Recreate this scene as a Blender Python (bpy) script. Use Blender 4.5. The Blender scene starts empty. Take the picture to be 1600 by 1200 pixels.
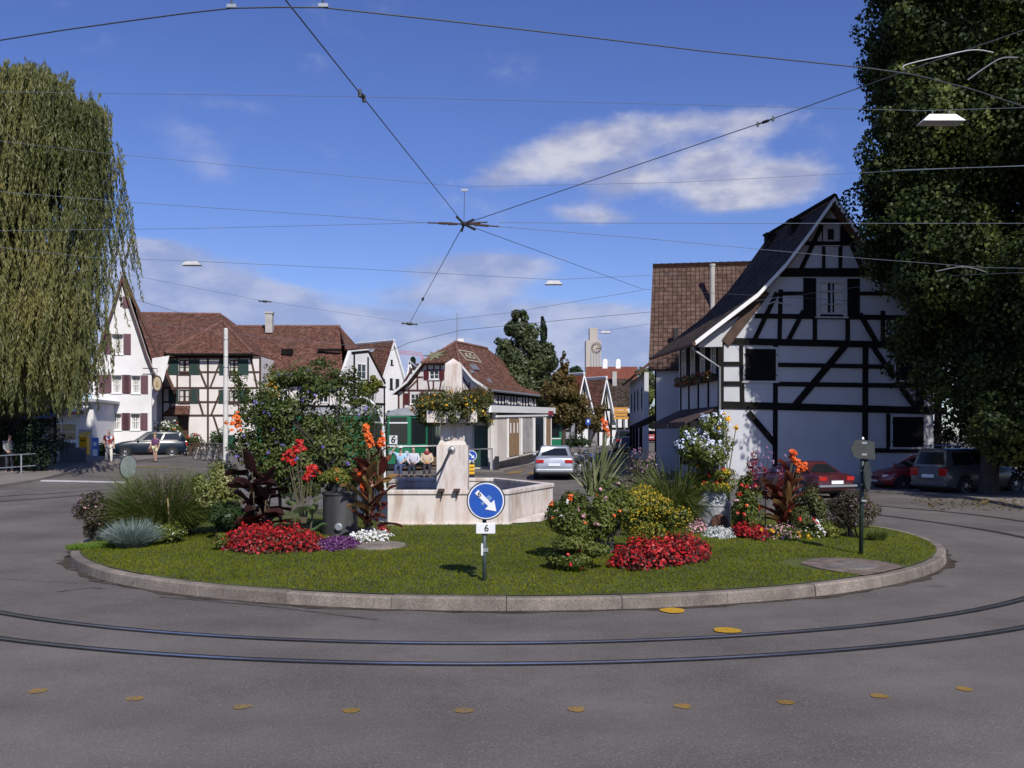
import bpy, bmesh, math, random
import numpy as np
from mathutils import Vector as V, Matrix
random.seed(7); rng = np.random.default_rng(7)
SC = bpy.context.scene; COL = SC.collection
F = 1557.; HZ = 680.; CH = 2.25          # focal length in photo pixels, horizon row, eye height
R = math.radians
SUN_AZ = R(22); SUN_EL = R(42)           # sun behind the viewer, a little to the right

def sm(t):
    t = min(1., max(0., t)); return t*t*(3-2*t)
def gz(X, Y):
    """ground height: flat near the roundabout, rising gently up the street"""
    Y = min(Y, 140.); s = sm((X-3)/7.); d = Y-(24+16*s)
    b = (.014+.0025*s)*(d+math.sqrt(d*d+16))/2
    return b + .4*sm((-X-8)/12.)*sm((Y-36)/18.)
IC = V((-.07, 21.3, 0)); IR = 8.58
def isl(X, Y):
    r2 = ((X-IC.x)**2+(Y-IC.y)**2)/(IR*IR)
    return .17+.22*max(0., 1-r2)
def hit(x, y, zf):
    Y = 20.
    for _ in range(60):
        X = (x-800)/F*Y
        Y = .5*Y+.5*min(400., max(2., F*(CH-zf(X, Y))/(y-HZ)))
    X = (x-800)/F*Y
    return V((X, Y, zf(X, Y)))
def G(x, y): return hit(x, y, gz)
def I(x, y): return hit(x, y, isl)
def D(x, y, Y): return V(((x-800)/F*Y, Y, CH+(HZ-y)/F*Y))

BASE = {}
def link(o): COL.objects.link(o); return o
def meta(o, label=None, cat=None, group=None, kind=None):
    if label: o['label'] = label
    if cat: o['category'] = cat
    if group: o['group'] = group
    if kind: o['kind'] = kind
    return o
def thing(name, label, cat, loc=(0, 0, 0), group=None):
    o = link(bpy.data.objects.new(name, None)); o.location = loc; o.empty_display_size = .2
    BASE[o.name] = V(loc); return meta(o, label, cat, group)
def dup(o, parent=None, first=True):
    c = o.copy(); link(c); c.parent = parent
    if o.name in BASE: BASE[c.name] = BASE[o.name]
    for ch in [k for k in o.children]: dup(ch, c, False)
    return c
def place(o, loc, rz=0, sc=1):
    o.location = loc; o.rotation_euler = (0, 0, rz); o.scale = (sc, sc, sc); return o

class MB:
    def __init__(s): s.v = []; s.f = []; s.m = []; s.uv = []
    def add(s, vs, fs, m=0, uv=None):
        n = len(s.v); s.v += [tuple(v) for v in vs]
        for i, f in enumerate(fs):
            s.f.append([n+k for k in f]); s.m.append(m)
            s.uv.append(uv[i] if uv else [(0, 0)]*len(f))
        return s
    def box(s, c, size, rz=0, m=0, M=None):
        sx, sy, sz = [k/2 for k in size]; c = V(c)
        if M is None: M = Matrix.Rotation(rz, 3, 'Z')
        vs = [c+M@V((x*sx, y*sy, z*sz)) for x in (-1, 1) for y in (-1, 1) for z in (-1, 1)]
        return s.add(vs, [(0, 1, 3, 2), (4, 6, 7, 5), (0, 4, 5, 1), (2, 3, 7, 6), (0, 2, 6, 4), (1, 5, 7, 3)], m)
    def prism(s, pts, vec, m=0, me=None, uv=None):
        pts = [V(p) for p in pts]; vec = V(vec); n = len(pts)
        nr = V((0, 0, 0))
        for i in range(n): nr += pts[i].cross(pts[(i+1) % n])
        if nr.dot(vec) < 0: pts = pts[::-1]; uv = uv[::-1] if uv else None
        me = m if me is None else me
        vs = pts+[p+vec for p in pts]
        s.add(vs, [tuple(range(n))[::-1], tuple(range(n, 2*n))], m, [uv[::-1], uv] if uv else None)
        k = len(s.v)-2*n
        for i in range(n):
            j = (i+1) % n; s.f.append([k+i, k+j, k+n+j, k+n+i]); s.m.append(me); s.uv.append([(0, 0)]*4)
        return s
    def tube(s, pts, r, n=6, m=0, cap=True):
        pts = [V(p) for p in pts]; k0 = len(s.v); N = len(pts)
        rs = r if isinstance(r, (list, tuple)) else [r]*N
        t = (pts[1]-pts[0]).normalized(); a = t.orthogonal().normalized()
        for i, p in enumerate(pts):
            t = (pts[min(i+1, N-1)]-pts[max(i-1, 0)])
            t = t.normalized() if t.length > 1e-9 else V((0, 0, 1))
            a = (a-t*a.dot(t)); a = a.normalized() if a.length > 1e-6 else t.orthogonal().normalized()
            b = t.cross(a)
            for j in range(n):
                th = 2*math.pi*j/n; s.v.append(tuple(p+(a*math.cos(th)+b*math.sin(th))*rs[i]))
        fs = []
        for i in range(N-1):
            for j in range(n):
                fs.append([k0+i*n+j, k0+i*n+(j+1) % n, k0+(i+1)*n+(j+1) % n, k0+(i+1)*n+j])
        if cap: fs += [[k0+j for j in range(n)][::-1], [k0+(N-1)*n+j for j in range(n)]]
        s.f += fs; s.m += [m]*len(fs); s.uv += [[(0, 0)]*len(f) for f in fs]
        return s
    def lathe(s, prof, c=(0, 0, 0), n=16, m=0, M=None):
        c = V(c); k0 = len(s.v); N = len(prof)
        for r, z in prof:
            for j in range(n):
                th = 2*math.pi*j/n; q = V((r*math.cos(th), r*math.sin(th), z))
                s.v.append(tuple(c+(M@q if M else q)))
        fs = []
        for i in range(N-1):
            for j in range(n):
                fs.append([k0+i*n+j, k0+i*n+(j+1) % n, k0+(i+1)*n+(j+1) % n, k0+(i+1)*n+j])
        fs += [[k0+j for j in range(n)][::-1], [k0+(N-1)*n+j for j in range(n)]]
        s.f += fs; s.m += [m]*len(fs); s.uv += [[(0, 0)]*len(f) for f in fs]
        return s
    def build(s, name, mats, parent=None, smooth=False, bevel=0):
        me = bpy.data.meshes.new(name)
        B = BASE.get(parent.name, V((0, 0, 0))) if parent else V((0, 0, 0))
        me.from_pydata([(v[0]-B.x, v[1]-B.y, v[2]-B.z) for v in s.v], [], s.f)
        mats = mats if isinstance(mats, (list, tuple)) else [mats]
        for k in mats: me.materials.append(k)
        me.polygons.foreach_set('material_index', s.m)
        if any(u[0] != (0, 0) or u[1] != (0, 0) for u in s.uv):
            l = me.uv_layers.new(name='UVMap')
            l.data.foreach_set('uv', [c for u in s.uv for q in u for c in q])
        me.validate(); me.update()
        if smooth: me.polygons.foreach_set('use_smooth', [True]*len(me.polygons))
        o = link(bpy.data.objects.new(name, me))
        if parent: o.parent = parent; BASE[o.name] = B
        if bevel:
            b = o.modifiers.new('bevel', 'BEVEL'); b.width = bevel; b.segments = 2; b.limit_method = 'ANGLE'; b.angle_limit = R(40)
        if smooth and bevel == 0 and len(me.polygons) > 20:
            try:
                bm = bmesh.new(); bm.from_mesh(me)
                for e in bm.edges:
                    if len(e.link_faces) == 2 and e.calc_face_angle(0) > R(50): e.smooth = False
                bm.to_mesh(me); bm.free()
            except Exception: pass
        return o

def rotM(d, up=V((0, 0, 1))):
    """matrix whose Z column is d"""
    return V(d).to_track_quat('Z', 'Y').to_matrix()
def bar(mb, a, b, w, h, m=0, up=None):
    """rectangular bar from a to b, w wide, h in the 'up' direction"""
    a = V(a); b = V(b); t = (b-a); L = t.length; t.normalize()
    up = V(up) if up else V((0, 0, 1))
    if abs(t.dot(up)) > .999: up = V((0, 1, 0))
    sd = t.cross(up).normalized(); u2 = sd.cross(t)
    M = Matrix((t, sd, u2)).transposed()
    return mb.box((a+b)/2, (L, w, h), M=M, m=m)

# ---------------------------------------------------------------- materials
def newmat(name):
    m = bpy.data.materials.new(name); m.use_nodes = True
    nt = m.node_tree; b = nt.nodes['Principled BSDF']; return m, nt, b
def N(nt, t, **kw):
    n = nt.nodes.new(t)
    for k, v in kw.items():
        if k.startswith('i_'): n.inputs[int(k[2:])].default_value = v
        else: setattr(n, k, v)
    return n
def mixc(nt, fac, a, b, mode='MIX'):
    n = nt.nodes.new('ShaderNodeMix'); n.data_type = 'RGBA'; n.blend_type = mode
    for k, q in ((0, fac), (6, a), (7, b)):
        if hasattr(q, 'is_linked'): nt.links.new(q, n.inputs[k])
        elif k == 0: n.inputs[0].default_value = q
        else: n.inputs[k].default_value = (*q[:3], 1)
    return n.outputs[2]
def ramp(nt, fac, stops):
    n = nt.nodes.new('ShaderNodeValToRGB'); nt.links.new(fac, n.inputs[0]); e = n.color_ramp.elements
    while len(e) < len(stops): e.new(.5)
    for k, (p, c) in zip(e, stops):
        k.position = p; k.color = (c, c, c, 1) if isinstance(c, (int, float)) else (*c, 1)
    return n.outputs[0]
def noise(nt, scale, detail=4, rough=.6, vec=None, sc3=None):
    n = nt.nodes.new('ShaderNodeTexNoise'); n.inputs['Scale'].default_value = scale
    n.inputs['Detail'].default_value = detail; n.inputs['Roughness'].default_value = rough
    if vec is None: vec = nt.nodes.new('ShaderNodeTexCoord').outputs['Object']
    if sc3:
        mp = nt.nodes.new('ShaderNodeMapping'); mp.inputs['Scale'].default_value = sc3
        nt.links.new(vec, mp.inputs['Vector']); vec = mp.outputs[0]
    nt.links.new(vec, n.inputs['Vector']); return n.outputs['Fac']
def bump(nt, b, h, strength=.3, dist=.01):
    n = nt.nodes.new('ShaderNodeBump'); n.inputs['Strength'].default_value = strength; n.inputs['Distance'].default_value = dist
    nt.links.new(h, n.inputs['Height']); nt.links.new(n.outputs[0], b.inputs['Normal'])
def mat(name, c, rough=.7, var=.15, scale=3., fine=40., fvar=.08, bmp=.15, metal=0., spec=.5, coat=0., sc3=None):
    m, nt, b = newmat(name)
    n1 = noise(nt, scale, 5, .6, sc3=sc3); n2 = noise(nt, fine, 3, .6, sc3=sc3)
    c = V(c[:3]); lo = [max(0, k*(1-var*1.6)) for k in c]; hi = [min(1, k*(1+var)) for k in c]
    c1 = mixc(nt, ramp(nt, n1, [(.3, 0.), (.7, 1.)]), lo, hi)
    c2 = mixc(nt, 1., c1, mixc(nt, n2, (1-2*fvar,)*3, (1.0,)*3), 'MULTIPLY')
    nt.links.new(c2, b.inputs['Base Color'])
    b.inputs['Roughness'].default_value = rough; b.inputs['Metallic'].default_value = metal
    b.inputs['Specular IOR Level'].default_value = spec; b.inputs['Coat Weight'].default_value = coat
    if bmp: bump(nt, b, n2, bmp)
    return m
def plain(name, c, rough=.5, metal=0., spec=.5, coat=0.):
    m, nt, b = newmat(name)
    n = noise(nt, 6, 3)
    nt.links.new(mixc(nt, n, [k*.88 for k in c], [min(1, k*1.1) for k in c]), b.inputs['Base Color'])
    b.inputs['Roughness'].default_value = rough; b.inputs['Metallic'].default_value = metal
    b.inputs['Specular IOR Level'].default_value = spec; b.inputs['Coat Weight'].default_value = coat
    return m
def leafmat(name, a, b_, c=None, trans=.3, rough=.5, spec=.35):
    """foliage: each leaf its own tint between a and b_ (attribute rnd)"""
    m, nt, b = newmat(name)
    at = N(nt, 'ShaderNodeAttribute', attribute_name='rnd')
    st = [(0., a), (.6, b_)]+([(1., c)] if c else [(1., b_)])
    col = ramp(nt, at.outputs['Fac'], st)
    nt.links.new(col, b.inputs['Base Color']); b.inputs['Roughness'].default_value = rough
    b.inputs['Specular IOR Level'].default_value = spec
    tr = N(nt, 'ShaderNodeBsdfTranslucent'); nt.links.new(col, tr.inputs['Color'])
    mx = N(nt, 'ShaderNodeMixShader'); mx.inputs[0].default_value = trans
    nt.links.new(b.outputs[0], mx.inputs[1]); nt.links.new(tr.outputs[0], mx.inputs[2])
    nt.links.new(mx.outputs[0], nt.nodes['Material Output'].inputs['Surface'])
    return m
def tilemat(name, a, b_, tw=.22, th=.17, moss=(.1, .09, .05), mossamt=.4, bmp=.6, off=.5):
    """clay roof tiles laid in rows: UV is metric along eave / up the slope"""
    m, nt, b = newmat(name)
    uv = N(nt, 'ShaderNodeTexCoord').outputs['UV']
    br = N(nt, 'ShaderNodeTexBrick', offset=off); nt.links.new(uv, br.inputs['Vector'])
    br.inputs['Color1'].default_value = (0, 0, 0, 1); br.inputs['Color2'].default_value = (1, 1, 1, 1)
    br.inputs['Mortar'].default_value = (.5, .5, .5, 1)
    br.inputs['Scale'].default_value = 1.; br.inputs['Mortar Size'].default_value = .018; br.inputs['Bias'].default_value = 0.
    br.inputs['Brick Width'].default_value = tw; br.inputs['Row Height'].default_value = th
    col = mixc(nt, br.outputs['Color'], a, b_)
    n1 = noise(nt, .9, 6, .7); col = mixc(nt, ramp(nt, n1, [(.42, 0.), (.68, mossamt)]), col, moss)
    n3 = noise(nt, 7, 4, .7); col = mixc(nt, ramp(nt, n3, [(.35, .6), (.6, 0.)]), col, [k*.4 for k in a])
    n5 = noise(nt, 2.2, 5, .75); col = mixc(nt, ramp(nt, n5, [(.48, 0.), (.68, .6)]), col, (b_[0]*1.25, b_[1]*1.4, b_[2]*1.4))
    col = mixc(nt, br.outputs['Fac'], col, [k*.3 for k in a])
    nt.links.new(col, b.inputs['Base Color']); b.inputs['Roughness'].default_value = .9; b.inputs['Specular IOR Level'].default_value = .08
    sx = N(nt, 'ShaderNodeSeparateXYZ'); nt.links.new(uv, sx.inputs[0])
    dv = N(nt, 'ShaderNodeMath', operation='DIVIDE', i_1=th); nt.links.new(sx.outputs[1], dv.inputs[0])
    fr = N(nt, 'ShaderNodeMath', operation='FRACT'); nt.links.new(dv.outputs[0], fr.inputs[0])
    iv = N(nt, 'ShaderNodeMath', operation='SUBTRACT', i_0=1.); nt.links.new(fr.outputs[0], iv.inputs[1])
    bump(nt, b, iv.outputs[0], bmp, .05)
    return m
def glassmat(name, c=(.02, .025, .03), rough=.08):
    m, nt, b = newmat(name); b.inputs['Base Color'].default_value = (*c, 1)
    b.inputs['Roughness'].default_value = rough; b.inputs['Specular IOR Level'].default_value = .7; return m
def carpaint(name, c, metal=.0, coat=.7):
    m, nt, b = newmat(name); b.inputs['Base Color'].default_value = (*c, 1); b.inputs['Metallic'].default_value = metal
    b.inputs['Roughness'].default_value = .35; b.inputs['Coat Weight'].default_value = coat; b.inputs['Coat Roughness'].default_value = .06
    n = noise(nt, 1.5, 3); nt.links.new(ramp(nt, n, [(.3, .28), (.8, .45)]), b.inputs['Roughness']); return m

M = {}
M['plaster'] = mat('white plaster', (.74, .73, .72), .9, .06, .8, 30, .05, .12)
M['plaster_shop'] = mat('cream render', (.62, .58, .53), .9, .08, .8, 25, .06, .12)
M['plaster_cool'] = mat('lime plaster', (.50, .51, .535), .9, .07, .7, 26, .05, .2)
M['plaster_pink'] = mat('pinkish plaster', (.74, .70, .67), .9, .06, .8, 30, .05, .12)
M['timber'] = mat('black timber', (.011, .009, .008), .85, .4, 2, 30, .2, .3, spec=.2)
M['timber_brown'] = mat('brown timber', (.075, .042, .028), .8, .3, 2, 30, .15, .3)
M['timber_red'] = mat('red brown timber', (.10, .035, .028), .8, .25, 2, 30, .15, .3)
M['white_paint'] = mat('white paint', (.78, .78, .77), .5, .05, 4, 40, .04, .05)
M['grey_paint'] = mat('grey paint', (.35, .36, .37), .5, .1, 4, 40, .05, .05)
def stain(key, dark, amt=.35):
    m = M[key]; nt = m.node_tree; b = nt.nodes['Principled BSDF']; src = b.inputs['Base Color'].links[0].from_socket
    n = noise(nt, 1.3, 7, .7, sc3=(1, 1, .28)); n2 = noise(nt, .5, 5, .65); c = mixc(nt, ramp(nt, n, [(.5, 0.), (.75, amt)]), src, dark); c = mixc(nt, ramp(nt, n2, [(.45, 0.), (.8, amt*.6)]), c, dark); nt.links.new(c, b.inputs['Base Color'])
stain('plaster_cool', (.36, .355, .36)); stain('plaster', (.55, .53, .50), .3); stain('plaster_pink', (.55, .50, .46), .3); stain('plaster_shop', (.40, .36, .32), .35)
M['glass'] = glassmat('window glass'); M['cglass'] = glassmat('car glass', (.012, .016, .018), .05)
M['curtain'] = mat('curtain', (.7, .69, .66), .95, .12, 8, 30, .1, .2, sc3=(8, 8, .5))
M['sh_black'] = mat('near black shutter', (.009, .009, .010), .85, .3, 3, 40, .1, .1, sc3=(1, 1, 20), spec=.15)
M['sh_green'] = mat('dark green shutter', (.018, .055, .048), .6, .2, 3, 40, .1, .2, sc3=(1, 1, 14))
M['sh_plum'] = mat('plum shutter', (.13, .055, .07), .6, .15, 3, 40, .1, .2, sc3=(1, 1, 14))
M['sh_red'] = mat('dark red shutter', (.12, .018, .022), .6, .15, 3, 40, .1, .2, sc3=(1, 1, 14))
M['tile_red'] = tilemat('red brown roof tiles', (.085, .036, .028), (.27, .128, .098), mossamt=.6)
M['tile_brown'] = tilemat('brown roof tiles', (.075, .044, .036), (.15, .092, .074), .25, .30, mossamt=.25, bmp=1., off=0.)
M['tile_dark'] = tilemat('dark roof tiles', (.022, .016, .014), (.095, .066, .056), .25, .36, bmp=1.)
M['tile_bright'] = tilemat('bright clay tiles', (.20, .062, .042), (.25, .085, .06), .25, .25, mossamt=.2)
M['roof_wood'] = mat('roof soffit boards', (.10, .045, .028), .8, .25, 2, 30, .1, .3)
M['gutter'] = plain('zinc', (.30, .31, .32), .45, .6)
M['concrete'] = mat('concrete', (.46, .44, .41), .9, .12, 1.2, 30, .12, .25)
M['stone'] = mat('fountain stone', (.70, .645, .60), .8, .1, 1.5, 26, .1, .3)
M['kerb'] = mat('granite kerb', (.38, .33, .285), .9, .22, 3.0, 42, .42, .7, spec=.15)
def _kerb():
    m = M['kerb']; nt = m.node_tree; b = nt.nodes['Principled BSDF']; src = b.inputs['Base Color'].links[0].from_socket
    oi = N(nt, 'ShaderNodeObjectInfo').outputs['Random']; c = mixc(nt, 1., src, mixc(nt, oi, (.78, .77, .76), (1.12, 1.1, 1.06)), 'MULTIPLY')
    n = noise(nt, 1.6, 6, .7); c = mixc(nt, ramp(nt, n, [(.52, 0.), (.72, .5)]), c, (.20, .165, .13)); n2 = noise(nt, 32, 4, .8); c = mixc(nt, ramp(nt, n2, [(.53, 0.), (.66, .75)]), c, (.13, .115, .105)); nt.links.new(c, b.inputs['Base Color'])
_kerb()
M['dark'] = mat('very dark', (.012, .012, .012), .8, .2)
M['rubber'] = mat('tyre rubber', (.016, .016, .017), .85, .2)
M['alloy'] = plain('alloy rim', (.45, .46, .48), .35, .8)
M['steel'] = plain('galvanised steel', (.42, .44, .45), .4, .7)
M['pole_paint'] = mat('pole light paint', (.62, .61, .58), .6, .1, 2, 30, .06, .1)
M['wire'] = plain('copper wire', (.07, .08, .085), .5, .3)
M['wire_light'] = plain('span rope', (.13, .16, .20), .7, .0, .2)
M['frame_grey'] = mat('old white window paint', (.46, .46, .46), .6, .1, 4, 40, .06, .05)
M['post_green'] = mat('dark green post', (.022, .035, .032), .45, .2, 6, 40, .1, .05)
M['sign_blue'] = plain('sign blue', (.012, .075, .36), .4); M['sign_white'] = plain('sign white', (.72, .72, .74), .45)
M['sign_back'] = mat('sign back grey', (.038, .045, .038), .55, .2, 5, 40, .1, .05)
M['sign_yellow'] = plain('signal yellow', (.75, .42, .02), .4); M['sign_orange'] = plain('board orange', (.52, .25, .03), .5)
M['black'] = plain('black paint', (.012, .012, .013), .5); M['red'] = plain('red plastic', (.45, .02, .02), .35)
M['tram_green'] = carpaint('tram green', (.012, .16, .075)); M['tram_roof'] = mat('tram roof grey', (.30, .31, .32), .6, .12)
M['yellow_box'] = plain('post yellow', (.72, .42, .01), .4); M['cloth_dark'] = mat('dark cloth', (.03, .035, .05), .9, .2)
M['skin'] = plain('skin', (.48, .27, .2), .55); M['hair_grey'] = plain('grey hair', (.3, .28, .27), .8); M['hair_dark'] = plain('dark hair', (.03, .02, .016), .7)
M['hair_blond'] = plain('blond hair', (.45, .33, .14), .7); M['hair_brown'] = plain('brown hair', (.08, .05, .03), .7)
M['wood'] = mat('wood', (.22, .12, .06), .75, .2, 3, 30, .12, .2); M['bark'] = mat('bark', (.07, .055, .045), .95, .3, 3, 12, .2, .8)
M['bark_birch'] = mat('pale bark', (.42, .41, .38), .9, .3, 3, 12, .2, .5)
M['soil'] = mat('soil', (.05, .036, .026), .95, .3, 4, 40, .2, .6)
M['plate_white'] = plain('plate white', (.75, .76, .78), .4); M['taillight'] = plain('tail light', (.42, .015, .012), .15, coat=1)
M['headlight'] = plain('head light', (.6, .63, .66), .1, .3, coat=1); M['bumper_grey'] = plain('bumper plastic', (.025, .026, .028), .6)
M['brown_panel'] = mat('ochre wood panel', (.30, .19, .10), .8, .15, 3, 30, .1, .1); M['grey_panel'] = mat('grey panel', (.42, .40, .40), .7, .2, 2, 20, .1, .1)
M['ridge'] = mat('ridge tiles', (.22, .115, .09), .9, .25, 2, 20, .2, .2, spec=.1)
# ---------------------------------------------------------------- camera, sky, sun
cam = bpy.data.cameras.new('camera'); co = link(bpy.data.objects.new('camera', cam)); SC.camera = co
co.location = (0, 0, CH); co.rotation_euler = (R(90), 0, 0)
cam.sensor_width = 36; cam.lens = 36*F/1600; cam.shift_y = (HZ-600)/1600; cam.clip_end = 4000; cam.clip_start = .1
SC.view_settings.view_transform = 'Standard'; SC.view_settings.look = 'None'; SC.view_settings.exposure = 0; SC.view_settings.gamma = 1
sl = bpy.data.lights.new('sun', 'SUN'); so = link(bpy.data.objects.new('sun', sl))
sl.energy = 4.9; sl.angle = R(.53); sl.color = (1, .95, .88)
sd = V((math.sin(SUN_AZ)*math.cos(SUN_EL), -math.cos(SUN_AZ)*math.cos(SUN_EL), math.sin(SUN_EL)))
so.rotation_euler = sd.to_track_quat('Z', 'Y').to_euler(); so.location = (20, -30, 40)

w = bpy.data.worlds.new('World'); SC.world = w; w.use_nodes = True; nt = w.node_tree
bg = nt.nodes['Background']; bg.inputs['Strength'].default_value = .083
sky = N(nt, 'ShaderNodeTexSky', sky_type='NISHITA'); sky.sun_disc = False
sky.sun_elevation = SUN_EL; sky.sun_rotation = math.atan2(sd.x, sd.y)
sky.air_density = 1.0; sky.dust_density = .35; sky.ozone_density = 2.2; sky.altitude = 300
tc = N(nt, 'ShaderNodeTexCoord').outputs['Generated']
nrm = N(nt, 'ShaderNodeVectorMath', operation='NORMALIZE'); nt.links.new(tc, nrm.inputs[0])
sx = N(nt, 'ShaderNodeSeparateXYZ'); nt.links.new(nrm.outputs[0], sx.inputs[0])
def mth(op, a, b=None, c=None, clamp=False):
    n = nt.nodes.new('ShaderNodeMath'); n.operation = op; n.use_clamp = clamp
    for i, q in enumerate((a, b, c)):
        if q is None: continue
        if hasattr(q, 'is_linked'): nt.links.new(q, n.inputs[i])
        else: n.inputs[i].default_value = q
    return n.outputs[0]
az = mth('ARCTAN2', sx.outputs[0], sx.outputs[1]); el = mth('ARCSINE', sx.outputs[2])
def azel(x, y):
    a = math.atan((x-800)/F); return a, math.atan((HZ-y)/F*math.cos(a))
def wnoise(scale, sx_, sy_, detail=7, rough=.6, off=0.):
    cx = N(nt, 'ShaderNodeCombineXYZ'); nt.links.new(mth('MULTIPLY', az, sx_), cx.inputs[0]); nt.links.new(mth('MULTIPLY', el, sy_), cx.inputs[1])
    cx.inputs[2].default_value = off
    n = N(nt, 'ShaderNodeTexNoise'); n.inputs['Scale'].default_value = scale; n.inputs['Detail'].default_value = detail
    n.inputs['Roughness'].default_value = rough; nt.links.new(cx.outputs[0], n.inputs['Vector']); return n.outputs['Fac']
n_big = wnoise(9, 1., 1.7, 8, .58, 3.1); n_fine = wnoise(26, 1., 1.6, 6, .6, 1.7)
n_str = wnoise(7, .8, 3.2, 7, .6, 8.3); n_shade = wnoise(14, 1., 2.2, 5, .55, 5.)
def blob(x, y, rx, ry, amp=1.):
    a, e = azel(x, y)
    dx = mth('DIVIDE', mth('SUBTRACT', az, a), rx/F); dy = mth('DIVIDE', mth('SUBTRACT', el, e), ry/F)
    d = mth('ADD', mth('MULTIPLY', dx, dx), mth('MULTIPLY', dy, dy))
    return mth('MULTIPLY', mth('POWER', 2.718, mth('MULTIPLY', d, -1.)), amp)
def total(bs):
    t = blob(*bs[0])
    for b in bs[1:]: t = mth('ADD', t, blob(*b))
    return mth('MINIMUM', t, 1.25)
cum = total([(890, 225, 75, 40, 1.), (820, 262, 72, 30, .9), (985, 213, 62, 30, .75), (985, 285, 78, 34, .95), (900, 330, 75, 18, .6), (945, 342, 60, 12, .5), (1110, 188, 95, 22, .75), (1185, 203, 60, 24, .7),
             (1140, 288, 105, 34, 1.1), (1228, 282, 55, 30, 1.05), (1110, 245, 65, 24, .8), (1150, 320, 75, 16, .7), (770, 287, 60, 14, .5)])
wisp = total([(322, 245, 60, 30, .62), (350, 165, 70, 16, .4), (690, 220, 60, 14, .36), (300, 205, 50, 14, .35), (330, 270, 30, 20, .3)])
bank = total([(290, 425, 120, 42, 1.05), (225, 390, 50, 24, .8), (385, 462, 110, 22, .85), (300, 490, 200, 34, .9), (725, 430, 110, 30, 1.), (800, 415, 110, 24, .85), (690, 465, 120, 20, .7), (620, 512, 250, 24, .95), (960, 508, 130, 32, 1.), (900, 565, 500, 50, 1.15),
              (450, 545, 330, 55, 1.15), (120, 500, 200, 90, .9), (1500, 520, 300, 80, 1.), (860, 485, 130, 18, .7)])
def dens(mask, nz, lo, hi, k=1., nk=1.5):
    v = mth('ADD', mth('MULTIPLY', mask, k), mth('SUBTRACT', mth('MULTIPLY', nz, nk), nk/2))
    n = N(nt, 'ShaderNodeMapRange', interpolation_type='SMOOTHSTEP'); n.inputs[1].default_value = lo; n.inputs[2].default_value = hi
    nt.links.new(v, n.inputs[0]); return n.outputs[0]
nmix = mth('ADD', mth('MULTIPLY', n_big, .65), mth('MULTIPLY', n_fine, .35))
d1 = dens(cum, nmix, .32, 1.2, 1., 2.4)
d2 = mth('MULTIPLY', dens(wisp, nmix, .12, .95, 1., 2.4), .5)
d3 = mth('MULTIPLY', dens(bank, mth('ADD', mth('MULTIPLY', n_str, .75), mth('MULTIPLY', n_fine, .25)), .42, 1.15, 1., 2.2), .85)
# elsewhere in the sky: scattered cloud
inview = mth('LESS_THAN', sx.outputs[1], .55)
cxyz = N(nt, 'ShaderNodeCombineXYZ'); zz = mth('ADD', mth('MAXIMUM', sx.outputs[2], 0.), .12)
nt.links.new(mth('DIVIDE', sx.outputs[0], zz), cxyz.inputs[0]); nt.links.new(mth('DIVIDE', sx.outputs[1], zz), cxyz.inputs[1])
nz = N(nt, 'ShaderNodeTexNoise'); nz.inputs['Scale'].default_value = 1.1; nz.inputs['Detail'].default_value = 6; nt.links.new(cxyz.outputs[0], nz.inputs['Vector'])
mr = N(nt, 'ShaderNodeMapRange', interpolation_type='SMOOTHSTEP'); mr.inputs[1].default_value = .55; mr.inputs[2].default_value = .75; nt.links.new(nz.outputs['Fac'], mr.inputs[0])
d4 = mth('MULTIPLY', mth('MULTIPLY', mr.outputs[0], inview), .7)
hs = N(nt, 'ShaderNodeHueSaturation'); hs.inputs['Saturation'].default_value = 1.12; hs.inputs['Value'].default_value = 1.; hs.inputs['Hue'].default_value = .515
nt.links.new(sky.outputs[0], hs.inputs['Color'])
skycol = mixc(nt, 1., hs.outputs[0], (.98, 1.07, 1.42), 'MULTIPLY')
lit = (7.6, 7.7, 8.9); sh = (4.1, 4.6, 7.0)
shade = N(nt, 'ShaderNodeMapRange', interpolation_type='SMOOTHSTEP'); shade.inputs[1].default_value = .38; shade.inputs[2].default_value = .66; nt.links.new(n_shade, shade.inputs[0])
ccol = mixc(nt, shade.outputs[0], sh, lit)
bcol = mixc(nt, shade.outputs[0], (3.7, 4.5, 7.4), (6.0, 6.4, 8.6))
c = mixc(nt, mth('MINIMUM', d3, .9), skycol, bcol)
c = mixc(nt, d2, c, (5.6, 6.2, 8.6)); c = mixc(nt, mth('MINIMUM', d1, .95), c, ccol); c = mixc(nt, d4, c, ccol)
nt.links.new(c, bg.inputs['Color'])

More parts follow.
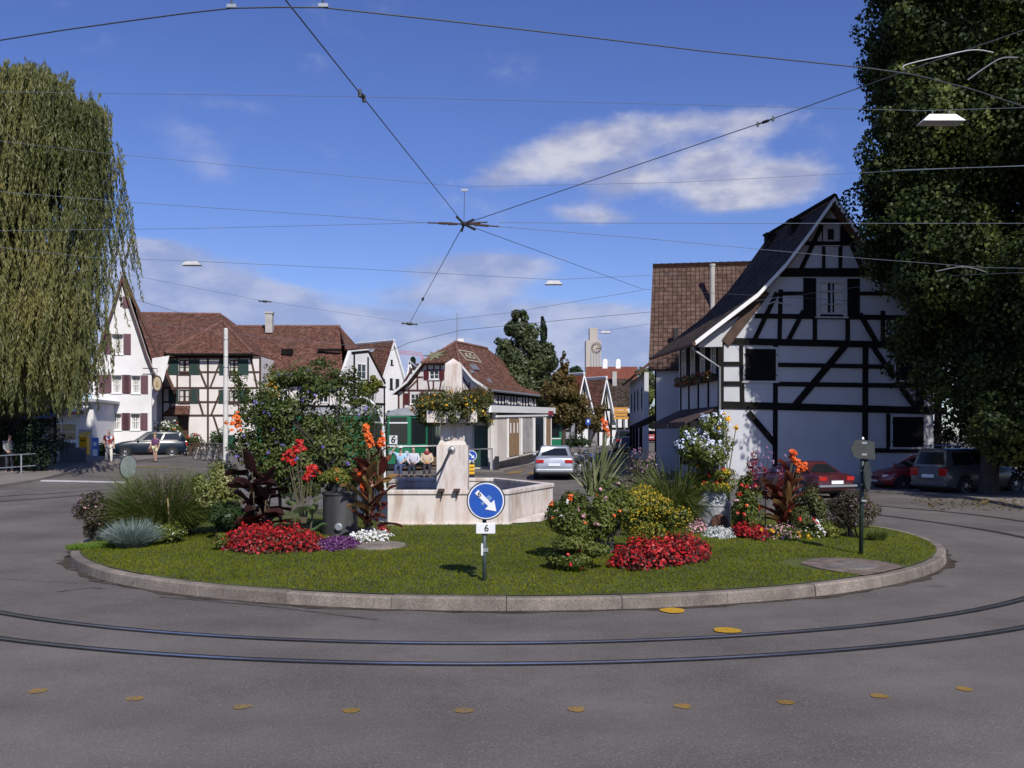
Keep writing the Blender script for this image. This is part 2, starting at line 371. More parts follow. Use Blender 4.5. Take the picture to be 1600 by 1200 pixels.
# ---------------------------------------------------------------- ground
def asphalt(name, base, patch=.25, seam=False):
    m, nt, b = newmat(name)
    p = N(nt, 'ShaderNodeNewGeometry').outputs['Position']
    n1 = noise(nt, .35, 5, .6, p); n2 = noise(nt, 45, 4, .75, p); n3 = noise(nt, 9, 5, .7, p); n4 = noise(nt, 1.6, 6, .65, p)
    lo = [k*(1-patch) for k in base]; hi = [k*(1+patch*.5) for k in base]
    c = mixc(nt, ramp(nt, n1, [(.35, 0.), (.65, 1.)]), lo, hi)
    c = mixc(nt, ramp(nt, n4, [(.3, .35), (.52, 0.)]), c, [k*.62 for k in base])
    c = mixc(nt, ramp(nt, n3, [(.5, 0.), (.75, .3)]), c, [k*1.3 for k in base])
    c = mixc(nt, ramp(nt, n2, [(.56, 0.), (.68, .8)]), c, [k*2.0 for k in base])
    c = mixc(nt, ramp(nt, n2, [(.30, .8), (.43, 0.)]), c, [k*.4 for k in base])
    if seam:
        # tyre-polished lanes round the island, old patches and oil spots
        sp = N(nt, 'ShaderNodeSeparateXYZ'); nt.links.new(p, sp.inputs[0])
        vd = N(nt, 'ShaderNodeVectorMath', operation='DISTANCE'); nt.links.new(p, vd.inputs[0]); vd.inputs[1].default_value = (-.4, 21.6, 0)
        wob = N(nt, 'ShaderNodeMath', operation='MULTIPLY_ADD', i_1=.9); nt.links.new(n1, wob.inputs[0]); nt.links.new(vd.outputs['Value'], wob.inputs[2])
        for r0, wd, am in ((13.9, .45, .30), (15.9, .5, .22), (10.0, .35, .2)):
            df = N(nt, 'ShaderNodeMath', operation='SUBTRACT', i_1=r0+.45); nt.links.new(wob.outputs[0], df.inputs[0]); ab = N(nt, 'ShaderNodeMath', operation='ABSOLUTE'); nt.links.new(df.outputs[0], ab.inputs[0])
            c = mixc(nt, ramp(nt, ab.outputs[0], [(0., am), (min(.99, wd), 0.)]), c, [k*.66 for k in base])
        vo = N(nt, 'ShaderNodeTexVoronoi'); vo.inputs['Scale'].default_value = .42; nt.links.new(p, vo.inputs['Vector'])
        c = mixc(nt, ramp(nt, vo.outputs['Distance'], [(.03, .5), (.09, 0.)]), c, [k*.5 for k in base])
        sc = N(nt, 'ShaderNodeSeparateColor'); v2 = N(nt, 'ShaderNodeTexVoronoi', distance='CHEBYCHEV'); v2.inputs['Scale'].default_value = .19; nt.links.new(p, v2.inputs['Vector']); nt.links.new(v2.outputs['Color'], sc.inputs[0])
        c = mixc(nt, ramp(nt, sc.outputs[0], [(.0, .16), (.3, 0.)]), c, [k*.75 for k in base]); c = mixc(nt, ramp(nt, sc.outputs[1], [(.7, .0), (1., .16)]), c, [k*1.3 for k in base])
    nt.links.new(c, b.inputs['Base Color']); b.inputs['Roughness'].default_value = .95; b.inputs['Specular IOR Level'].default_value = .08
    bump(nt, b, n2, .5, .01); return m
M['asphalt'] = asphalt('road asphalt', (.136, .123, .114), .3, True)
M['pave'] = asphalt('pavement asphalt', (.19, .17, .155), .2)
M['grass'] = mat('lawn base', (.085, .105, .016), .95, .3, 2, 60, .3, .8)
xs = [-700, -300, -120, -60, -40]+[k*1. for k in range(-30, 21)]+[26, 34, 44, 60, 120, 300, 700]
ys = [-60, -10, 0, 6, 12, 18]+[20+k for k in range(0, 62)]+[84, 88, 92, 96, 100, 106, 112, 118, 124, 130, 140, 160, 220, 400, 900]
mb = MB(); nx = len(xs)
for Y in ys:
    for X in xs: mb.v.append((X, Y, gz(X, Y)))
for j in range(len(ys)-1):
    for i in range(nx-1):
        mb.f.append([j*nx+i, j*nx+i+1, (j+1)*nx+i+1, (j+1)*nx+i]); mb.m.append(0); mb.uv.append([(0, 0)]*4)
meta(mb.build('road', M['asphalt'], smooth=True), kind='structure')

def sheet(name, polys, m, zoff=.008, zf=gz, step=1., thick=0):
    """flat marking / pavement following the ground"""
    bm = bmesh.new()
    for poly in polys:
        b2 = bmesh.new(); f = b2.faces.new([b2.verts.new((p[0], p[1], 0)) for p in poly])
        if f.normal.z < 0 or sum(poly[i][0]*poly[(i+1) % len(poly)][1]-poly[(i+1) % len(poly)][0]*poly[i][1] for i in range(len(poly))) < 0: f.normal_flip()
        for ax in (0, 1):
            lo = min(p[ax] for p in poly); hi = max(p[ax] for p in poly)
            k = math.floor(lo/step)*step+step
            while k < hi:
                n = (1, 0, 0) if ax == 0 else (0, 1, 0); c = (k, 0, 0) if ax == 0 else (0, k, 0)
                bmesh.ops.bisect_plane(b2, geom=b2.verts[:]+b2.edges[:]+b2.faces[:], plane_co=c, plane_no=n); k += step
        if thick:
            r = bmesh.ops.extrude_face_region(b2, geom=b2.faces[:])
            tv = {v for v in r['geom'] if isinstance(v, bmesh.types.BMVert)}
            for v in b2.verts: v.co.z = zf(v.co.x, v.co.y)+(zoff if v in tv else zoff-thick)
        else:
            for v in b2.verts: v.co.z = zf(v.co.x, v.co.y)+zoff
        me = bpy.data.meshes.new('tmp'); b2.to_mesh(me); b2.free(); bm.from_mesh(me); bpy.data.meshes.remove(me)
    me = bpy.data.meshes.new(name); bm.to_mesh(me); bm.free(); me.materials.append(m)
    return link(bpy.data.objects.new(name, me))
def gp(pts): return [tuple(G(*p)[:2]) for p in pts]
def strip(pts, wd):
    """polygon strip (list of quads) of width wd along world XY points"""
    out = []
    pts = [V((p[0], p[1], 0)) for p in pts]
    nr = []
    for i in range(len(pts)):
        t = (pts[min(i+1, len(pts)-1)]-pts[max(0, i-1)]).normalized(); nr.append(V((-t.y, t.x, 0)))
    for i in range(len(pts)-1):
        out.append([tuple((pts[i]-nr[i]*wd/2)[:2]), tuple((pts[i+1]-nr[i+1]*wd/2)[:2]), tuple((pts[i+1]+nr[i+1]*wd/2)[:2]), tuple((pts[i]+nr[i]*wd/2)[:2])])
    return out
# pavements
lp = gp([(0, 762), (60, 752), (107, 741), (150, 736), (200, 724)])+[(-20.5, 70), (-60, 70), (-60, 20), (-30, 30)]
meta(sheet('pavement', [lp], M['pave'], .11, thick=.14), kind='structure')
rp = gp([(1600, 796), (1560, 788), (1510, 780), (1440, 774)])
rp = [tuple(p) for p in rp]+[(12.6, 39.5), (9.5, 41.6), (8.6, 42), (8.2, 80), (30, 80), (40, 24)]
meta(sheet('pavement', [rp], M['pave'], .10, thick=.13), kind='structure')
kp = [tuple(D(727, 700, 50.5)[:2]), (-.4, 50.5), (3.6, 71), (9.0, 100), (6.4, 100), (-6, 56)]
meta(sheet('pavement', [kp], M['pave'], .10, thick=.13), kind='structure')
cb = gp([(200, 729), (300, 727), (420, 722), (560, 722), (560, 716), (420, 714), (300, 718), (200, 722)])
# rails: two concentric pairs of grooved rails around the island, and the line leaving to both sides
M['rail'] = mat('worn rail steel', (.58, .58, .58), .30, .15, 5, 30, .1, .03, metal=.9); M['groove'] = mat('rail groove', (.035, .032, .032), .85, .3, 4, 30, .2, .1, spec=.1)
RC = V((-.4, 21.6, 0))
def arc(r, a0, a1, n=90): return [(RC.x+r*math.cos(a0+(a1-a0)*i/n), RC.y+r*math.sin(a0+(a1-a0)*i/n)) for i in range(n+1)]
for r, lab, sgn in ((10.87, 'inner shiny tram rail curving round the island', 1), (11.84, 'outer shiny tram rail curving in front of the island', 1)):
    t = thing('tram_rail', lab, 'rail', (RC.x, RC.y-r, 0), 'tram rails set in the asphalt')
    aa, ab = R(192), R(348)
    o = sheet('rail_head', strip(arc(r, aa, ab), .066), M['rail'], .010, step=50); o.parent = t; o.location = -V(t.location)
    o = sheet('groove', strip(arc(r-.063, aa, ab), .06), M['groove'], .006, step=50); o.parent = t; o.location = -V(t.location)
    o = sheet('rail_web', strip(arc(r+.056, aa, ab), .046), M['groove'], .0055, step=50); o.parent = t; o.location = -V(t.location)
def smoothpts(P, n=6):
    out = []
    P = [V((p[0], p[1], 0)) for p in P]
    for i in range(len(P)-1):
        p0, p1, p2, p3 = P[max(i-1, 0)], P[i], P[i+1], P[min(i+2, len(P)-1)]
        for k in range(n):
            t = k/n; out.append(.5*((2*p1)+(p2-p0)*t+(2*p0-5*p1+4*p2-p3)*t*t+(3*p1-p0-3*p2+p3)*t**3))
    return [(p.x, p.y) for p in out+[P[-1]]]
for pts, lab in (([(1300, 785), (1390, 792), (1500, 802), (1600, 815), (1800, 845)], 'far tram rail sweeping off to the right behind the island'),
                 ([(1300, 797), (1390, 807), (1500, 822), (1600, 840), (1800, 885)], 'near tram rail sweeping off to the right behind the island'),
                 ([(-300, 800), (0, 776), (80, 771), (160, 765), (260, 757)], 'far tram rail crossing the road on the left beside the flowerbed'),
                 ([(-300, 812), (0, 784), (80, 778), (160, 771), (260, 762)], 'near tram rail crossing the road on the left beside the flowerbed')):
    P = smoothpts([tuple(G(*p)[:2]) for p in pts])
    t = thing('tram_rail', lab, 'rail', (P[0][0], P[0][1], 0), 'tram rails set in the asphalt')
    o = sheet('rail_head', strip(P, .08), M['rail'], .010); o.parent = t; o.location = -V(t.location)
    o = sheet('groove', strip(P, .20), M['groove'], .007); o.parent = t; o.location = -V(t.location)
# road paint
def worn(name, base, wear):
    m = asphalt(name, base, .2); nt = m.node_tree; b = nt.nodes['Principled BSDF']; src = b.inputs['Base Color'].links[0].from_socket
    p = N(nt, 'ShaderNodeNewGeometry').outputs['Position']; n = noise(nt, 13, 6, .75, p); nt.links.new(mixc(nt, ramp(nt, n, [(wear, .85), (wear+.16, 0.)]), src, (.13, .115, .10)), b.inputs['Base Color']); return m
M['paint_white'] = worn('worn white paint', (.46, .46, .46), .34); M['paint_yellow'] = worn('worn yellow paint', (.27, .165, .04), .42); M['paint_dull'] = worn('faded yellow paint', (.21, .14, .06), .5); M['paint_orange'] = worn('fresh yellow paint', (.42, .26, .05), .36)
M['paint_dull'] = asphalt('faded yellow paint', (.24, .15, .045)); M['paint_orange'] = asphalt('fresh yellow paint', (.46, .27, .03))
def disc(x, y, rx, ry, rz=0, zf=gz):
    c = hit(x, y, zf); s = F/c.y; rx *= .93; ry *= .9; rr = rx/s; d = abs(F*(CH-c.z)/(y-ry-HZ)-F*(CH-c.z)/(y+ry-HZ))/2
    q = random.uniform(0, 6); return [(c.x+rr*math.cos(a)*(1+.07*math.sin(3*a+q)+random.uniform(-.035, .035)), c.y+d*math.sin(a)*(1+.07*math.sin(2*a+q)+random.uniform(-.035, .035))) for a in [2*math.pi*i/26 for i in range(26)]]
dots = [(59, 1080, 15, 4.5, 1), (211, 1092, 15, 4, 1), (378, 1105, 15, 4.5, 1), (549, 1111, 15, 4, 0), (725, 1111, 16, 4.5, 1), (901, 1109, 15, 4.5, 1), (1067, 1104, 15, 4.5, 1),
        (1228, 1098, 15, 4, 0), (1374, 1088, 15, 4, 0), (1507, 1077, 13, 4, 0)]
for i, (x, y, rx, ry, b) in enumerate(dots):
    o = sheet('road_dot', [disc(x, y, rx, ry)], M['paint_yellow' if b else 'paint_dull'], .006, step=50)
    meta(o, '%s from the left in the row of round yellow dots across the near asphalt, %s' % (['first', 'second', 'third', 'fourth', 'fifth', 'sixth', 'seventh', 'eighth', 'ninth', 'last'][i], 'clear' if b else 'faded'), 'road marking', 'row of yellow dots on the near asphalt')
for x, y, rx, ry, lab in ((1051, 955, 21, 4.5, 'orange yellow paint dot close against the granite kerb'), (1136, 986, 23, 5, 'large orange yellow paint dot touching the inner tram rail')):
    meta(sheet('road_dot', [disc(x, y, rx, ry)], M['paint_orange'], .013, step=50), lab, 'road marking')
o = sheet('stop_line', [gp([(62, 752.8), (205, 755.5), (205, 753.2), (64, 750.2)])], M['paint_white'], .012); meta(o, 'thin white line painted across the road on the left', 'road marking')
o = sheet('road_line', [gp([(210, 731), (265, 730), (265, 728.5), (210, 729.5)])], M['paint_yellow'], .014); meta(o, 'yellow edge line painted on the road behind the round mirror', 'road marking')
for k, (a, b) in enumerate(((790, 812), (822, 838))):
    o = sheet('road_line', [gp([(a, 742), (b, 740), (b+8, 735), (a+9, 737)])], M['paint_yellow'], .02)
    meta(o, ['yellow painted block on the road left of the silver car', 'small yellow painted block touching the silver car wheels'][k], 'road marking')
# dark tar seams and tyre scuffs
M['tar'] = mat('bitumen seam', (.098, .090, .086), .95, .35, 3, 30, .2, .1, spec=.1)
tar = []
for pts in (([(250, 933), (420, 948), (590, 969)]), ([(90, 925), (140, 919), (160, 920)])):
    P = smoothpts([tuple(G(*p)[:2]) for p in pts], 5)
    for q in strip(P, .055 if len(pts) == 3 else .035): tar.append(q)
meta(sheet('tar_seams', tar, M['tar'], .0045, step=50), kind='structure')
# ---------------------------------------------------------------- island: kerb stones, lawn
def ring_dirt(n=80):
    out = []
    for i in range(n):
        a0, a1 = R(185+170*i/n), R(185+170*(i+1)/n); w0, w1 = [.07+.05*math.sin(a*23)+.05*math.sin(a*61+2) for a in (a0, a1)]
        out.append([(IC.x+(IR+.005)*math.cos(a0), IC.y+(IR+.005)*math.sin(a0)), (IC.x+(IR+.005)*math.cos(a1), IC.y+(IR+.005)*math.sin(a1)), (IC.x+(IR+.06+w1)*math.cos(a1), IC.y+(IR+.06+w1)*math.sin(a1)), (IC.x+(IR+.06+w0)*math.cos(a0), IC.y+(IR+.06+w0)*math.sin(a0))])
    return out
meta(sheet('gutter_dirt', ring_dirt(), mat('gutter dirt', (.10, .083, .068), .95, .4, 4, 30, .3, .3, spec=.1), .005, step=50), kind='structure')
t = thing('kerb_ring', 'curved pale granite kerb around the planted traffic island', 'kerb', (IC.x, IC.y-IR, 0))
na = 36
for k in range(na):
    a0 = 2*math.pi*k/na+.0005; a1 = 2*math.pi*(k+1)/na-.0005
    mb = MB(); n = 5; ring = []
    hh = .165+random.uniform(-.006, .006); dr = random.uniform(-.008, .008)
    for i in range(n+1):
        a = a0+(a1-a0)*i/n; c, s_ = math.cos(a), math.sin(a)
        for r, z in ((IR-.17, -.05), (IR-.17, hh-.005), (IR-.16, hh+.005), (IR-.03, hh+.004), (IR-.006, hh-.02), (IR+.012, -.05)):
            mb.v.append((IC.x+(r+dr)*c, IC.y+(r+dr)*s_, z))
    for i in range(n):
        for j in range(6):
            mb.f.append([i*6+j, i*6+(j+1) % 6, i*6+6+(j+1) % 6, i*6+6+j])
    mb.f += [list(range(6)), [n*6+j for j in range(6)][::-1]]
    mb.m = [0]*len(mb.f); mb.uv = [[(0, 0)]*len(f) for f in mb.f]
    mb.build('kerb_stone', M['kerb'], t)
mb = MB(); nr_, na2 = 20, 96; mb.v.append((IC.x, IC.y, isl(IC.x, IC.y)))
for i in range(1, nr_+1):
    for j in range(na2):
        a = 2*math.pi*j/na2; r = (IR-.16)*i/nr_; X = IC.x+r*math.cos(a); Y = IC.y+r*math.sin(a); mb.v.append((X, Y, isl(X, Y)))
for j in range(na2): mb.f.append([0, 1+j, 1+(j+1) % na2])
for i in range(nr_-1):
    for j in range(na2): mb.f.append([1+i*na2+j, 1+(i+1)*na2+j, 1+(i+1)*na2+(j+1) % na2, 1+i*na2+(j+1) % na2])
mb.m = [0]*len(mb.f); mb.uv = [[(0, 0)]*len(f) for f in mb.f]
meta(mb.build('lawn', M['grass'], smooth=True), kind='structure')
# ---------------------------------------------------------------- building tools
class Pl:
    """a vertical wall plane: p origin, u along the wall, n out of it"""
    def __init__(s, p, u):
        s.p = V((p[0], p[1], 0)); s.u = V((u[0], u[1], 0)).normalized(); s.n = V((s.u.y, -s.u.x, 0))
    def uv(s, x, y):
        d = V(((x-800)/F, 1, (HZ-y)/F)); o = V((0, 0, CH)); t = (s.p-o).dot(s.n)/d.dot(s.n); q = o+d*t
        return ((q-s.p).dot(s.u), q.z)
    def pt(s, a, z, d=0.): return s.p+s.u*a+s.n*d+V((0, 0, z))
    def off(s, d): return Pl(s.p+s.n*d, s.u)
    def rect(s, x0, y0, x1, y1):
        a0, z1 = s.uv(x0, y0); a1, z0 = s.uv(x1, y1); return (a0, z0, a1, z1)
def pbox(mb, pl, a0, z0, a1, z1, d0, d1, m=0):
    c = pl.pt((a0+a1)/2, (z0+z1)/2, (d0+d1)/2)
    Mx = Matrix((pl.u, pl.n, V((0, 0, 1)))).transposed()
    return mb.box(c, (abs(a1-a0), abs(d1-d0), abs(z1-z0)), M=Mx, m=m)
def facade(parent, pl, outline, holes, mt, thick=.28, name='wall', extra=None):
    """wall slab with real window openings, plus any extra boxes, as one mesh"""
    bm = bmesh.new(); f = bm.faces.new([bm.verts.new((a, z, 0)) for a, z in outline])
    for (a0, z0, a1, z1) in holes:
        for c, n in (((a0, 0, 0), (1, 0, 0)), ((a1, 0, 0), (1, 0, 0)), ((0, z0, 0), (0, 1, 0)), ((0, z1, 0), (0, 1, 0))):
            bmesh.ops.bisect_plane(bm, geom=bm.verts[:]+bm.edges[:]+bm.faces[:], plane_co=c, plane_no=n)
    kill = [f for f in bm.faces if any(a0 < f.calc_center_median().x < a1 and z0 < f.calc_center_median().y < z1 for a0, z0, a1, z1 in holes)]
    bmesh.ops.delete(bm, geom=kill, context='FACES')
    bmesh.ops.dissolve_limit(bm, angle_limit=.001, verts=bm.verts[:], edges=bm.edges[:]) if not holes else None
    r = bmesh.ops.extrude_face_region(bm, geom=bm.faces[:])
    for v in r['geom']:
        if isinstance(v, bmesh.types.BMVert): v.co.z = -thick
    mb = extra or MB(); bm.verts.index_update()
    mb.add([pl.pt(v.co.x, v.co.y, v.co.z) for v in bm.verts], [[v.index for v in f.verts] for f in bm.faces]); bm.free()
    return mb.build(name, mt, parent)
def timber_px(mb, pl, segs, k=1., ox=0, oy=0, d=.03, wmin=.08):
    for i, sg in enumerate(segs):
        (x0, y0), (x1, y1), w_ = sg
        a0, z0 = pl.uv(ox+x0*k, oy+y0*k); a1, z1 = pl.uv(ox+x1*k, oy+y1*k)
        s = F/(pl.pt((a0+a1)/2, 0).y); W = max(wmin, w_*k/s)
        p, q = pl.pt(a0, z0, -.05+(d+.0017*i+.05)/2), pl.pt(a1, z1, -.05+(d+.0017*i+.05)/2)
        bar(mb, p, q, d+.0017*i+.05, W, up=(q-p).cross(pl.n))
def timbers(mb, pl, segs, d=.03):
    for i, (a0, z0, a1, z1, W) in enumerate(segs):
        dd = d+.0017*i; p, q = pl.pt(a0, z0, -.05+(dd+.05)/2), pl.pt(a1, z1, -.05+(dd+.05)/2)
        bar(mb, p, q, dd+.05, W, up=(q-p).cross(pl.n))
def window(parent, pl, r, fm='white_paint', nx=2, ny=2, fw=.07, depth=-.1, shut=None, shw=None, curtain=False, sill=True, proud=0., fd=.07):
    """r: a0,z0,a1,z1 opening. frame (> pane, curtain), shutters as parts of the house"""
    a0, z0, a1, z1 = r; mb = MB(); d0, d1 = depth, depth+fd
    pbox(mb, pl, a0, z0, a0+fw, z1, d0, d1); pbox(mb, pl, a1-fw, z0, a1, z1, d0, d1)
    pbox(mb, pl, a0+fw, z1-fw, a1-fw, z1, d0, d1-.003); pbox(mb, pl, a0+fw, z0, a1-fw, z0+fw, d0, d1-.003)
    for i in range(1, nx):
        a = a0+(a1-a0)*i/nx; pbox(mb, pl, a-.025, z0+fw, a+.025, z1-fw, d0+.01, d1-.012)
    for i in range(1, ny):
        z = z0+(z1-z0)*i/ny; pbox(mb, pl, a0+fw, z-.018, a1-fw, z+.018, d0+.012, d1-.018)
    if sill: pbox(mb, pl, a0-.06, z0-.07, a1+.06, z0-.003, d0, max(.06, proud+.06))
    o = mb.build('window', M[fm], parent)
    g = MB(); pbox(g, pl, a0+.01, z0+.01, a1-.01, z1-.01, d0-.03, d0+.008); g.build('pane', M['glass'], o)
    if curtain:
        c = MB(); w_ = (a1-a0-2*fw); n = 14
        for (b0, b1) in ((a0+fw, a0+fw+w_*.36), (a1-fw-w_*.36, a1-fw)):
            for i in range(n//2):
                x0 = b0+(b1-b0)*i/(n//2); x1 = b0+(b1-b0)*(i+1)/(n//2)
                pbox(c, pl, x0, z0+fw, x1-.004, z1-fw, d0+.0085, d0+.0105+.002*(i % 2))
        c.build('curtain', M['curtain'], o)
    if shut:
        W = shw or (a1-a0)*.5
        for s_, b0, b1 in ((0, a0-W-.02, a0-.02), (1, a1+.02, a1+W+.02)):
            q = MB(); pbox(q, pl, b0, z0-.03, b1, z1+.03, .008, .045)
            for i in range(9):
                z = z0+(z1-z0)*(i+.5)/9; pbox(q, pl, b0+.05, z-.03, b1-.05, z+.03, .045, .058)
            q.build('shutter', M[shut], parent)
    return o
def closed_window(parent, pl, r, fm='frame_grey', pm='sh_black', fw=.085):
    a0, z0, a1, z1 = r; mb = MB()
    for b in ((a0, z0, a0+fw, z1), (a1-fw, z0, a1, z1)): pbox(mb, pl, *b, -.02, .075)
    pbox(mb, pl, a0+fw, z1-fw, a1-fw, z1, -.02, .072); pbox(mb, pl, a0-.05, z0, a1+.05, z0+fw, -.02, .09)
    o = mb.build('window_frame', M[fm], parent)
    q = MB(); pbox(q, pl, a0+fw-.02, z0+fw, a1-fw+.02, z1-fw+.02, .0, .06)
    n = int((z1-z0)/.12)
    for i in range(n):
        z = z0+fw+(z1-z0-2*fw)*(i+.5)/n; pbox(q, pl, a0+fw+.08, z-.03, a1-fw-.08, z+.025, .06, .07)
    for s_ in (a0+fw-.05, a1-fw-.02):
        for zz in (z0+.3, z1-.35): pbox(q, pl, s_, zz, s_+.07, zz+.05, .06, .082)
    q.build('shutter', M[pm], o); return o
def roof_face(mb, pts, thick=.16, m=0, mu=1):
    pts = [V(p) for p in pts]; u = (pts[1]-pts[0]).normalized(); nr = V((0, 0, 0))
    for i in range(len(pts)): nr += pts[i].cross(pts[(i+1) % len(pts)])
    nr.normalize()
    if nr.z < 0: nr = -nr
    v = nr.cross(u).normalized()
    if v.z < 0: v = -v
    o = pts[0]; uv = [((p-o).dot(u)+50, (p-o).dot(v)+50) for p in pts]
    n = len(pts); vs = pts+[p-nr*thick for p in pts]
    fs = [tuple(range(n)), tuple(range(n, 2*n))[::-1]]+[(i, (i+1) % n, n+(i+1) % n, n+i) for i in range(n)]
    k = len(mb.v); mb.v += [tuple(p) for p in vs]
    for i, f in enumerate(fs):
        mb.f.append([k+j for j in f]); mb.m.append(m if i == 0 else mu); mb.uv.append([uv[j] for j in f] if i == 0 else [(.5, .5)]*len(f))
    return mb
def roof_curve(mb, pl, prof, d0, d1, thick=.16, m=0, mu=1):
    """prof: (a,z) from eave to ridge; runs from d0 in front of the wall plane to d1 behind it"""
    n = len(prof); vv = 50.; k = len(mb.v); L = d0+d1
    nrm = []
    for i in range(n):
        p, q = V(prof[max(i-1, 0)]), V(prof[min(i+1, n-1)]); t = (q-p).normalized(); nn = V((-t.y, t.x))
        nrm.append(nn if nn.y > 0 else -nn)
    vs = [0.]
    for i in range(1, n): vs.append(vs[-1]+(V(prof[i])-V(prof[i-1])).length)
    for d in (d0, -d1):
        for (a, z) in prof: mb.v.append(tuple(pl.pt(a, z, d)))
        for (a, z), q in zip(prof, nrm): mb.v.append(tuple(pl.pt(a-q.x*thick, z-q.y*thick, d)))
    for i in range(n-1):
        mb.f.append([k+i, k+i+1, k+2*n+i+1, k+2*n+i]); mb.m.append(m)
        mb.uv.append([(50, vv+vs[i]), (50, vv+vs[i+1]), (50+L, vv+vs[i+1]), (50+L, vv+vs[i])])
        for f in ([k+n+i, k+n+i+1, k+3*n+i+1, k+3*n+i], [k+i, k+i+1, k+n+i+1, k+n+i], [k+2*n+i, k+2*n+i+1, k+3*n+i+1, k+3*n+i]):
            mb.f.append(f); mb.m.append(mu); mb.uv.append([(.5, .5)]*4)
    for f in ([k, k+n, k+3*n, k+2*n], [k+n-1, k+2*n-1, k+4*n-1, k+3*n-1]):
        mb.f.append(f); mb.m.append(mu); mb.uv.append([(.5, .5)]*4)
    return mb
def ridge_cap(mb, a, b, r=.1, m=0):
    a, b = V(a), V(b); n = max(2, int((b-a).length/.4))
    for i in range(n):
        p, q = a.lerp(b, i/n), a.lerp(b, (i+1.08)/n); mb.tube([p, q], [r*1.1, r*.92], 7, m)
    return mb
def barge(mb, pl, prof, d0, d1, h, dz=0.):
    for i in range(len(prof)-1):
        (a0, z0), (a1, z1) = prof[i], prof[i+1]
        pts = [pl.pt(a0, z0+dz, d0), pl.pt(a1, z1+dz, d0), pl.pt(a1, z1+dz-h, d0), pl.pt(a0, z0+dz-h, d0)]
        mb.prism(pts, pl.n*(d1-d0))
    return mb
def side_walls(mb, pl, a, zb, zt, depth, thick=.28, m=0, d_start=-.281):
    """wall running back from the facade at coordinate a (thick towards +a)"""
    pbox(mb, pl, a, zb, a+thick, zt, d_start, -depth, m); return mb

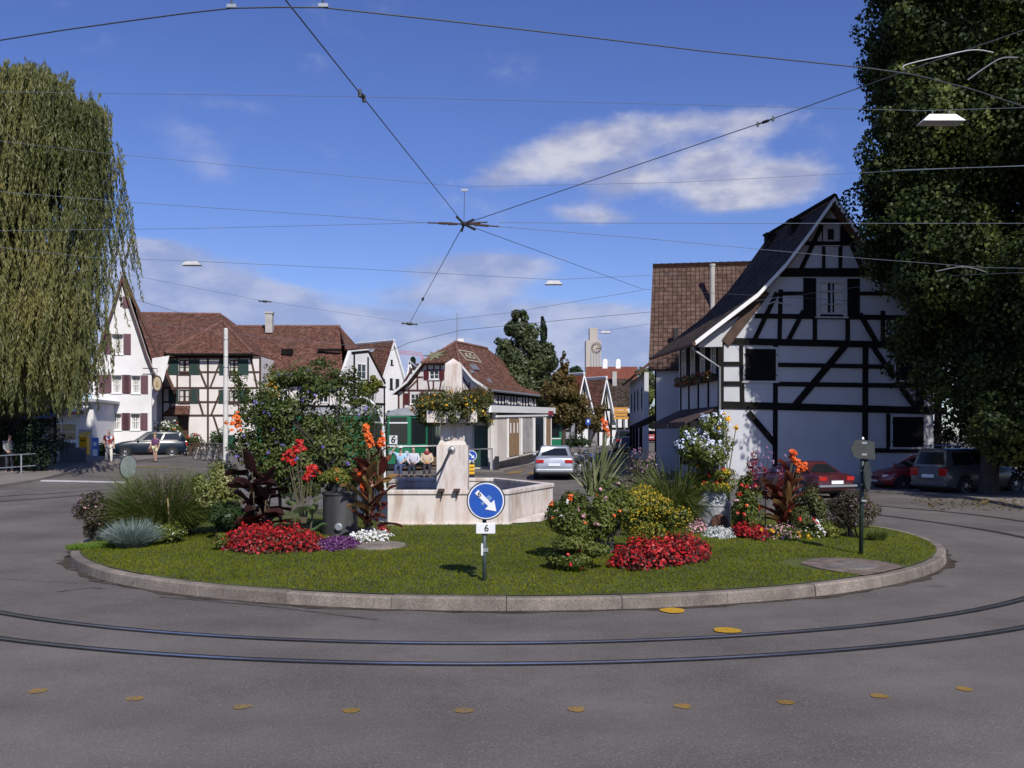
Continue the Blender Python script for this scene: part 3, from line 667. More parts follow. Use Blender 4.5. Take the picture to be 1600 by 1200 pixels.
# ---------------------------------------------------------------- right half-timbered house
def build_right_house():
    p0 = D(1128, 680, 42.5); pl = Pl(p0, (math.cos(R(5)), math.sin(R(5)))); c5 = lambda x, y: (1000+x/2.4, 290+y/2.4)
    h = thing('timbered_house', 'tall half-timbered house with black beams, shaded white gable and dark closed shutters at the right', 'house', (p0.x+5, p0.y+5, 0))
    pv = pl.off(.55)
    L = [pv.uv(*c5(x, y)) for x, y in ((205, 585), (300, 512), (440, 405), (545, 293), (640, 168), (727, 45))]
    ax, az_ = L[-1]
    Rr = [(2*ax-a, z) for a, z in L]
    Lw = 7.0
    W = 2*ax-.0; zb = -.1
    def under(a):
        pr = L if a < ax else Rr[::-1]
        for (p, q) in zip(pr[:-1], pr[1:]):
            if p[0] <= a <= q[0]: return p[1]+(q[1]-p[1])*(a-p[0])/(q[0]-p[0])-.2
        return L[0][1]
    aR = W-.0
    out = [(0, zb), (aR, zb), (aR, under(aR-.01))]+[(a, z-.22) for a, z in Rr[1:-1] if a < aR]+[(ax, az_-.3)]+[(a, z-.22) for a, z in L[::-1][1:-1] if a > 0]+[(0, under(.01))]
    r_ = lambda x0, y0, x1, y1: pl.rect(*c5(x0, y0), *c5(x1, y1))
    wa = r_(685, 145, 745, 222); wm = r_(660, 350, 775, 492)
    ex = MB(); side_walls(ex, pl, 0, zb, out[-1][1], Lw); side_walls(ex, pl, aR-.28, zb, out[-1][1], Lw)
    ex.prism([pl.pt(a, z, -Lw) for a, z in out], pl.n*-.2)
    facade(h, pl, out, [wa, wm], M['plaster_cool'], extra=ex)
    t = MB(); HL = lambda x0, x1, y, w, y1=None: ((x0, y), (x1, y1 or y), w)
    timber_px(t, pl, [
        ((303, 575), (303, 1085), 22), ((508, 600), (506, 1085), 18), ((845, 600), (843, 1085), 22), ((1118, 560), (1118, 1085), 26), ((380, 600), (383, 825), 17), ((1055, 735), (1055, 840), 17), ((930, 855), (930, 1000), 14),
        ((527, 390), (522, 590), 16), ((655, 488), (655, 590), 16), ((778, 488), (778, 590), 16), ((910, 470), (910, 596), 16), ((688, 150), (688, 312), 12), ((750, 215), (750, 312), 13), ((1040, 600), (1040, 830), 13),
        HL(300, 1150, 822, 27, 846), HL(315, 1150, 583, 25, 602), HL(430, 1015, 489, 18, 496), HL(525, 925, 326, 32), HL(660, 795, 133, 15), HL(600, 838, 217, 14),
        HL(525, 618, 405, 14), HL(822, 940, 405, 14), HL(315, 385, 668, 15), HL(515, 955, 672, 16, 680), HL(315, 385, 742, 16), HL(515, 1120, 744, 17, 752), HL(875, 1045, 993, 17), HL(1055, 1120, 741, 15),
        ((512, 402), (428, 580), 16), ((612, 470), (555, 580), 16), ((822, 480), (888, 594), 18), ((872, 604), (952, 722), 18), ((978, 758), (1035, 836), 19), ((768, 600), (578, 826), 24), ((405, 850), (508, 972), 21),
        ((680, 150), (603, 312), 15), ((758, 150), (832, 312), 15), ((958, 495), (1002, 590), 16), ((1078, 620), (1120, 740), 14),
        ((715, 65), (545, 296), 10), ((738, 65), (912, 300), 12)], 1/2.4, 1000, 290)
    t.build('timber_frame', M['timber'], h)
    t = MB(); timber_px(t, pl, [((470, 395), (318, 592), 36), ((395, 470), (300, 520), 12)], 1/2.4, 1000, 290, d=.09); t.build('brace', M['timber_brown'], h)
    window(h, pl, wa, 'frame_grey', nx=1, ny=1, fw=.2, depth=-.04, fd=.1)
    q = MB(); a0, z0, a1, z1 = r_(750, 150, 786, 214); pbox(q, pl, a0, z0, a1, z1, .01, .05); q.build('shutter', M['sh_black'], h)
    window(h, pl, wm, 'frame_grey', nx=2, ny=3, fw=.17, depth=-.05, fd=.11, shut='sh_black', shw=wm[2]*0+.62*(wm[2]-wm[0])*.65, curtain=True)
    for r in (r_(385, 605, 515, 740), r_(950, 615, 1055, 738), r_(938, 860, 1068, 988)): closed_window(h, pl, r)
    q = MB(); pbox(q, pl, .0, zb, aR, .55, 0, .05); q.build('plinth', M['concrete'], h)
    rf = MB(); roof_curve(rf, pl, L, .6, Lw+.4); rf2 = rf; roof_curve(rf, pl, Rr, .6, Lw+.4)
    ro = rf.build('roof', [M['tile_dark'], M['roof_wood']], h)
    q = MB(); ridge_cap(q, pl.pt(ax, az_+.02, .62), pl.pt(ax, az_+.02, -Lw-.4), .14); q.build('ridge_tiles', M['tile_dark'], ro)
    q = MB(); barge(q, pl, L, .60, .64, .2, .03); barge(q, pl, Rr, .60, .64, .2, .03); q.build('barge_board', M['white_paint'], ro)
    # soffit triangle under the flared eave, lit white
    q = MB(); a2, z2 = L[1]; q.prism([pl.pt(L[0][0]+.25, L[0][1]-.18, .06), pl.pt(.0, L[0][1]-.16, .06), pl.pt(.0, under(.02)-.02, .06), pl.pt((L[0][0]+L[1][0])/2, (L[0][1]+L[1][1])/2-.2, .06)], pl.n*-.12)
    q.build('eave_panel', M['plaster_cool'], h)
    # gutter along the street eave and its downpipe
    q = MB(); e = L[0]; q.tube([pl.pt(e[0]-.06, e[1]-.1, .7), pl.pt(e[0]-.06, e[1]-.1, -Lw-.4)], .08, 8); q.build('gutter', M['roof_wood'], h)
    q = MB(); q.tube([pl.pt(e[0], e[1]-.15, .1), pl.pt(e[0]+.15, e[1]-.35, .1), pl.pt(-.12, e[1]-1.05, .1), pl.pt(-.12, .1, .1)], .05, 8); q.build('downpipe', M['gutter'], h)
    for d, hh in ((2.4, .3), (5.6, .3)):
        q = MB(); pbox(q, pl, ax-.75, az_-1.6, ax-.35, az_-.35, -d, -d-.45); pbox(q, pl, ax-.8, az_-.35, ax-.30, az_-.25, -d+.05, -d-.5); q.build('chimney', M['timber'], h)
    # street side: windows, flower boxes, awnings
    ps = Pl(pl.pt(0, 0, -Lw), pl.n)   # u points from back to front, normal towards the street
    t = MB(); zt = out[-1][1]-.25
    timbers(t, ps, [(0.1, z, Lw-.05, z, .22) for z in (zt, zt-1.9, 3.05)]+[(a, .3, a, zt, .18) for a in (.2, 1.72, 3.37, 5.02, 6.85)])
    t.build('timber_frame', M['timber'], h)
    for a in (.95, 2.55, 4.2, 5.9):
        wo = window(h, ps, (a-.36, zt-1.75, a+.36, zt-.35), nx=2, ny=2, depth=.0, shut='sh_black', shw=.34)
        q = MB(); pbox(q, ps, a-.6, zt-2.15, a+.6, zt-1.93, .06, .32); fb = q.build('flower_box', M['timber_brown'], h)
        leaf_cloud('flowers', fb, [ps.pt(a+random.uniform(-.6, .6), zt-1.9+random.uniform(-.25, .2), random.uniform(.05, .45)) for _ in range(160)], .12, 'leaf_mid', blossoms=('bl_red', 50, .09))
        wo = window(h, ps, (a-.7, .9, a+.7, 2.6), fm='timber', nx=2, ny=1, depth=.0)
    for k, (b0, b1) in enumerate(((.3, 3.4), (3.7, 6.7))):
        q = MB(); q.prism([ps.pt(b0, 3.5, .05), ps.pt(b0, 3.42, .05), ps.pt(b0, 2.75, 1.5), ps.pt(b0, 2.83, 1.5)], ps.u*(b1-b0))
        q.prism([ps.pt(b0, 2.83, 1.5), ps.pt(b0, 2.83, 1.53), ps.pt(b0, 2.55, 1.53), ps.pt(b0, 2.55, 1.5)], ps.u*(b1-b0))
        q.build('awning', mat('brown awning cloth %d' % k, (.06, .035, .03), .9, .2), h)
    q = MB()   # bracket lantern arm near the rake
    q.tube([pl.pt(ax*.33, L[2][1]-.55, .75), pl.pt(ax*.33+.5, L[2][1]-.35, .8), pl.pt(ax*.33+1.2, L[2][1]-.55, .8)], .03, 6); q.build('bracket', M['steel'], h)
    # ---- house behind, tiled slope facing us
    e0 = D(1013, 577, 53.2); r0 = D(1020, 416, 57.3); u = V((.985, -.17, 0)); back = V((r0.x-e0.x, r0.y-e0.y, 0))
    h2 = thing('tiled_house', 'house with a large brown tiled roof slope beside the black beamed gable', 'house', (e0.x+5, e0.y+3, 0))
    Lh = 10.
    rf = MB(); roof_face(rf, [e0, e0+u*Lh, r0+u*Lh, r0]); e1 = r0+back+V((0, 0, e0.z-r0.z)); roof_face(rf, [e1+u*Lh, e1, r0, r0+u*Lh])
    ro = rf.build('roof', [M['tile_brown'], M['roof_wood']], h2)
    q = MB(); ridge_cap(q, r0, r0+u*Lh, .14); q.build('ridge_tiles', M['tile_brown'], ro)
    q = MB(); i0 = e0+u*.35+back.normalized()*.4; i1 = e1+u*.35-back.normalized()*.4; dz = V((0, 0, 1)); tp = r0+u*.35-dz*.3
    zg = gz(i0.x, i0.y)-.3
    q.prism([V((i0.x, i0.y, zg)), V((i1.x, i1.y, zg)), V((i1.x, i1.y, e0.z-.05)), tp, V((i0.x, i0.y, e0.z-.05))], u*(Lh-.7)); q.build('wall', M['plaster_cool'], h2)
    pg = Pl(V((i1.x, i1.y, 0)), i0-i1); t = MB(); Wg = (i0-i1).length
    timbers(t, pg, [(0, z, Wg, z, .22) for z in (e0.z-.1, 3.2)]+[(a, .4, a, e0.z, .2) for a in (.1, Wg*.35, Wg*.68, Wg-.1)]); t.build('timber_frame', M['timber'], h2)
    for a in (Wg*.2, Wg*.52, Wg*.84): window(h2, pg, (a-.4, 3.9, a+.4, 5.1), nx=2, depth=0., shut='sh_black', shw=.35)
    q = MB(); q.prism([pg.pt(.2, 3.4, .02), pg.pt(.2, 3.3, .02), pg.pt(.2, 2.7, 1.3), pg.pt(.2, 2.8, 1.3)], pg.u*(Wg-.4)); q.build('awning', M['cloth_dark'], h2)
    q = MB(); b = D(1113, 486, 55.0); tt = D(1113, 416, 55.0); q.tube([b, tt], .14, 10); q.tube([tt, tt+V((0, 0, .12))], .17, 10); q.build('chimney_pipe', M['concrete'], h2)
    q = MB(); q.box(D(1056, 521, 53.6), (.25, .3, .5)); q.build('vent', M['black'], h2)
    # next houses up the street on the right, mostly hidden
    h3 = thing('street_house', 'dark narrow house end behind the tiled roof house beside the green street trees', 'house', (10.5, 70, .6))
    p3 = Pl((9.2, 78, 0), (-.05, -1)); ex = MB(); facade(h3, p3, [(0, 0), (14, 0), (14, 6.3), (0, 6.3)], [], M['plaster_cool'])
    rf = MB(); a_, b_, c_, d_ = p3.pt(-.3, 6.2, .6), p3.pt(14.3, 6.2, .6), p3.pt(14.3, 10, -4), p3.pt(-.3, 10, -4); roof_face(rf, [a_, b_, c_, d_]); rf.build('roof', [M['tile_brown'], M['roof_wood']], h3)
    for a in (2, 5, 8, 11.5): window(h3, p3, (a-.5, 4, a+.5, 5.4), nx=2, depth=.0, shut='sh_black', shw=.4); window(h3, p3, (a-.9, 1.2, a+.9, 3), nx=2, ny=1, fm='timber', depth=.0)

# ---------------------------------------------------------------- white gabled house at the left
def build_left_house():
    P0 = D(237, 680, 66.); u = V((math.cos(R(18)), math.sin(R(18)), 0)); pl = Pl(P0, u); k = lambda x, y: (x/3, 400+y/3)
    h = thing('white_house', 'white gabled house with plum shutters and a flared brown roof beside the willow', 'house', (P0.x-6, P0.y+4, 0.9))
    pv = pl.off(.35)
    Rr = [pv.uv(*k(x, y)) for x, y in ((752, 580), (722, 535), (690, 455), (655, 345), (615, 225), (572, 72))]
    ax, az_ = Rr[-1]; Ll = [(2*ax-a, z) for a, z in Rr]; zb = .3; aL = 2*ax
    out = [(aL, zb), (0, zb), (0, Rr[0][1]+.5)]+[(a-.03, z-.16) for a, z in Rr[1:-1]]+[(ax, az_-.2)]+[(a+.03, z-.16) for a, z in Ll[::-1][1:-1]]+[(aL, Rr[0][1]+.5)]
    rr = lambda x0, y0, x1, y1: pl.rect(*k(x0, y0), *k(x1, y1))
    W = [rr(*q) for q in ((557, 190, 574, 243), (525, 365, 577, 460), (524, 558, 570, 642), (616, 560, 658, 644), (420, 558, 462, 642), (524, 738, 568, 815), (612, 738, 656, 815), (430, 738, 470, 815))]
    ex = MB(); side_walls(ex, pl, -.28, zb, Rr[0][1]+.4, 11); side_walls(ex, pl, aL, zb, Rr[0][1]+.4, 11)
    facade(h, pl, out, W, M['plaster'], .4, extra=ex)
    for i, r in enumerate(W):
        window(h, pl, r, 'white_paint', nx=1 if i == 0 else 2, ny=2, depth=-.34, fw=.06, shut=None if i == 0 else 'sh_plum', shw=.46, curtain=i in (1, 2, 3, 5, 6), sill=i > 0)
    q = MB(); a0, z0, a1, z1 = W[0]; pbox(q, pl, a1+.02, z0, a1+.5, z1, .01, .05); q.build('shutter', M['sh_plum'], h)
    rf = MB(); tail = pv.uv(*k(815, 615))
    prof = [(tail[0], tail[1])]+[(a, z) for a, z in Rr[1:]]
    roof_curve(rf, pl, Rr, .35, 12.); roof_curve(rf, pl, Ll, .35, 12.)
    # broad flared back part of the roof, wider than the gable
    pb = pl.off(-2.5)
    B = [pb.uv(*k(x, y)) for x, y in ((820, 622), (795, 565), (748, 458), (692, 330), (642, 222), (580, 85))]
    roof_curve(rf, pl, B, -2.5, 12.2, .2)
    rf.build('roof', [M['tile_red'], M['roof_wood']], h)
    q = MB(); barge(q, pl, Rr, .35, .40, .16, .02); barge(q, pl, Ll, .35, .4, .16, .02); q.build('barge_board', M['grey_paint'], h)
    q = MB(); a, z = pl.uv(*k(722, 690)); q.prism([pl.pt(0.02, z+3, -.3), pl.pt(1.1, z+3.2, -.3), pl.pt(.75, z+1.6, -.3), pl.pt(.02, z-.2, -.3)], pl.n*-.3); q.build('corbel', M['plaster'], h)
    s = thing('hanging_crest', 'oval cream crest sign hung at the corner of the white gabled house', 'sign', pl.pt(.9, 4.4, .4))
    c = pl.pt(*pl.uv(*k(738, 600)), .4); mx = rotM(pl.n); mb = MB(); mb.lathe([(.30, -.04), (.32, 0), (.30, .04)], (0, 0, 0), 20); mb.v = [tuple(c+mx@V((v[0], v[1]*1.75, v[2]))) for v in mb.v]; mb.build('rim', M['timber_brown'], s)
    mb = MB(); mb.lathe([(.24, .04), (.24, .06)], (0, 0, 0), 20); mb.v = [tuple(c+mx@V((v[0], v[1]*1.85, v[2]))) for v in mb.v]; mb.build('face', plain('crest cream', (.40, .34, .22)), s)
    mb = MB(); mb.box(c+pl.n*.08, (.17, .05, .36), M=Matrix((pl.u, pl.n, V((0, 0, 1)))).transposed()); mb.build('emblem', plain('crest brown', (.35, .22, .1)), s)
    mb = MB(); mb.tube([c+V((0, 0, .75)), c+V((0, 0, 1.0)), c-pl.u*.9+V((0, 0, 1.))], .03); mb.build('bracket', M['black'], s)
    # flat-roofed shop annex with an awning, below the willow
    pa = Pl(D(146, 680, 61.), (math.cos(R(6)), math.sin(R(6)))); s = thing('shop_annex', 'low white shop annex with a flat roof and red striped awning under the willow', 'shop', (pa.p.x-3, pa.p.y+2, .8))
    a0 = pa.uv(40, 680)[0]; z1 = pa.uv(146, 628)[1]; ex = MB(); side_walls(ex, pa, -.28, .4, z1, 6.)
    wh = [(a0+1.2, 1.9, a0+3.0, 3.0)]
    facade(s, pa, [(a0, .4), (0, .4), (0, z1), (a0, z1)], wh, M['plaster'], extra=ex); window(s, pa, wh[0])
    q = MB(); pbox(q, pa, a0-.2, z1, .35, z1+.16, -6.2, .5); q.build('roof', M['grey_paint'], s)
    q = MB(); za = pa.uv(140, 644)[1]
    q.prism([pa.pt(a0+.5, za+.45, .02), pa.pt(a0+.5, za+.4, .02), pa.pt(a0+.5, za, 1.3), pa.pt(a0+.5, za+.05, 1.3)], pa.u*(-a0-.7)); aw = q.build('awning', plain('awning white', (.6, .58, .56)), s)
    q = MB(); pbox(q, pa, a0+.5, za-.16, -.2, za+.0, 1.3, 1.325); q.build('valance', plain('awning red', (.3, .05, .045)), aw)
    pbx = MB(); pbox(pbx, pa, -.85, .6, -.1, 2.6, .0, .04); pbx.build('door', M['grey_panel'], s)

# ---------------------------------------------------------------- long half-timbered inn with hipped roof
def build_inn():
    c = lambda x, y: (200+x/4, 450+y/4)
    P0 = D(254, 680, 78.); pl = Pl(P0, (1, .0)); a1 = pl.uv(407, 680)[0]; zt = pl.uv(*c(0, 428))[1]; zb = .3
    h = thing('half_timbered_inn', 'long half-timbered house with hipped red brown roof, pink white walls and green shutters', 'house', (P0.x+6, P0.y+6, .7))
    rr = lambda x0, y0, x1, y1: pl.rect(*c(x0, y0), *c(x1, y1))
    W = [rr(*q) for q in ((318, 448, 385, 540), (634, 448, 690, 542), (318, 635, 383, 720), (630, 638, 690, 720))]
    door = rr(312, 790, 380, 985)
    Ld = 14.; ex = MB(); side_walls(ex, pl, 0, zb, zt, Ld); side_walls(ex, pl, a1-.28, zb, zt, Ld)
    pbox(ex, pl, -1.3, zb, -.002, zt-2.2, -.6, -.3); facade(h, pl, [(0, zb), (a1, zb), (a1, zt), (0, zt)], W, M['plaster_pink'], extra=ex)
    t = MB(); Hh = lambda y: ((212, y), (830, y), 11)
    timber_px(t, pl, [((218, 430), (218, 1000), 11), ((308, 430), (308, 625), 10), ((388, 430), (388, 625), 10), ((500, 430), (500, 1000), 12), ((612, 430), (612, 1000), 9), ((692, 430), (692, 800), 9), ((826, 430), (826, 1000), 11),
        Hh(434), Hh(525), Hh(624), Hh(712), Hh(796), ((278, 432), (245, 525), 10), ((415, 435), (492, 622), 11), ((588, 435), (515, 622), 11), ((768, 432), (808, 620), 11), ((245, 796), (272, 712), 9),
        ((424, 640), (472, 796), 11), ((582, 640), (520, 796), 11), ((742, 625), (760, 712), 9), ((535, 800), (580, 940), 10), ((300, 625), (300, 712), 9), ((392, 625), (392, 712), 9)], 1/4, 200, 450, wmin=.1)
    t.build('timber_frame', M['timber_brown'], h)
    for r in W: window(h, pl, r, 'timber_brown', nx=2, ny=2, depth=-.12, shut='sh_green', shw=.78, curtain=True)
    q = MB(); pbox(q, pl, *door, .01, .06); q.build('door', M['timber_brown'], h)
    q = MB(); b = [pl.pt(*pl.uv(*c(x, y)), d) for x, y, d in ((250, 790, 1.3), (415, 790, 1.3), (390, 735, .03), (280, 735, .03))]; roof_face(q, b, .1); q.build('porch_roof', [M['tile_red'], M['timber_brown']], h)
    # hipped roof over the front block
    pv = pl.off(.5); eL = pv.pt(*pv.uv(*c(232, 407))); eR = pv.pt(*pv.uv(*c(778, 407)))
    A = D(347, 502, 82.); Bk = V((A.x, 92., A.z)); eLb = V((eL.x, 94, eL.z)); eRb = V((eR.x, 94, eR.z))
    rf = MB(); roof_face(rf, [eL, eR, A]); roof_face(rf, [eR, eRb, Bk, A]); roof_face(rf, [eLb, eL, A, Bk])
    # higher roof behind to the left, and the long wing to the right
    q0 = D(196, 489, 92.); q1 = D(345, 491, 92.); e0 = D(180, 560, 83.); e1 = D(372, 560, 83.); hip = D(385, 548, 90.)
    roof_face(rf, [e0, e1, q1, q0]); roof_face(rf, [e1, V((e1.x+2, 96, e1.z)), V((q1.x, 93, q1.z)), q1])
    w0 = D(352, 510, 88.); w1 = D(531, 510, 88.); f0 = D(385, 586, 80.5); f1 = D(537, 597, 80.5)
    roof_face(rf, [f0, f1, w1, w0])
    # right gable end of the wing, with a small hip
    g0 = V((f1.x-.5, f1.y, 0)); pg = Pl(g0, (.42, .91)); hl = D(541, 546, 82.4); hr = D(561, 544, 85.); ge = D(585, 600, 87.5)
    roof_face(rf, [hl, hr, w1]); roof_face(rf, [ge, hr, w1, V((w0.x, w0.y+.5, w0.z)), V((w0.x+1, ge.y+9, ge.z))])
    ro = rf.build('roof', [M['tile_red'], M['roof_wood']], h)
    
    for a_, b_ in ((w0, w1), (eL, A), (eR, A), (q0, q1)): q = MB(); ridge_cap(q, a_, b_, .125); q.build('ridge_tiles', M['ridge'], ro)
    gutter = MB(); gutter.tube([eL+V((-.05, -.1, -.12)), eR+V((.05, -.1, -.12))], .11, 8); gutter.tube([f0+V((0, -.1, -.1)), f1+V((0, -.1, -.1))], .1, 8); gutter.build('gutter', M['timber'], h)
    q = MB(); cc = D(421, 505, 87.); q.box(cc, (.6, .6, 1.7)); q.box(cc+V((0, 0, .9)), (.75, .75, .15)); q.build('chimney', M['concrete'], ro)
    for x, y, yy in ((449, 550, 83.5),):
        q = MB(); s_ = D(x, y, yy); q.box(s_, (.9, .5, .5)); q.build('dormer', M['timber'], ro)
    q = MB(); a_ = D(497, 546, 83.9); b_ = D(533, 548, 83.9); q.box((a_+b_)/2, ((b_-a_).length, .3, .22)); q.build('roof_window', M['timber'], ro)
    # wing walls
    q = MB(); zz = f1.z-.15; q.prism([V((f0.x-1, f0.y+.6, .2)), V((f1.x-.5, f1.y+.6, .2)), V((f1.x-.5, f1.y+.6, zz)), V((f0.x-1, f0.y+.6, zz))], (0, .3, 0)); q.build('wall', M['plaster_pink'], h)
    pw = Pl((f0.x, f0.y+.6, 0), (1, 0)); Lw = f1.x-f0.x-.5; t = MB()
    timbers(t, pw, [(0, z, Lw, z, .2) for z in (zz-.1, 4.6, 3.3)]+[(Lw*i/9, .5, Lw*i/9, zz, .16) for i in range(10)]); t.build('timber_frame', M['timber'], h)
    for i in (1, 3, 5, 7): a = Lw*(i+.5)/9; window(h, pw, (a-.4, 4.9, a+.4, 6.0), nx=2, depth=.02)
    # gable end
    zhl, zge = hl.z, ge.z
    ag = (V((ge.x, ge.y, 0))-g0).dot(pg.u); ah = (V((hr.x, hr.y, 0))-g0).dot(pg.u); az0 = (V((hl.x, hl.y, 0))-g0).dot(pg.u)
    out = [(.3, .4), (ag, .4), (ag, zge), (ah, hr.z-.1), (az0, zhl-.1), (.3, f1.z-.1)]
    facade(h, pg, out, [], M['plaster'], name='gable_wall')
    t = MB(); zz = f1.z; timbers(t, pg, [(.3, z, ag, z, .2) for z in (zz-.1, zz-1.6, 3.3)]+[(.4, .5, .4, zz, .2), (ag*.33, .5, ag*.33, hr.z-.6, .2), (ag*.62, .5, ag*.62, hr.z-.8, .2), (ag-.15, .5, ag-.15, zz, .2), (az0+.1, zhl-.3, ah, hr.z-.3, .2), (ah, hr.z-.3, ag, zge, .22)])
    t.build('timber_frame', M['timber'], h)
    window(h, pg, (ag*.38, zz+.4, ag*.57, zz+1.7), nx=2, depth=.02); window(h, pg, (ag*.38, 4.2, ag*.57, zz-1.75+.0), nx=2, depth=.02)

def build_white_gable():
    P0 = D(593, 680, 88.); pl = Pl(P0, (.66, .75)); L = pl.uv(593, 604); Rr = pl.uv(633, 604); A = pl.uv(612, 533); zb = .5
    h = thing('white_house', 'narrow white gabled house with red tiles in the distance left of the central tram', 'house', (P0.x-4, P0.y+5, .9))
    r = lambda x0, y0, x1, y1: pl.rect(x0, y0, x1, y1)
    W = [r(610.5, 562, 614, 570), r(609, 591, 614, 608), r(618, 592, 624, 606), r(598, 592, 602, 604)]
    hw = (Rr[0]-L[0])/2; ax = (L[0]+Rr[0])/2
    out = [(L[0], zb), (Rr[0], zb), (Rr[0], L[1]), (ax, A[1]-.1), (L[0], L[1])]
    ex = MB(); side_walls(ex, pl, L[0], zb, L[1], 13); side_walls(ex, pl, Rr[0]-.28, zb, L[1], 13)
    facade(h, pl, out, W, M['plaster'], extra=ex)
    for w_ in W: window(h, pl, w_, nx=1, ny=2, depth=-.12, fw=.05, fm='timber')
    rf = MB(); roof_curve(rf, pl, [(L[0]-.5, L[1]-.7), (ax, A[1]+.15)], .25, 13.5); roof_curve(rf, pl, [(Rr[0]+.5, L[1]-.7), (ax, A[1]+.15)], .25, 13.5); rf.build('roof', [M['tile_red'], M['white_paint']], h)
    q = MB(); s_ = D(582, 548, 90.5); q.box(s_, (1.4, .5, .3)); q.build('skylight', M['steel'], h)

def text_mesh(name, s, mt, parent, c, u, n, height, depth=.01, bold=True):
    """extruded lettering standing on a plane with axis u and normal n, centred at c"""
    cu = bpy.data.curves.new(name, 'FONT'); cu.body = s; cu.size = height*1.38; cu.extrude = depth; cu.align_x = 'CENTER'; cu.align_y = 'CENTER'
    if bold: cu.offset = height*.02
    o = bpy.data.objects.new(name+'_tmp', cu); link(o); dg = bpy.context.evaluated_depsgraph_get()
    me = bpy.data.meshes.new_from_object(o.evaluated_get(dg)); bpy.data.objects.remove(o)
    me.materials.clear(); me.materials.append(mt)
    B = BASE.get(parent.name, V((0, 0, 0))); up = V(n).cross(V(u)).normalized()
    mx = Matrix((V(u), up, V(n))).transposed()
    for v in me.vertices: v.co = mx@v.co+V(c)-B
    k = link(bpy.data.objects.new(name, me)); k.parent = parent; BASE[k.name] = B; return k

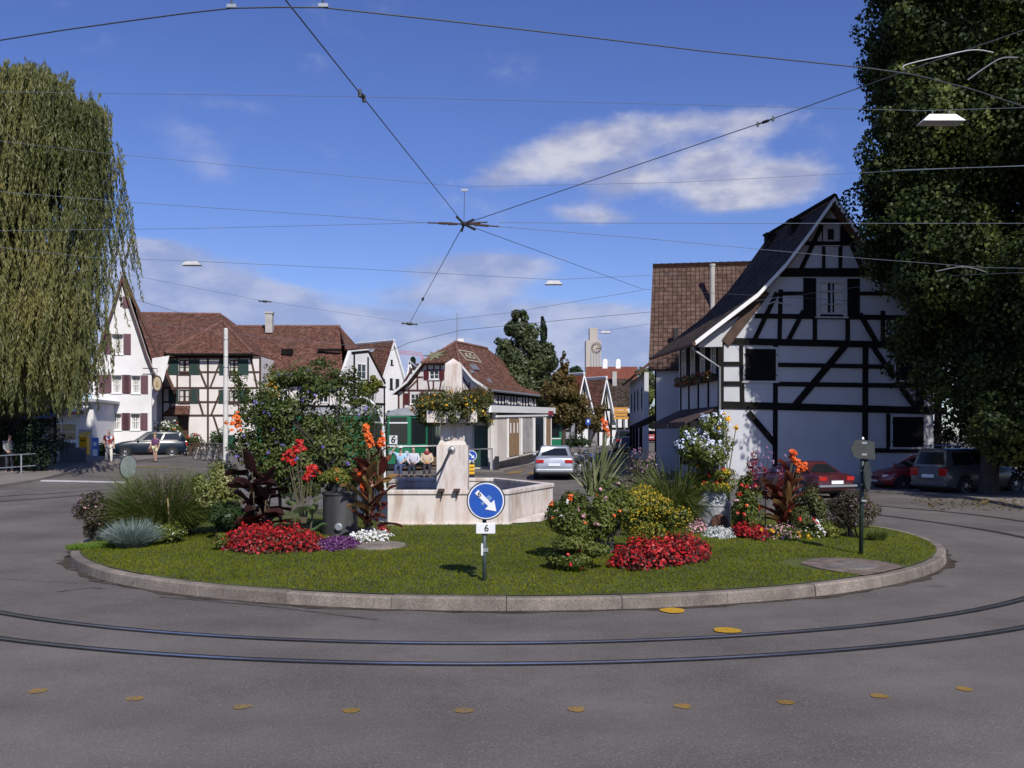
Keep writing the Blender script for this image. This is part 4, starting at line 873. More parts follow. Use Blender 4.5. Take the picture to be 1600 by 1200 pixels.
def build_house65():
    P0 = D(622, 680, 76.); pl = Pl(P0, (.93, -.37)); c = lambda x, y: (520+x/4, 480+y/4)
    h = thing('half_timbered_house', 'half-timbered house with dark red shutters, half-hipped roof and number tiles in the centre', 'house', (P0.x+3, P0.y+3, .6))
    pv = pl.off(.5); EL = pv.uv(612, 614); HL = pv.uv(650, 567); HR = pv.uv(726, 565); ER = pv.uv(764, 608); ML = pv.uv(636, 584)
    aR = pl.uv(757, 680)[0]; Ld = 11.; zb = .3; zw = pl.uv(*c(395, 545))[1]
    zr = D(689, 535, 77.).z; am = (HL[0]+HR[0])/2
    P = lambda q, d: pl.pt(q[0], q[1], d)
    ER2 = (ER[0]-1.3, ER[1]+.85); EL2 = (EL[0]+1.3, EL[1]+.89); zh = (HL[1]+HR[1])/2
    HR = (ER2[0]+(am-ER2[0])*(zh-ER2[1])/(zr-ER2[1]), zh); HL = (EL2[0]+(am-EL2[0])*(zh-EL2[1])/(zr-EL2[1]), zh)
    R0 = pl.pt(am, zr, -2.2); R1 = pl.pt(am, zr, -Ld+2.6)
    rf = MB()
    roof_face(rf, [P(HL, .5), P(HR, .5), R0]); roof_face(rf, [P(HR, -Ld), P(HL, -Ld), R1])
    roof_face(rf, [P(EL2, -Ld), P(EL2, .5), P(HL, .5), R0, R1, P(HL, -Ld)]); roof_face(rf, [P(EL, -Ld), P(EL, .5), P(EL2, .5), P(EL2, -Ld)])
    roof_face(rf, [P(ER2, .5), P(ER2, -Ld), P(HR, -Ld), R1, R0, P(HR, .5)]); roof_face(rf, [P(ER, .5), P(ER, -Ld), P(ER2, -Ld), P(ER2, .5)])
    ro = rf.build('roof', [M['tile_red'], M['roof_wood']], h)
    q = MB(); ridge_cap(q, R0, R1, .12); ridge_cap(q, P(HL, .5), R0, .1); ridge_cap(q, P(HR, .5), R0, .1); q.build('ridge_tiles', M['ridge'], ro)
    q = MB(); barge(q, pl, [EL, EL2, HL], .5, .55, .2, .02); barge(q, pl, [ER, ER2, HR], .5, .55, .2, .02); q.build('barge_board', M['white_paint'], ro)
    W = [pl.rect(*c(602, 395), *c(664, 450)), pl.rect(*c(484, 540), *c(540, 605))]
    out = [(0, zb), (aR, zb), (aR, ER[1]-.1), (ER2[0]-.1, ER2[1]-.2), (HR[0]-.05, HR[1]-.15), (HL[0]+.05, HL[1]-.15), (EL2[0]+.1, EL2[1]-.2), (0, EL[1]+.1)]
    ex = MB(); side_walls(ex, pl, 0, zb, EL[1]-.1, Ld); side_walls(ex, pl, aR-.28, zb, ER[1]-.1, Ld)
    facade(h, pl, out, W, M['plaster_pink'], extra=ex)
    t = MB(); timber_px(t, pl, [((400, 520), (960, 520), 11), ((412, 545), (412, 800), 12), ((530, 365), (530, 520), 10), ((440, 455), (600, 455), 9) if 0 else ((480, 437), (565, 437), 9), ((595, 455), (605, 520), 9), ((630, 455), (630, 520), 9), ((680, 455), (668, 520), 9),
        ((556, 365), (556, 395), 9), ((592, 365), (592, 395), 8), ((632, 365), (632, 395), 8), ((672, 365), (672, 395), 8), ((520, 358), (830, 358), 10), ((590, 393), (680, 393), 8), ((590, 455), (690, 455), 8), ((440, 515), (540, 400), 10), ((470, 515), (530, 455), 9), ((800, 420), (860, 515), 10),
        ((855, 470), (855, 520), 9), ((500, 380), (420, 515), 12), ((445, 520), (445, 800), 9), ((478, 520), (478, 610), 8), ((560, 520), (560, 800), 9), ((950, 530), (950, 800), 11), ((400, 640), (960, 640), 10), ((880, 520), (930, 520), 20)], 1/4, 520, 480, wmin=.1)
    t.build('timber_frame', M['timber_red'], h)
    window(h, pl, W[0], nx=2, ny=2, depth=-.08, shut='sh_red', shw=.42); window(h, pl, W[1], nx=2, ny=2, depth=-.08, shut='sh_red', shw=.45)
    # side wall with close studs
    ps = Pl(pl.pt(aR, 0, 0), -pl.n); t = MB(); zt = ER[1]-.2
    timbers(t, ps, [(.1, zt, Ld, zt, .2), (.1, zt-1.7, Ld, zt-1.7, .2)]+[(Ld*i/17, zt-3.5, Ld*i/17, zt, .16) for i in range(18)]); t.build('timber_frame', M['timber'], h)
    for i in (2, 6, 10, 14): a = Ld*(i+.5)/17; window(h, ps, (a-.24, zt-1.45, a+.24, zt-.2), nx=1, depth=.02, sill=False)
    q = MB(); q.tube([ps.pt(-.3, ER[1]-.1, .75), ps.pt(Ld, ER[1]-.1, .75)], .09, 8); q.build('gutter', M['gutter'], h)
    q = MB(); cc = D(720, 546, 80.); q.box(cc, (.5, .5, 1.7)); q.build('chimney', M['plaster'], ro)
    # number 65 and a star laid in pale tiles on the slope, a skylight and the aerial
    nrR = (P(ER2, -Ld)-P(ER2, .5)).cross(R0-P(ER2, .5)).normalized(); nrR = nrR if nrR.z > 0 else -nrR
    def onplane(x, y, p, n_):
        d = V(((x-800)/F, 1, (HZ-y)/F)); o = V((0, 0, CH)); return o+d*((V(p)-o).dot(n_)/d.dot(n_))
    pale = plain('pale laid tiles', (.30, .27, .2), .8); sp = -pl.n
    cc = onplane(734, 557, R0, nrR); up = nrR.cross(sp).normalized()
    q = MB(); hw = .62
    for (a, b, wa, hb) in ((0, .52, 2.9, .12), (0, -.52, 2.9, .12), (-1.39, 0, .16, .98), (1.39, 0, .16, .98)):
        q.box(cc+sp*a+up*b+nrR*.02, (wa, hb, .05), M=Matrix((sp, up, nrR)).transposed())
    q.build('number_border', pale, ro); text_mesh('number', '65', pale, ro, cc+nrR*.03, sp*2.1, nrR, .62, .02)
    nf = (P(HR, .5)-P(HL, .5)).cross(R0-P(HL, .5)).normalized(); nf = nf if nf.z > 0 else -nf
    cs = onplane(679, 556, R0, nf); q = MB(); uu = pl.u; uf = nf.cross(uu).normalized()
    st = [cs+nf*.02+(uu*math.cos(2*math.pi*i/16)+uf*math.sin(2*math.pi*i/16))*(.95 if i % 2 == 0 else .4) for i in range(16)]
    q.prism(st, nf*.05); q.build('roof_star', plain('mossy star tiles', (.15, .16, .09), .85), ro)
    for x, y, w_, h_ in ((741, 575, 1.1, .55), (737, 582, .5, .3), (764, 596, .5, .4)):
        q = MB(); q.box(onplane(x, y, P(ER2, .5), nrR)+nrR*.06, (w_, h_, .1), M=Matrix((sp, up, nrR)).transposed()); q.build('skylight', M['steel'], ro)
    q = MB(); b = D(714, 541, 79.); tp = D(714, 490, 79.); q.tube([b, tp], .035, 6)
    for k_, y in enumerate((492, 498, 504, 511, 520)): q.tube([D(714-7+k_, y, 79.), D(714+7-k_, y, 79.)], .025, 4)
    q.build('aerial', M['steel'], ro)

def far_gable(name, label, xl, xr, xa, ya, ye, Y, depth, mt, timb=True, u=(1, 0), chim=None, ybase=695):
    P0 = D(xl, 680, Y); pl = Pl(P0, u); aR = pl.uv(xr, 680)[0]; zt = pl.uv((xl+xr)/2, ye)[1]; A = pl.uv(xa, ya); zb = gz(P0.x, P0.y)-.4
    h = thing(name, label, 'house', (P0.x+aR/2, P0.y+depth/2, zb+.4))
    W = [(aR*.3, zt+.5, aR*.48, zt+1.7), (aR*.55, zt+.5, aR*.72, zt+1.7), (aR*.16, zt-1.9, aR*.34, zt-.6), (aR*.62, zt-1.9, aR*.8, zt-.6)]
    W = [w_ for w_ in W if w_[3] < A[1]-.8]
    ex = MB(); side_walls(ex, pl, 0, zb, zt, depth); side_walls(ex, pl, aR-.28, zb, zt, depth)
    facade(h, pl, [(0, zb), (aR, zb), (aR, zt), (A[0], A[1]-.1), (0, zt)], W, M['plaster'], extra=ex)
    for w_ in W: window(h, pl, w_, nx=2, ny=1, depth=-.1, sill=False)
    if timb:
        t = MB(); timbers(t, pl, [(0, zt, aR, zt, .25), (0, zt-2.3, aR, zt-2.3, .25), (.1, zb, .1, zt, .22), (aR-.1, zb, aR-.1, zt, .22), (A[0], zt, A[0], A[1]-.3, .2), (aR*.25, zt, A[0], A[1]-.5, .2), (aR*.75, zt, A[0], A[1]-.5, .2), (aR*.45, zb, aR*.45, zt, .2), (aR*.1, zt-2.2, aR*.4, zt-.1, .2), (aR*.9, zt-2.2, aR*.6, zt-.1, .2), (aR*.22, zt+1.9, aR*.78, zt+1.9, .2)])
        t.build('timber_frame', M['timber'], h)
    k = (A[1]-zt)/max(.1, A[0]); rf = MB()
    roof_curve(rf, pl, [(-.5, zt-.5*k), (A[0], A[1]+.15)], .4, depth+.3); roof_curve(rf, pl, [(aR+.5, zt-.5*(A[1]-zt)/(aR-A[0])), (A[0], A[1]+.15)], .4, depth+.3)
    rf.build('roof', [mt, M['white_paint']], h)
    return h, pl
def build_far():
    far_gable('gabled_house', 'small white gabled house with bright red tiles behind the autumn tree', 899, 921, 909, 584, 630, 100, 12, M['tile_bright'], u=(.80, .6))
    far_gable('gabled_house', 'timbered white gable with brown roof, in the middle of the far row', 934, 955, 944, 590, 640, 108, 12, M['tile_red'], u=(.78, .62))
    # brown roof block, slope facing us
    h = thing('brown_roofed_house', 'far house with a plain brown roof slope behind the yellow road sign', 'house', (D(970, 680, 116)[0], 120, 1))
    rf = MB(); roof_face(rf, [D(953, 637, 112), D(990, 637, 112), D(990, 592, 117), D(948, 592, 117)]); rf.build('roof', [M['tile_dark'], M['white_paint']], h)
    q = MB(); a, b = D(955, 637, 113), D(988, 637, 113); q.box(((a.x+b.x)/2, 114.5, 2.7), (b.x-a.x, 3, 4.2)); q.build('wall', M['plaster'], h)
    pl = Pl((a.x, 113, 0), (1, 0)); t = MB(); timbers(t, pl, [(0, 4.6, b.x-a.x, 4.6, .25), (0, 3, b.x-a.x, 3, .25)]+[(k*.66, .8, k*.66, 4.7, .2) for k in range(5)]); t.build('timber_frame', M['timber'], h)
    q = MB(); q.box(D(960, 590, 116)+V((0, 0, -.3)), (.5, .5, 2.)); q.build('chimney', M['concrete'], h)
    # large red roof with two white chimneys
    h = thing('red_roofed_hall', 'large far building with a plain red roof and two white chimneys below the clock tower', 'building', (D(955, 680, 150)[0], 152, 1))
    rf = MB(); roof_face(rf, [D(914, 618, 146), D(997, 618, 146), D(996, 573, 152), D(916, 573, 152)]); ro = rf.build('roof', [M['tile_bright'], M['white_paint']], h)
    a, b = D(916, 680, 148), D(995, 680, 148); q = MB(); q.box(((a.x+b.x)/2, 150, 4.), (b.x-a.x, 5, 8)); q.build('wall', M['plaster'], h)
    for x in (945, 965.5):
        q = MB(); c = D(x, 573, 152); q.box(c+V((0, 0, .1)), (.75, .75, 1.3)); q.lathe([(.45, .75), (.3, 1.1), (.0, 1.2)], c, 10); q.build('chimney', M['white_paint'], ro)
    # clock tower
    Yt = 205.; s = F/Yt; c = lambda x, y: D(x, y, Yt)
    t = thing('clock_tower', 'pale stepped church tower with a large open clock face', 'tower', (c(927, 680)[0], Yt+1.5, 1))
    M['tower'] = mat('tower concrete', (.46, .41, .36), .9, .06, .5, 8, .05, .1)
    q = MB(); a, b = c(915.5, 532), c(939, 690); q.box(((a.x+b.x)/2, Yt+1.6, a.z/2), (b.x-a.x, 3.2, a.z)); q.build('shaft', M['tower'], t)
    q = MB(); a, b = c(921.5, 512), c(934, 532); q.box(((a.x+b.x)/2, Yt+1.6, (a.z+b.z)/2), (b.x-a.x, 2.6, a.z-b.z)); q.build('belfry', M['tower'], t)
    q = MB()
    for x in (924, 928.5, 933, 937): a = c(x, 548); b = c(x, 580); q.box((a.x, Yt-.04, (a.z+b.z)/2), (.22, .12, a.z-b.z))
    q.build('louvre', M['grey_paint'], t)
    cc = c(932, 543)+V((0, -.28, 0)); mx = rotM((0, -1, 0)); q = MB()
    for i in range(40):
        a0, a1 = 2*math.pi*i/40, 2*math.pi*(i+1)/40
        q.tube([cc+V((1.0*math.cos(a0), 0, 1.0*math.sin(a0))), cc+V((1.0*math.cos(a1), 0, 1.0*math.sin(a1)))], .04, 5)
    for i in range(12):
        a0 = math.pi*i/6; d = V((math.cos(a0), 0, math.sin(a0))); bar(q, cc+d*.68, cc+d*.92, .1, .14, up=(0, 1, 0))
    ck = q.build('clock_face', M['black'], t)
    for a0, L_, w_ in ((R(10), .8, .13), (R(28), .52, .16)):
        q = MB(); d = V((math.cos(a0), 0, math.sin(a0))); bar(q, cc-d*.15+V((0, -.05, 0)), cc+d*L_+V((0, -.05, 0)), .05, w_, up=(0, 1, 0)); q.build('clock_hand', plain('clock gilt', (.6, .42, .1), .4, .5), ck)
    # background roofs between, far left
    far_gable('gabled_house', 'dark distant roof peeking between the white gable and the numbered house', 633, 655, 640, 566, 600, 110, 10, M['tile_dark'], timb=False)
    # construction crane jib far away
    q = MB(); a, b = D(618, 552, 260), D(660, 556, 260)
    for i in range(14):
        p0, p1 = a.lerp(b, i/14), a.lerp(b, (i+1)/14); q.tube([p0, p1], .09, 4); q.tube([p0+V((0, 0, .8)), p1+V((0, 0, .8))], .09, 4); q.tube([p0, (p0+p1)/2+V((0, 0, .8)), p1], .06, 4)
    q.tube([b, V((b.x, b.y, 0))], .25, 4)
    meta(q.build('crane_jib', plain('crane red', (.5, .16, .15))), 'faint red crane jib on the skyline beyond the white gable', 'crane')

def build_kiosk():
    n0 = D(777, 680, 51.); f0 = D(862, 680, 62.); pl = Pl(n0, (f0.x-n0.x, f0.y-n0.y)); Ls = pl.uv(862, 680)[0]
    pf = Pl(D(700, 680, 52.2), (1, -.0)); af = pf.uv(776, 680)[0]
    h = thing('kiosk', 'low flat-roofed tram stop kiosk with white fascia, green door and display windows', 'kiosk', (n0.x-1, n0.y+5, .4))
    zr = D(767, 644, 50.6).z; zb = .25
    q = MB(); pbox(q, pf, 0, zb, af, zr, -.25, 0); q.build('wall', M['plaster_shop'], h)
    q = MB(); q.prism([pf.pt(0, zb, -.3), pf.pt(af-.15, zb, -.3), V((f0.x-.3, f0.y, zb)), V((f0.x-2.6, f0.y, zb))], (0, 0, zr-zb+.3)); q.build('wall', M['grey_panel'], h)
    dr = pf.rect(741, 665, 763, 729); q = MB(); pbox(q, pf, dr[0], dr[1], dr[2], dr[3], .005, .05); d_ = q.build('door', mat('green door', (.012, .05, .035), .5, .15), h)
    q = MB(); q.tube([pf.pt(dr[2]-.12, dr[1]+.95, .05), pf.pt(dr[2]-.12, dr[1]+.95, .1), pf.pt(dr[2]-.3, dr[1]+.95, .1)], .015); q.build('handle', M['steel'], d_)
    q = MB(); pbox(q, pf, dr[0]-.1, dr[1], dr[0], dr[3]+.1, .003, .06); pbox(q, pf, dr[2], dr[1], dr[2]+.1, dr[3]+.1, .003, .06); q.build('door_frame', M['grey_panel'], h)
    q = MB(); b = D(771, 680, 51.2); q.box((b.x, b.y, (zb+zr)/2), (.3, .3, zr-zb)); q.build('pillar', M['plaster_shop'], h)
    q = MB(); b = D(776.5, 680, 50.8); q.box((b.x, b.y, (zb+1)/2), (.22, .25, 1.1)); q.build('pillar_base', M['black'], h)
    # display case along the street side
    z00, z01 = pl.uv(777, 722)[1], pl.uv(777, 652)[1]; z10, z11 = pl.uv(861, 702)[1], pl.uv(861, 650)[1]
    q = MB(); q.prism([pl.pt(0, z00, 0), pl.pt(Ls, z10, 0), pl.pt(Ls, z11, 0), pl.pt(0, z01, 0)], -pl.n*.5); cs = q.build('display_case', M['plaster_shop'], h)
    q = MB(); q.prism([pl.pt(-.1, z01, .08), pl.pt(Ls+.05, z11, .08), pl.pt(Ls+.05, z11+.1, .08), pl.pt(-.1, z01+.1, .08)], -pl.n*.6); q.build('case_lid', M['white_paint'], cs)
    for (x0, x1, mt) in ((793, 811, 'brown_panel'), (814.5, 832, 'grey_panel'), (834.5, 849, 'glass'), (851.5, 860, 'brown_panel')):
        a0, a1 = pl.uv(x0, 680)[0], pl.uv(x1, 680)[0]
        lo = lambda a: z00+(z10-z00)*a/Ls+.15; hi = lambda a: z01+(z11-z01)*a/Ls-.12
        q = MB(); q.prism([pl.pt(a0, lo(a0), .01), pl.pt(a1, lo(a1), .01), pl.pt(a1, hi(a1), .01), pl.pt(a0, hi(a0), .01)], pl.n*.03); pn = q.build('display_panel', M[mt], cs)
        if x0 == 793:
            q = MB()
            for i in range(3):
                a = a0+(a1-a0)*(.2+.3*i); zz = hi(a)-.75; pbox(q, pl, a-.1, zz, a+.1, zz+.55, .04, .055)
            q.build('poster', M['white_paint'], pn)
        for a in (a0, a1): q = MB(); q.prism([pl.pt(a-.05, lo(a)-.05, .01), pl.pt(a+.05, lo(a)-.05, .01), pl.pt(a+.05, hi(a)+.05, .01), pl.pt(a-.05, hi(a)+.05, .01)], pl.n*.06); q.build('panel_frame', M['white_paint'], pn)
    # flat roof with white fascia
    a = D(722, 633, 49.8); b = D(768, 633, 49.8); c = D(868, 637, 62.5); d = V((c.x-4.2, c.y, c.z)); th = .36
    q = MB(); q.prism([a, b, c, d], (0, 0, -th)); q.build('roof', M['white_paint'], h)
    q = MB(); i_ = V((0, 0, -th-.01)); nn = V((-.25, .4, 0)); q.prism([a+i_+nn, b+i_+nn, c+i_-V((.3, .4, 0)), d+i_], (0, 0, -.3)); q.build('soffit', M['timber_brown'], h)
    q = MB(); sc_ = D(858, 645.5, 61.2); q.box(sc_+V((.12, 0, 0)), (.06, 1.0, .26), rz=-math.atan2(pl.u.x, pl.u.y)); q.build('shop_sign', plain('sign red', (.25, .03, .04)), h)
    q = MB(); p, r_ = D(727, 703, 48.), D(769, 701, 50.6); q.tube([p, r_], .035, 8); q.tube([p, V((p.x, p.y, gz(p.x, p.y)))], .035, 8); q.tube([r_, V((r_.x, r_.y, gz(r_.x, r_.y)))], .035, 8)
    meta(q.build('handrail', M['steel']), 'grey steel barrier rail in front of the green kiosk door', 'railing')
# ---------------------------------------------------------------- foliage tools
LM = {
 'leaf_mid': leafmat('mid green leaves', (.045, .070, .012), (.115, .145, .024), (.18, .195, .042)),
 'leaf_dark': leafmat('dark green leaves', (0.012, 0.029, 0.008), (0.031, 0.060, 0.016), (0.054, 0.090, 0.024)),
 'leaf_bush': leafmat('loose bush leaves', (.032, .055, .012), (.082, .115, .026), (.15, .18, .055)),
 'leaf_yel': leafmat('yellow green leaves', (.065, .090, .012), (.155, .175, .026), (.23, .23, .045)),
 'leaf_cream': leafmat('variegated leaves', (0.099, 0.121, 0.028), (0.185, 0.213, 0.050), (0.483, 0.454, 0.241)),
 'leaf_olive': leafmat('olive leaves', (0.050, 0.057, 0.017), (0.106, 0.121, 0.035), (0.156, 0.156, 0.057)),
 'leaf_brown': leafmat('dusky brown green leaves', (0.043, 0.037, 0.023), (0.092, 0.078, 0.043), (0.142, 0.114, 0.078)),
 'leaf_plum': leafmat('plum tinted leaves', (0.043, 0.028, 0.028), (0.092, 0.064, 0.064), (0.170, 0.114, 0.128)),
 'leaf_red': leafmat('dark red begonia leaves', (0.039, 0.011, 0.010), (0.077, 0.020, 0.015), (0.099, 0.055, 0.022)),
 'leaf_silver': leafmat('silver leaves', (0.250, 0.280, 0.260), (0.420, 0.450, 0.430), (0.550, 0.570, 0.550), trans=.1),
 'leaf_violet': leafmat('dark violet leaves', (0.064, 0.017, 0.078), (0.128, 0.035, 0.142), (0.185, 0.071, 0.185)),
 'leaf_autumn': leafmat('autumn leaves', (0.071, 0.064, 0.020), (0.142, 0.106, 0.034), (0.241, 0.121, 0.043)),
 'leaf_birch': leafmat('birch leaves', (0.050, 0.071, 0.028), (0.106, 0.131, 0.051), (0.170, 0.177, 0.078)),
 'leaf_fir': leafmat('fir needles', (0.009, 0.020, 0.010), (0.020, 0.039, 0.018), (0.031, 0.053, 0.022)),
 'leaf_willow': leafmat('willow leaves', (.062, .077, .020), (.14, .152, .046), (.255, .225, .075), trans=.3),
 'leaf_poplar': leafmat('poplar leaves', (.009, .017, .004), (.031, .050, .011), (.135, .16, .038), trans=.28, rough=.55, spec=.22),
 'blade_green': leafmat('grass blades', (0.064, 0.092, 0.018), (0.121, 0.163, 0.034), (0.185, 0.199, 0.064)),
 'blade_lawn': leafmat('lawn blades', (.085, .118, .003), (.15, .172, .006), (.205, .21, .012), spec=.08),
 'blade_moss': leafmat('bright mat blades', (0.085, 0.156, 0.017), (0.142, 0.227, 0.028), (0.170, 0.256, 0.043)),
 'blade_blue': leafmat('blue fescue blades', (0.142, 0.199, 0.170), (0.241, 0.312, 0.270), (0.341, 0.398, 0.341)),
 'blade_dark': leafmat('dark sedge blades', (0.031, 0.050, 0.014), (0.071, 0.099, 0.028), (0.114, 0.128, 0.043)),
 'blade_phor': leafmat('sword leaves', (0.062, 0.081, 0.025), (0.125, 0.156, 0.062), (0.237, 0.237, 0.125), trans=.12),
 'plume': leafmat('purple brown plumes', (0.078, 0.060, 0.051), (0.142, 0.106, 0.088), (0.199, 0.149, 0.128)),
 'canna_dark': leafmat('dark canna leaves', (0.018, 0.008, 0.009), (0.035, 0.014, 0.014), (0.050, 0.022, 0.018), trans=.12, rough=.35),
 'canna_red': leafmat('red canna leaves', (0.078, 0.017, 0.017), (0.142, 0.031, 0.023), (0.170, 0.071, 0.031), trans=.25, rough=.35),
 'canna_olive': leafmat('bronze canna leaves', (0.142, 0.071, 0.026), (0.213, 0.121, 0.043), (0.256, 0.185, 0.064), trans=.3, rough=.4),
 'canna_green': leafmat('green canna leaves', (0.064, 0.106, 0.043), (0.106, 0.156, 0.064), (0.142, 0.199, 0.078), trans=.3, rough=.4),
 'bl_red': leafmat('red petals', (.28, .008, .008), (.50, .018, .012), (.62, .04, .03), trans=.2),
 'bl_begonia': leafmat('begonia petals', (.20, .006, .008), (.40, .014, .015), (.52, .035, .035), trans=.2),
 'bl_orange': leafmat('orange petals', (.60, .07, .008), (.75, .13, .015), (.8, .2, .03), trans=.2),
 'bl_yellow': leafmat('yellow petals', (.42, .26, .004), (.6, .40, .01), (.7, .5, .03), trans=.2),
 'bl_gold': leafmat('golden petals', (.7, .33, .004), (.8, .42, .008), (.8, .5, .02), trans=.2),
 'bl_violet': leafmat('violet petals', (0.132, 0.099, 0.396), (0.220, 0.176, 0.550), (0.330, 0.275, 0.660), trans=.2),
 'bl_white': leafmat('white petals', (.6, .6, .58), (.75, .75, .73), (.8, .8, .78), trans=.2),
 'bl_ice': leafmat('ice blue petals', (.42, .50, .70), (.55, .62, .78), (.72, .75, .8), trans=.2),
 'bl_pink': leafmat('pink petals', (.55, .22, .30), (.65, .34, .42), (.7, .5, .55), trans=.2),
 'bl_mauve': leafmat('mauve petals', (.22, .10, .22), (.32, .17, .32), (.4, .26, .4), trans=.2),
}
def tint(P, L, n):
    """leaf tint: random per leaf plus slow drifts through the plant, so clumps differ"""
    v = np.zeros(n)
    for wl in (L*9, L*9, L*20, L*20, L*38):
        d = rng.normal(size=3); d /= np.linalg.norm(d); v += np.sin(P@d*(6.283/wl)+rng.uniform(0, 6.283))
    return np.clip(.55*rng.beta(2, 2, n)+.22+.11*v, 0, 1).astype(np.float32)
def quads(name, parent, mt, C, Nn, L, W, T=None, jitter=.25):
    """many leaf-shaped faces: centres C, normals Nn, length L, width W"""
    C = np.asarray(C, float); n = len(C)
    if n == 0: return None
    Nn = np.asarray(Nn, float); Nn = Nn/(np.linalg.norm(Nn, axis=1, keepdims=True)+1e-9)
    if T is None: T = rng.normal(size=(n, 3))
    T = np.asarray(T, float); T = T-Nn*(T*Nn).sum(1, keepdims=True); T /= (np.linalg.norm(T, axis=1, keepdims=True)+1e-9)
    B = np.cross(Nn, T); k = 1+jitter*rng.uniform(-1, 1, (n, 1))
    l = T*L*k*.5; w_ = B*W*k*.5; fold = Nn*(W*.18)
    vs = np.stack([C-l, C+w_+l*.1+fold, C+l, C-w_+l*.1+fold], 1).reshape(-1, 3)
    Bs = BASE.get(parent.name, V((0, 0, 0))) if parent else V((0, 0, 0)); vs -= np.array(Bs)
    me = bpy.data.meshes.new(name); me.vertices.add(4*n); me.vertices.foreach_set('co', vs.ravel())
    me.loops.add(4*n); me.loops.foreach_set('vertex_index', np.arange(4*n, dtype=np.int32))
    me.polygons.add(n); me.polygons.foreach_set('loop_start', np.arange(0, 4*n, 4, dtype=np.int32)); me.polygons.foreach_set('loop_total', np.full(n, 4, np.int32))
    me.materials.append(mt); at = me.attributes.new('rnd', 'FLOAT', 'FACE'); at.data.foreach_set('value', tint(C, L, n))
    me.update(calc_edges=True); o = link(bpy.data.objects.new(name, me))
    if parent: o.parent = parent; BASE[o.name] = Bs
    return o
def strips(name, parent, mt, roots, dirs, length, width, bend, seg=4, flat=None, patch=False):
    """grass blades: root points, initial directions, drooping outwards by bend"""
    roots = np.asarray(roots, float); dirs = np.asarray(dirs, float); n = len(roots)
    dirs = dirs/np.linalg.norm(dirs, axis=1, keepdims=True); Ls = length*rng.uniform(.65, 1.1, (n, 1)) if np.isscalar(length) else np.asarray(length).reshape(n, 1)
    side = np.cross(dirs, np.array([0, 0, 1.])+rng.normal(size=(n, 3))*.4); side /= np.linalg.norm(side, axis=1, keepdims=True)+1e-9
    hz = dirs*np.array([1, 1, 0]); P = roots.copy(); d = dirs.copy(); out = []
    bd = bend*rng.uniform(.5, 1.4, (n, 1))
    for i in range(seg+1):
        t = i/seg; w_ = width*.5*(1-t**2)+.0006
        out.append(np.stack([P-side*w_, P+side*w_], 1))
        d = d+np.array([0, 0, -1.])*bd/seg*(t+.3)+hz*bd/seg*.3; d /= np.linalg.norm(d, axis=1, keepdims=True); P = P+d*Ls/seg
    vs = np.stack(out, 1).reshape(n*(seg+1)*2, 3)
    Bs = BASE.get(parent.name, V((0, 0, 0))) if parent else V((0, 0, 0)); vs = vs-np.array(Bs)
    b = (np.arange(n)*(seg+1)*2)[:, None]; fl = []
    for i in range(seg): fl.append(np.stack([b[:, 0]+2*i, b[:, 0]+2*i+1, b[:, 0]+2*i+3, b[:, 0]+2*i+2], 1))
    fi = np.stack(fl, 1).reshape(-1, 4).astype(np.int32); nf = len(fi)
    me = bpy.data.meshes.new(name); me.vertices.add(len(vs)); me.vertices.foreach_set('co', vs.ravel())
    me.loops.add(nf*4); me.loops.foreach_set('vertex_index', fi.ravel()); me.polygons.add(nf)
    me.polygons.foreach_set('loop_start', np.arange(0, 4*nf, 4, dtype=np.int32)); me.polygons.foreach_set('loop_total', np.full(nf, 4, np.int32))
    me.materials.append(mt); at = me.attributes.new('rnd', 'FLOAT', 'FACE')
    v = rng.beta(2, 2, n)
    if patch: v = .6*v+.2+.13*(np.sin(roots[:, 0]*1.7+np.sin(roots[:, 1]*1.1)*1.5)+np.sin(roots[:, 1]*2.3+roots[:, 0]*.6+1.)+np.sin(roots[:, 0]*4.9-roots[:, 1]*3.1)*.7)
    at.data.foreach_set('value', np.repeat(np.clip(v, 0, 1), seg).astype(np.float32))
    me.update(calc_edges=True); o = link(bpy.data.objects.new(name, me)); me.polygons.foreach_set('use_smooth', [True]*nf)
    if parent: o.parent = parent; BASE[o.name] = Bs
    return o
def clump_pts(c, r, n, k=14, hollow=.35, rc=.42, flat=None, zmin=None):
    """points spread through clumps inside an ellipsoid c,r; returns points, outward normals"""
    c = np.array(c, float); r = np.array(r, float)
    q = rng.normal(size=(k, 3)); q /= np.linalg.norm(q, axis=1, keepdims=True); q *= rng.uniform(hollow, .8, (k, 1))
    wts = rng.uniform(.5, 1.3, k); sz = rc*rng.uniform(.6, 1.15, k)
    i = rng.choice(k, n, p=(wts*sz**2)/(wts*sz**2).sum()); s = rng.normal(size=(n, 3)); s /= np.linalg.norm(s, axis=1, keepdims=True)
    s *= (rng.uniform(.35, 1, (n, 1))**.5)*sz[i][:, None]
    p = q[i]+s; nr = s/np.linalg.norm(s, axis=1, keepdims=True)+.5*p
    P = c+p*r
    if zmin is not None:
        ok = P[:, 2] > zmin; P = P[ok]; nr = nr[ok]
    return P, nr
def leaf_cloud(name, parent, pts, size, mk, blossoms=None):
    P = np.array([tuple(p) for p in pts]); o = quads(name, parent, LM[mk], P, rng.normal(size=P.shape)+[0, -.3, .8], size, size*.55)
    if blossoms:
        bm_, n, s = blossoms; q = P[rng.choice(len(P), n)]+rng.normal(size=(n, 3))*.03; quads('blossoms', parent, LM[bm_], q, rng.normal(size=q.shape)+[0, -1, .6], s, s*.9)
    return o
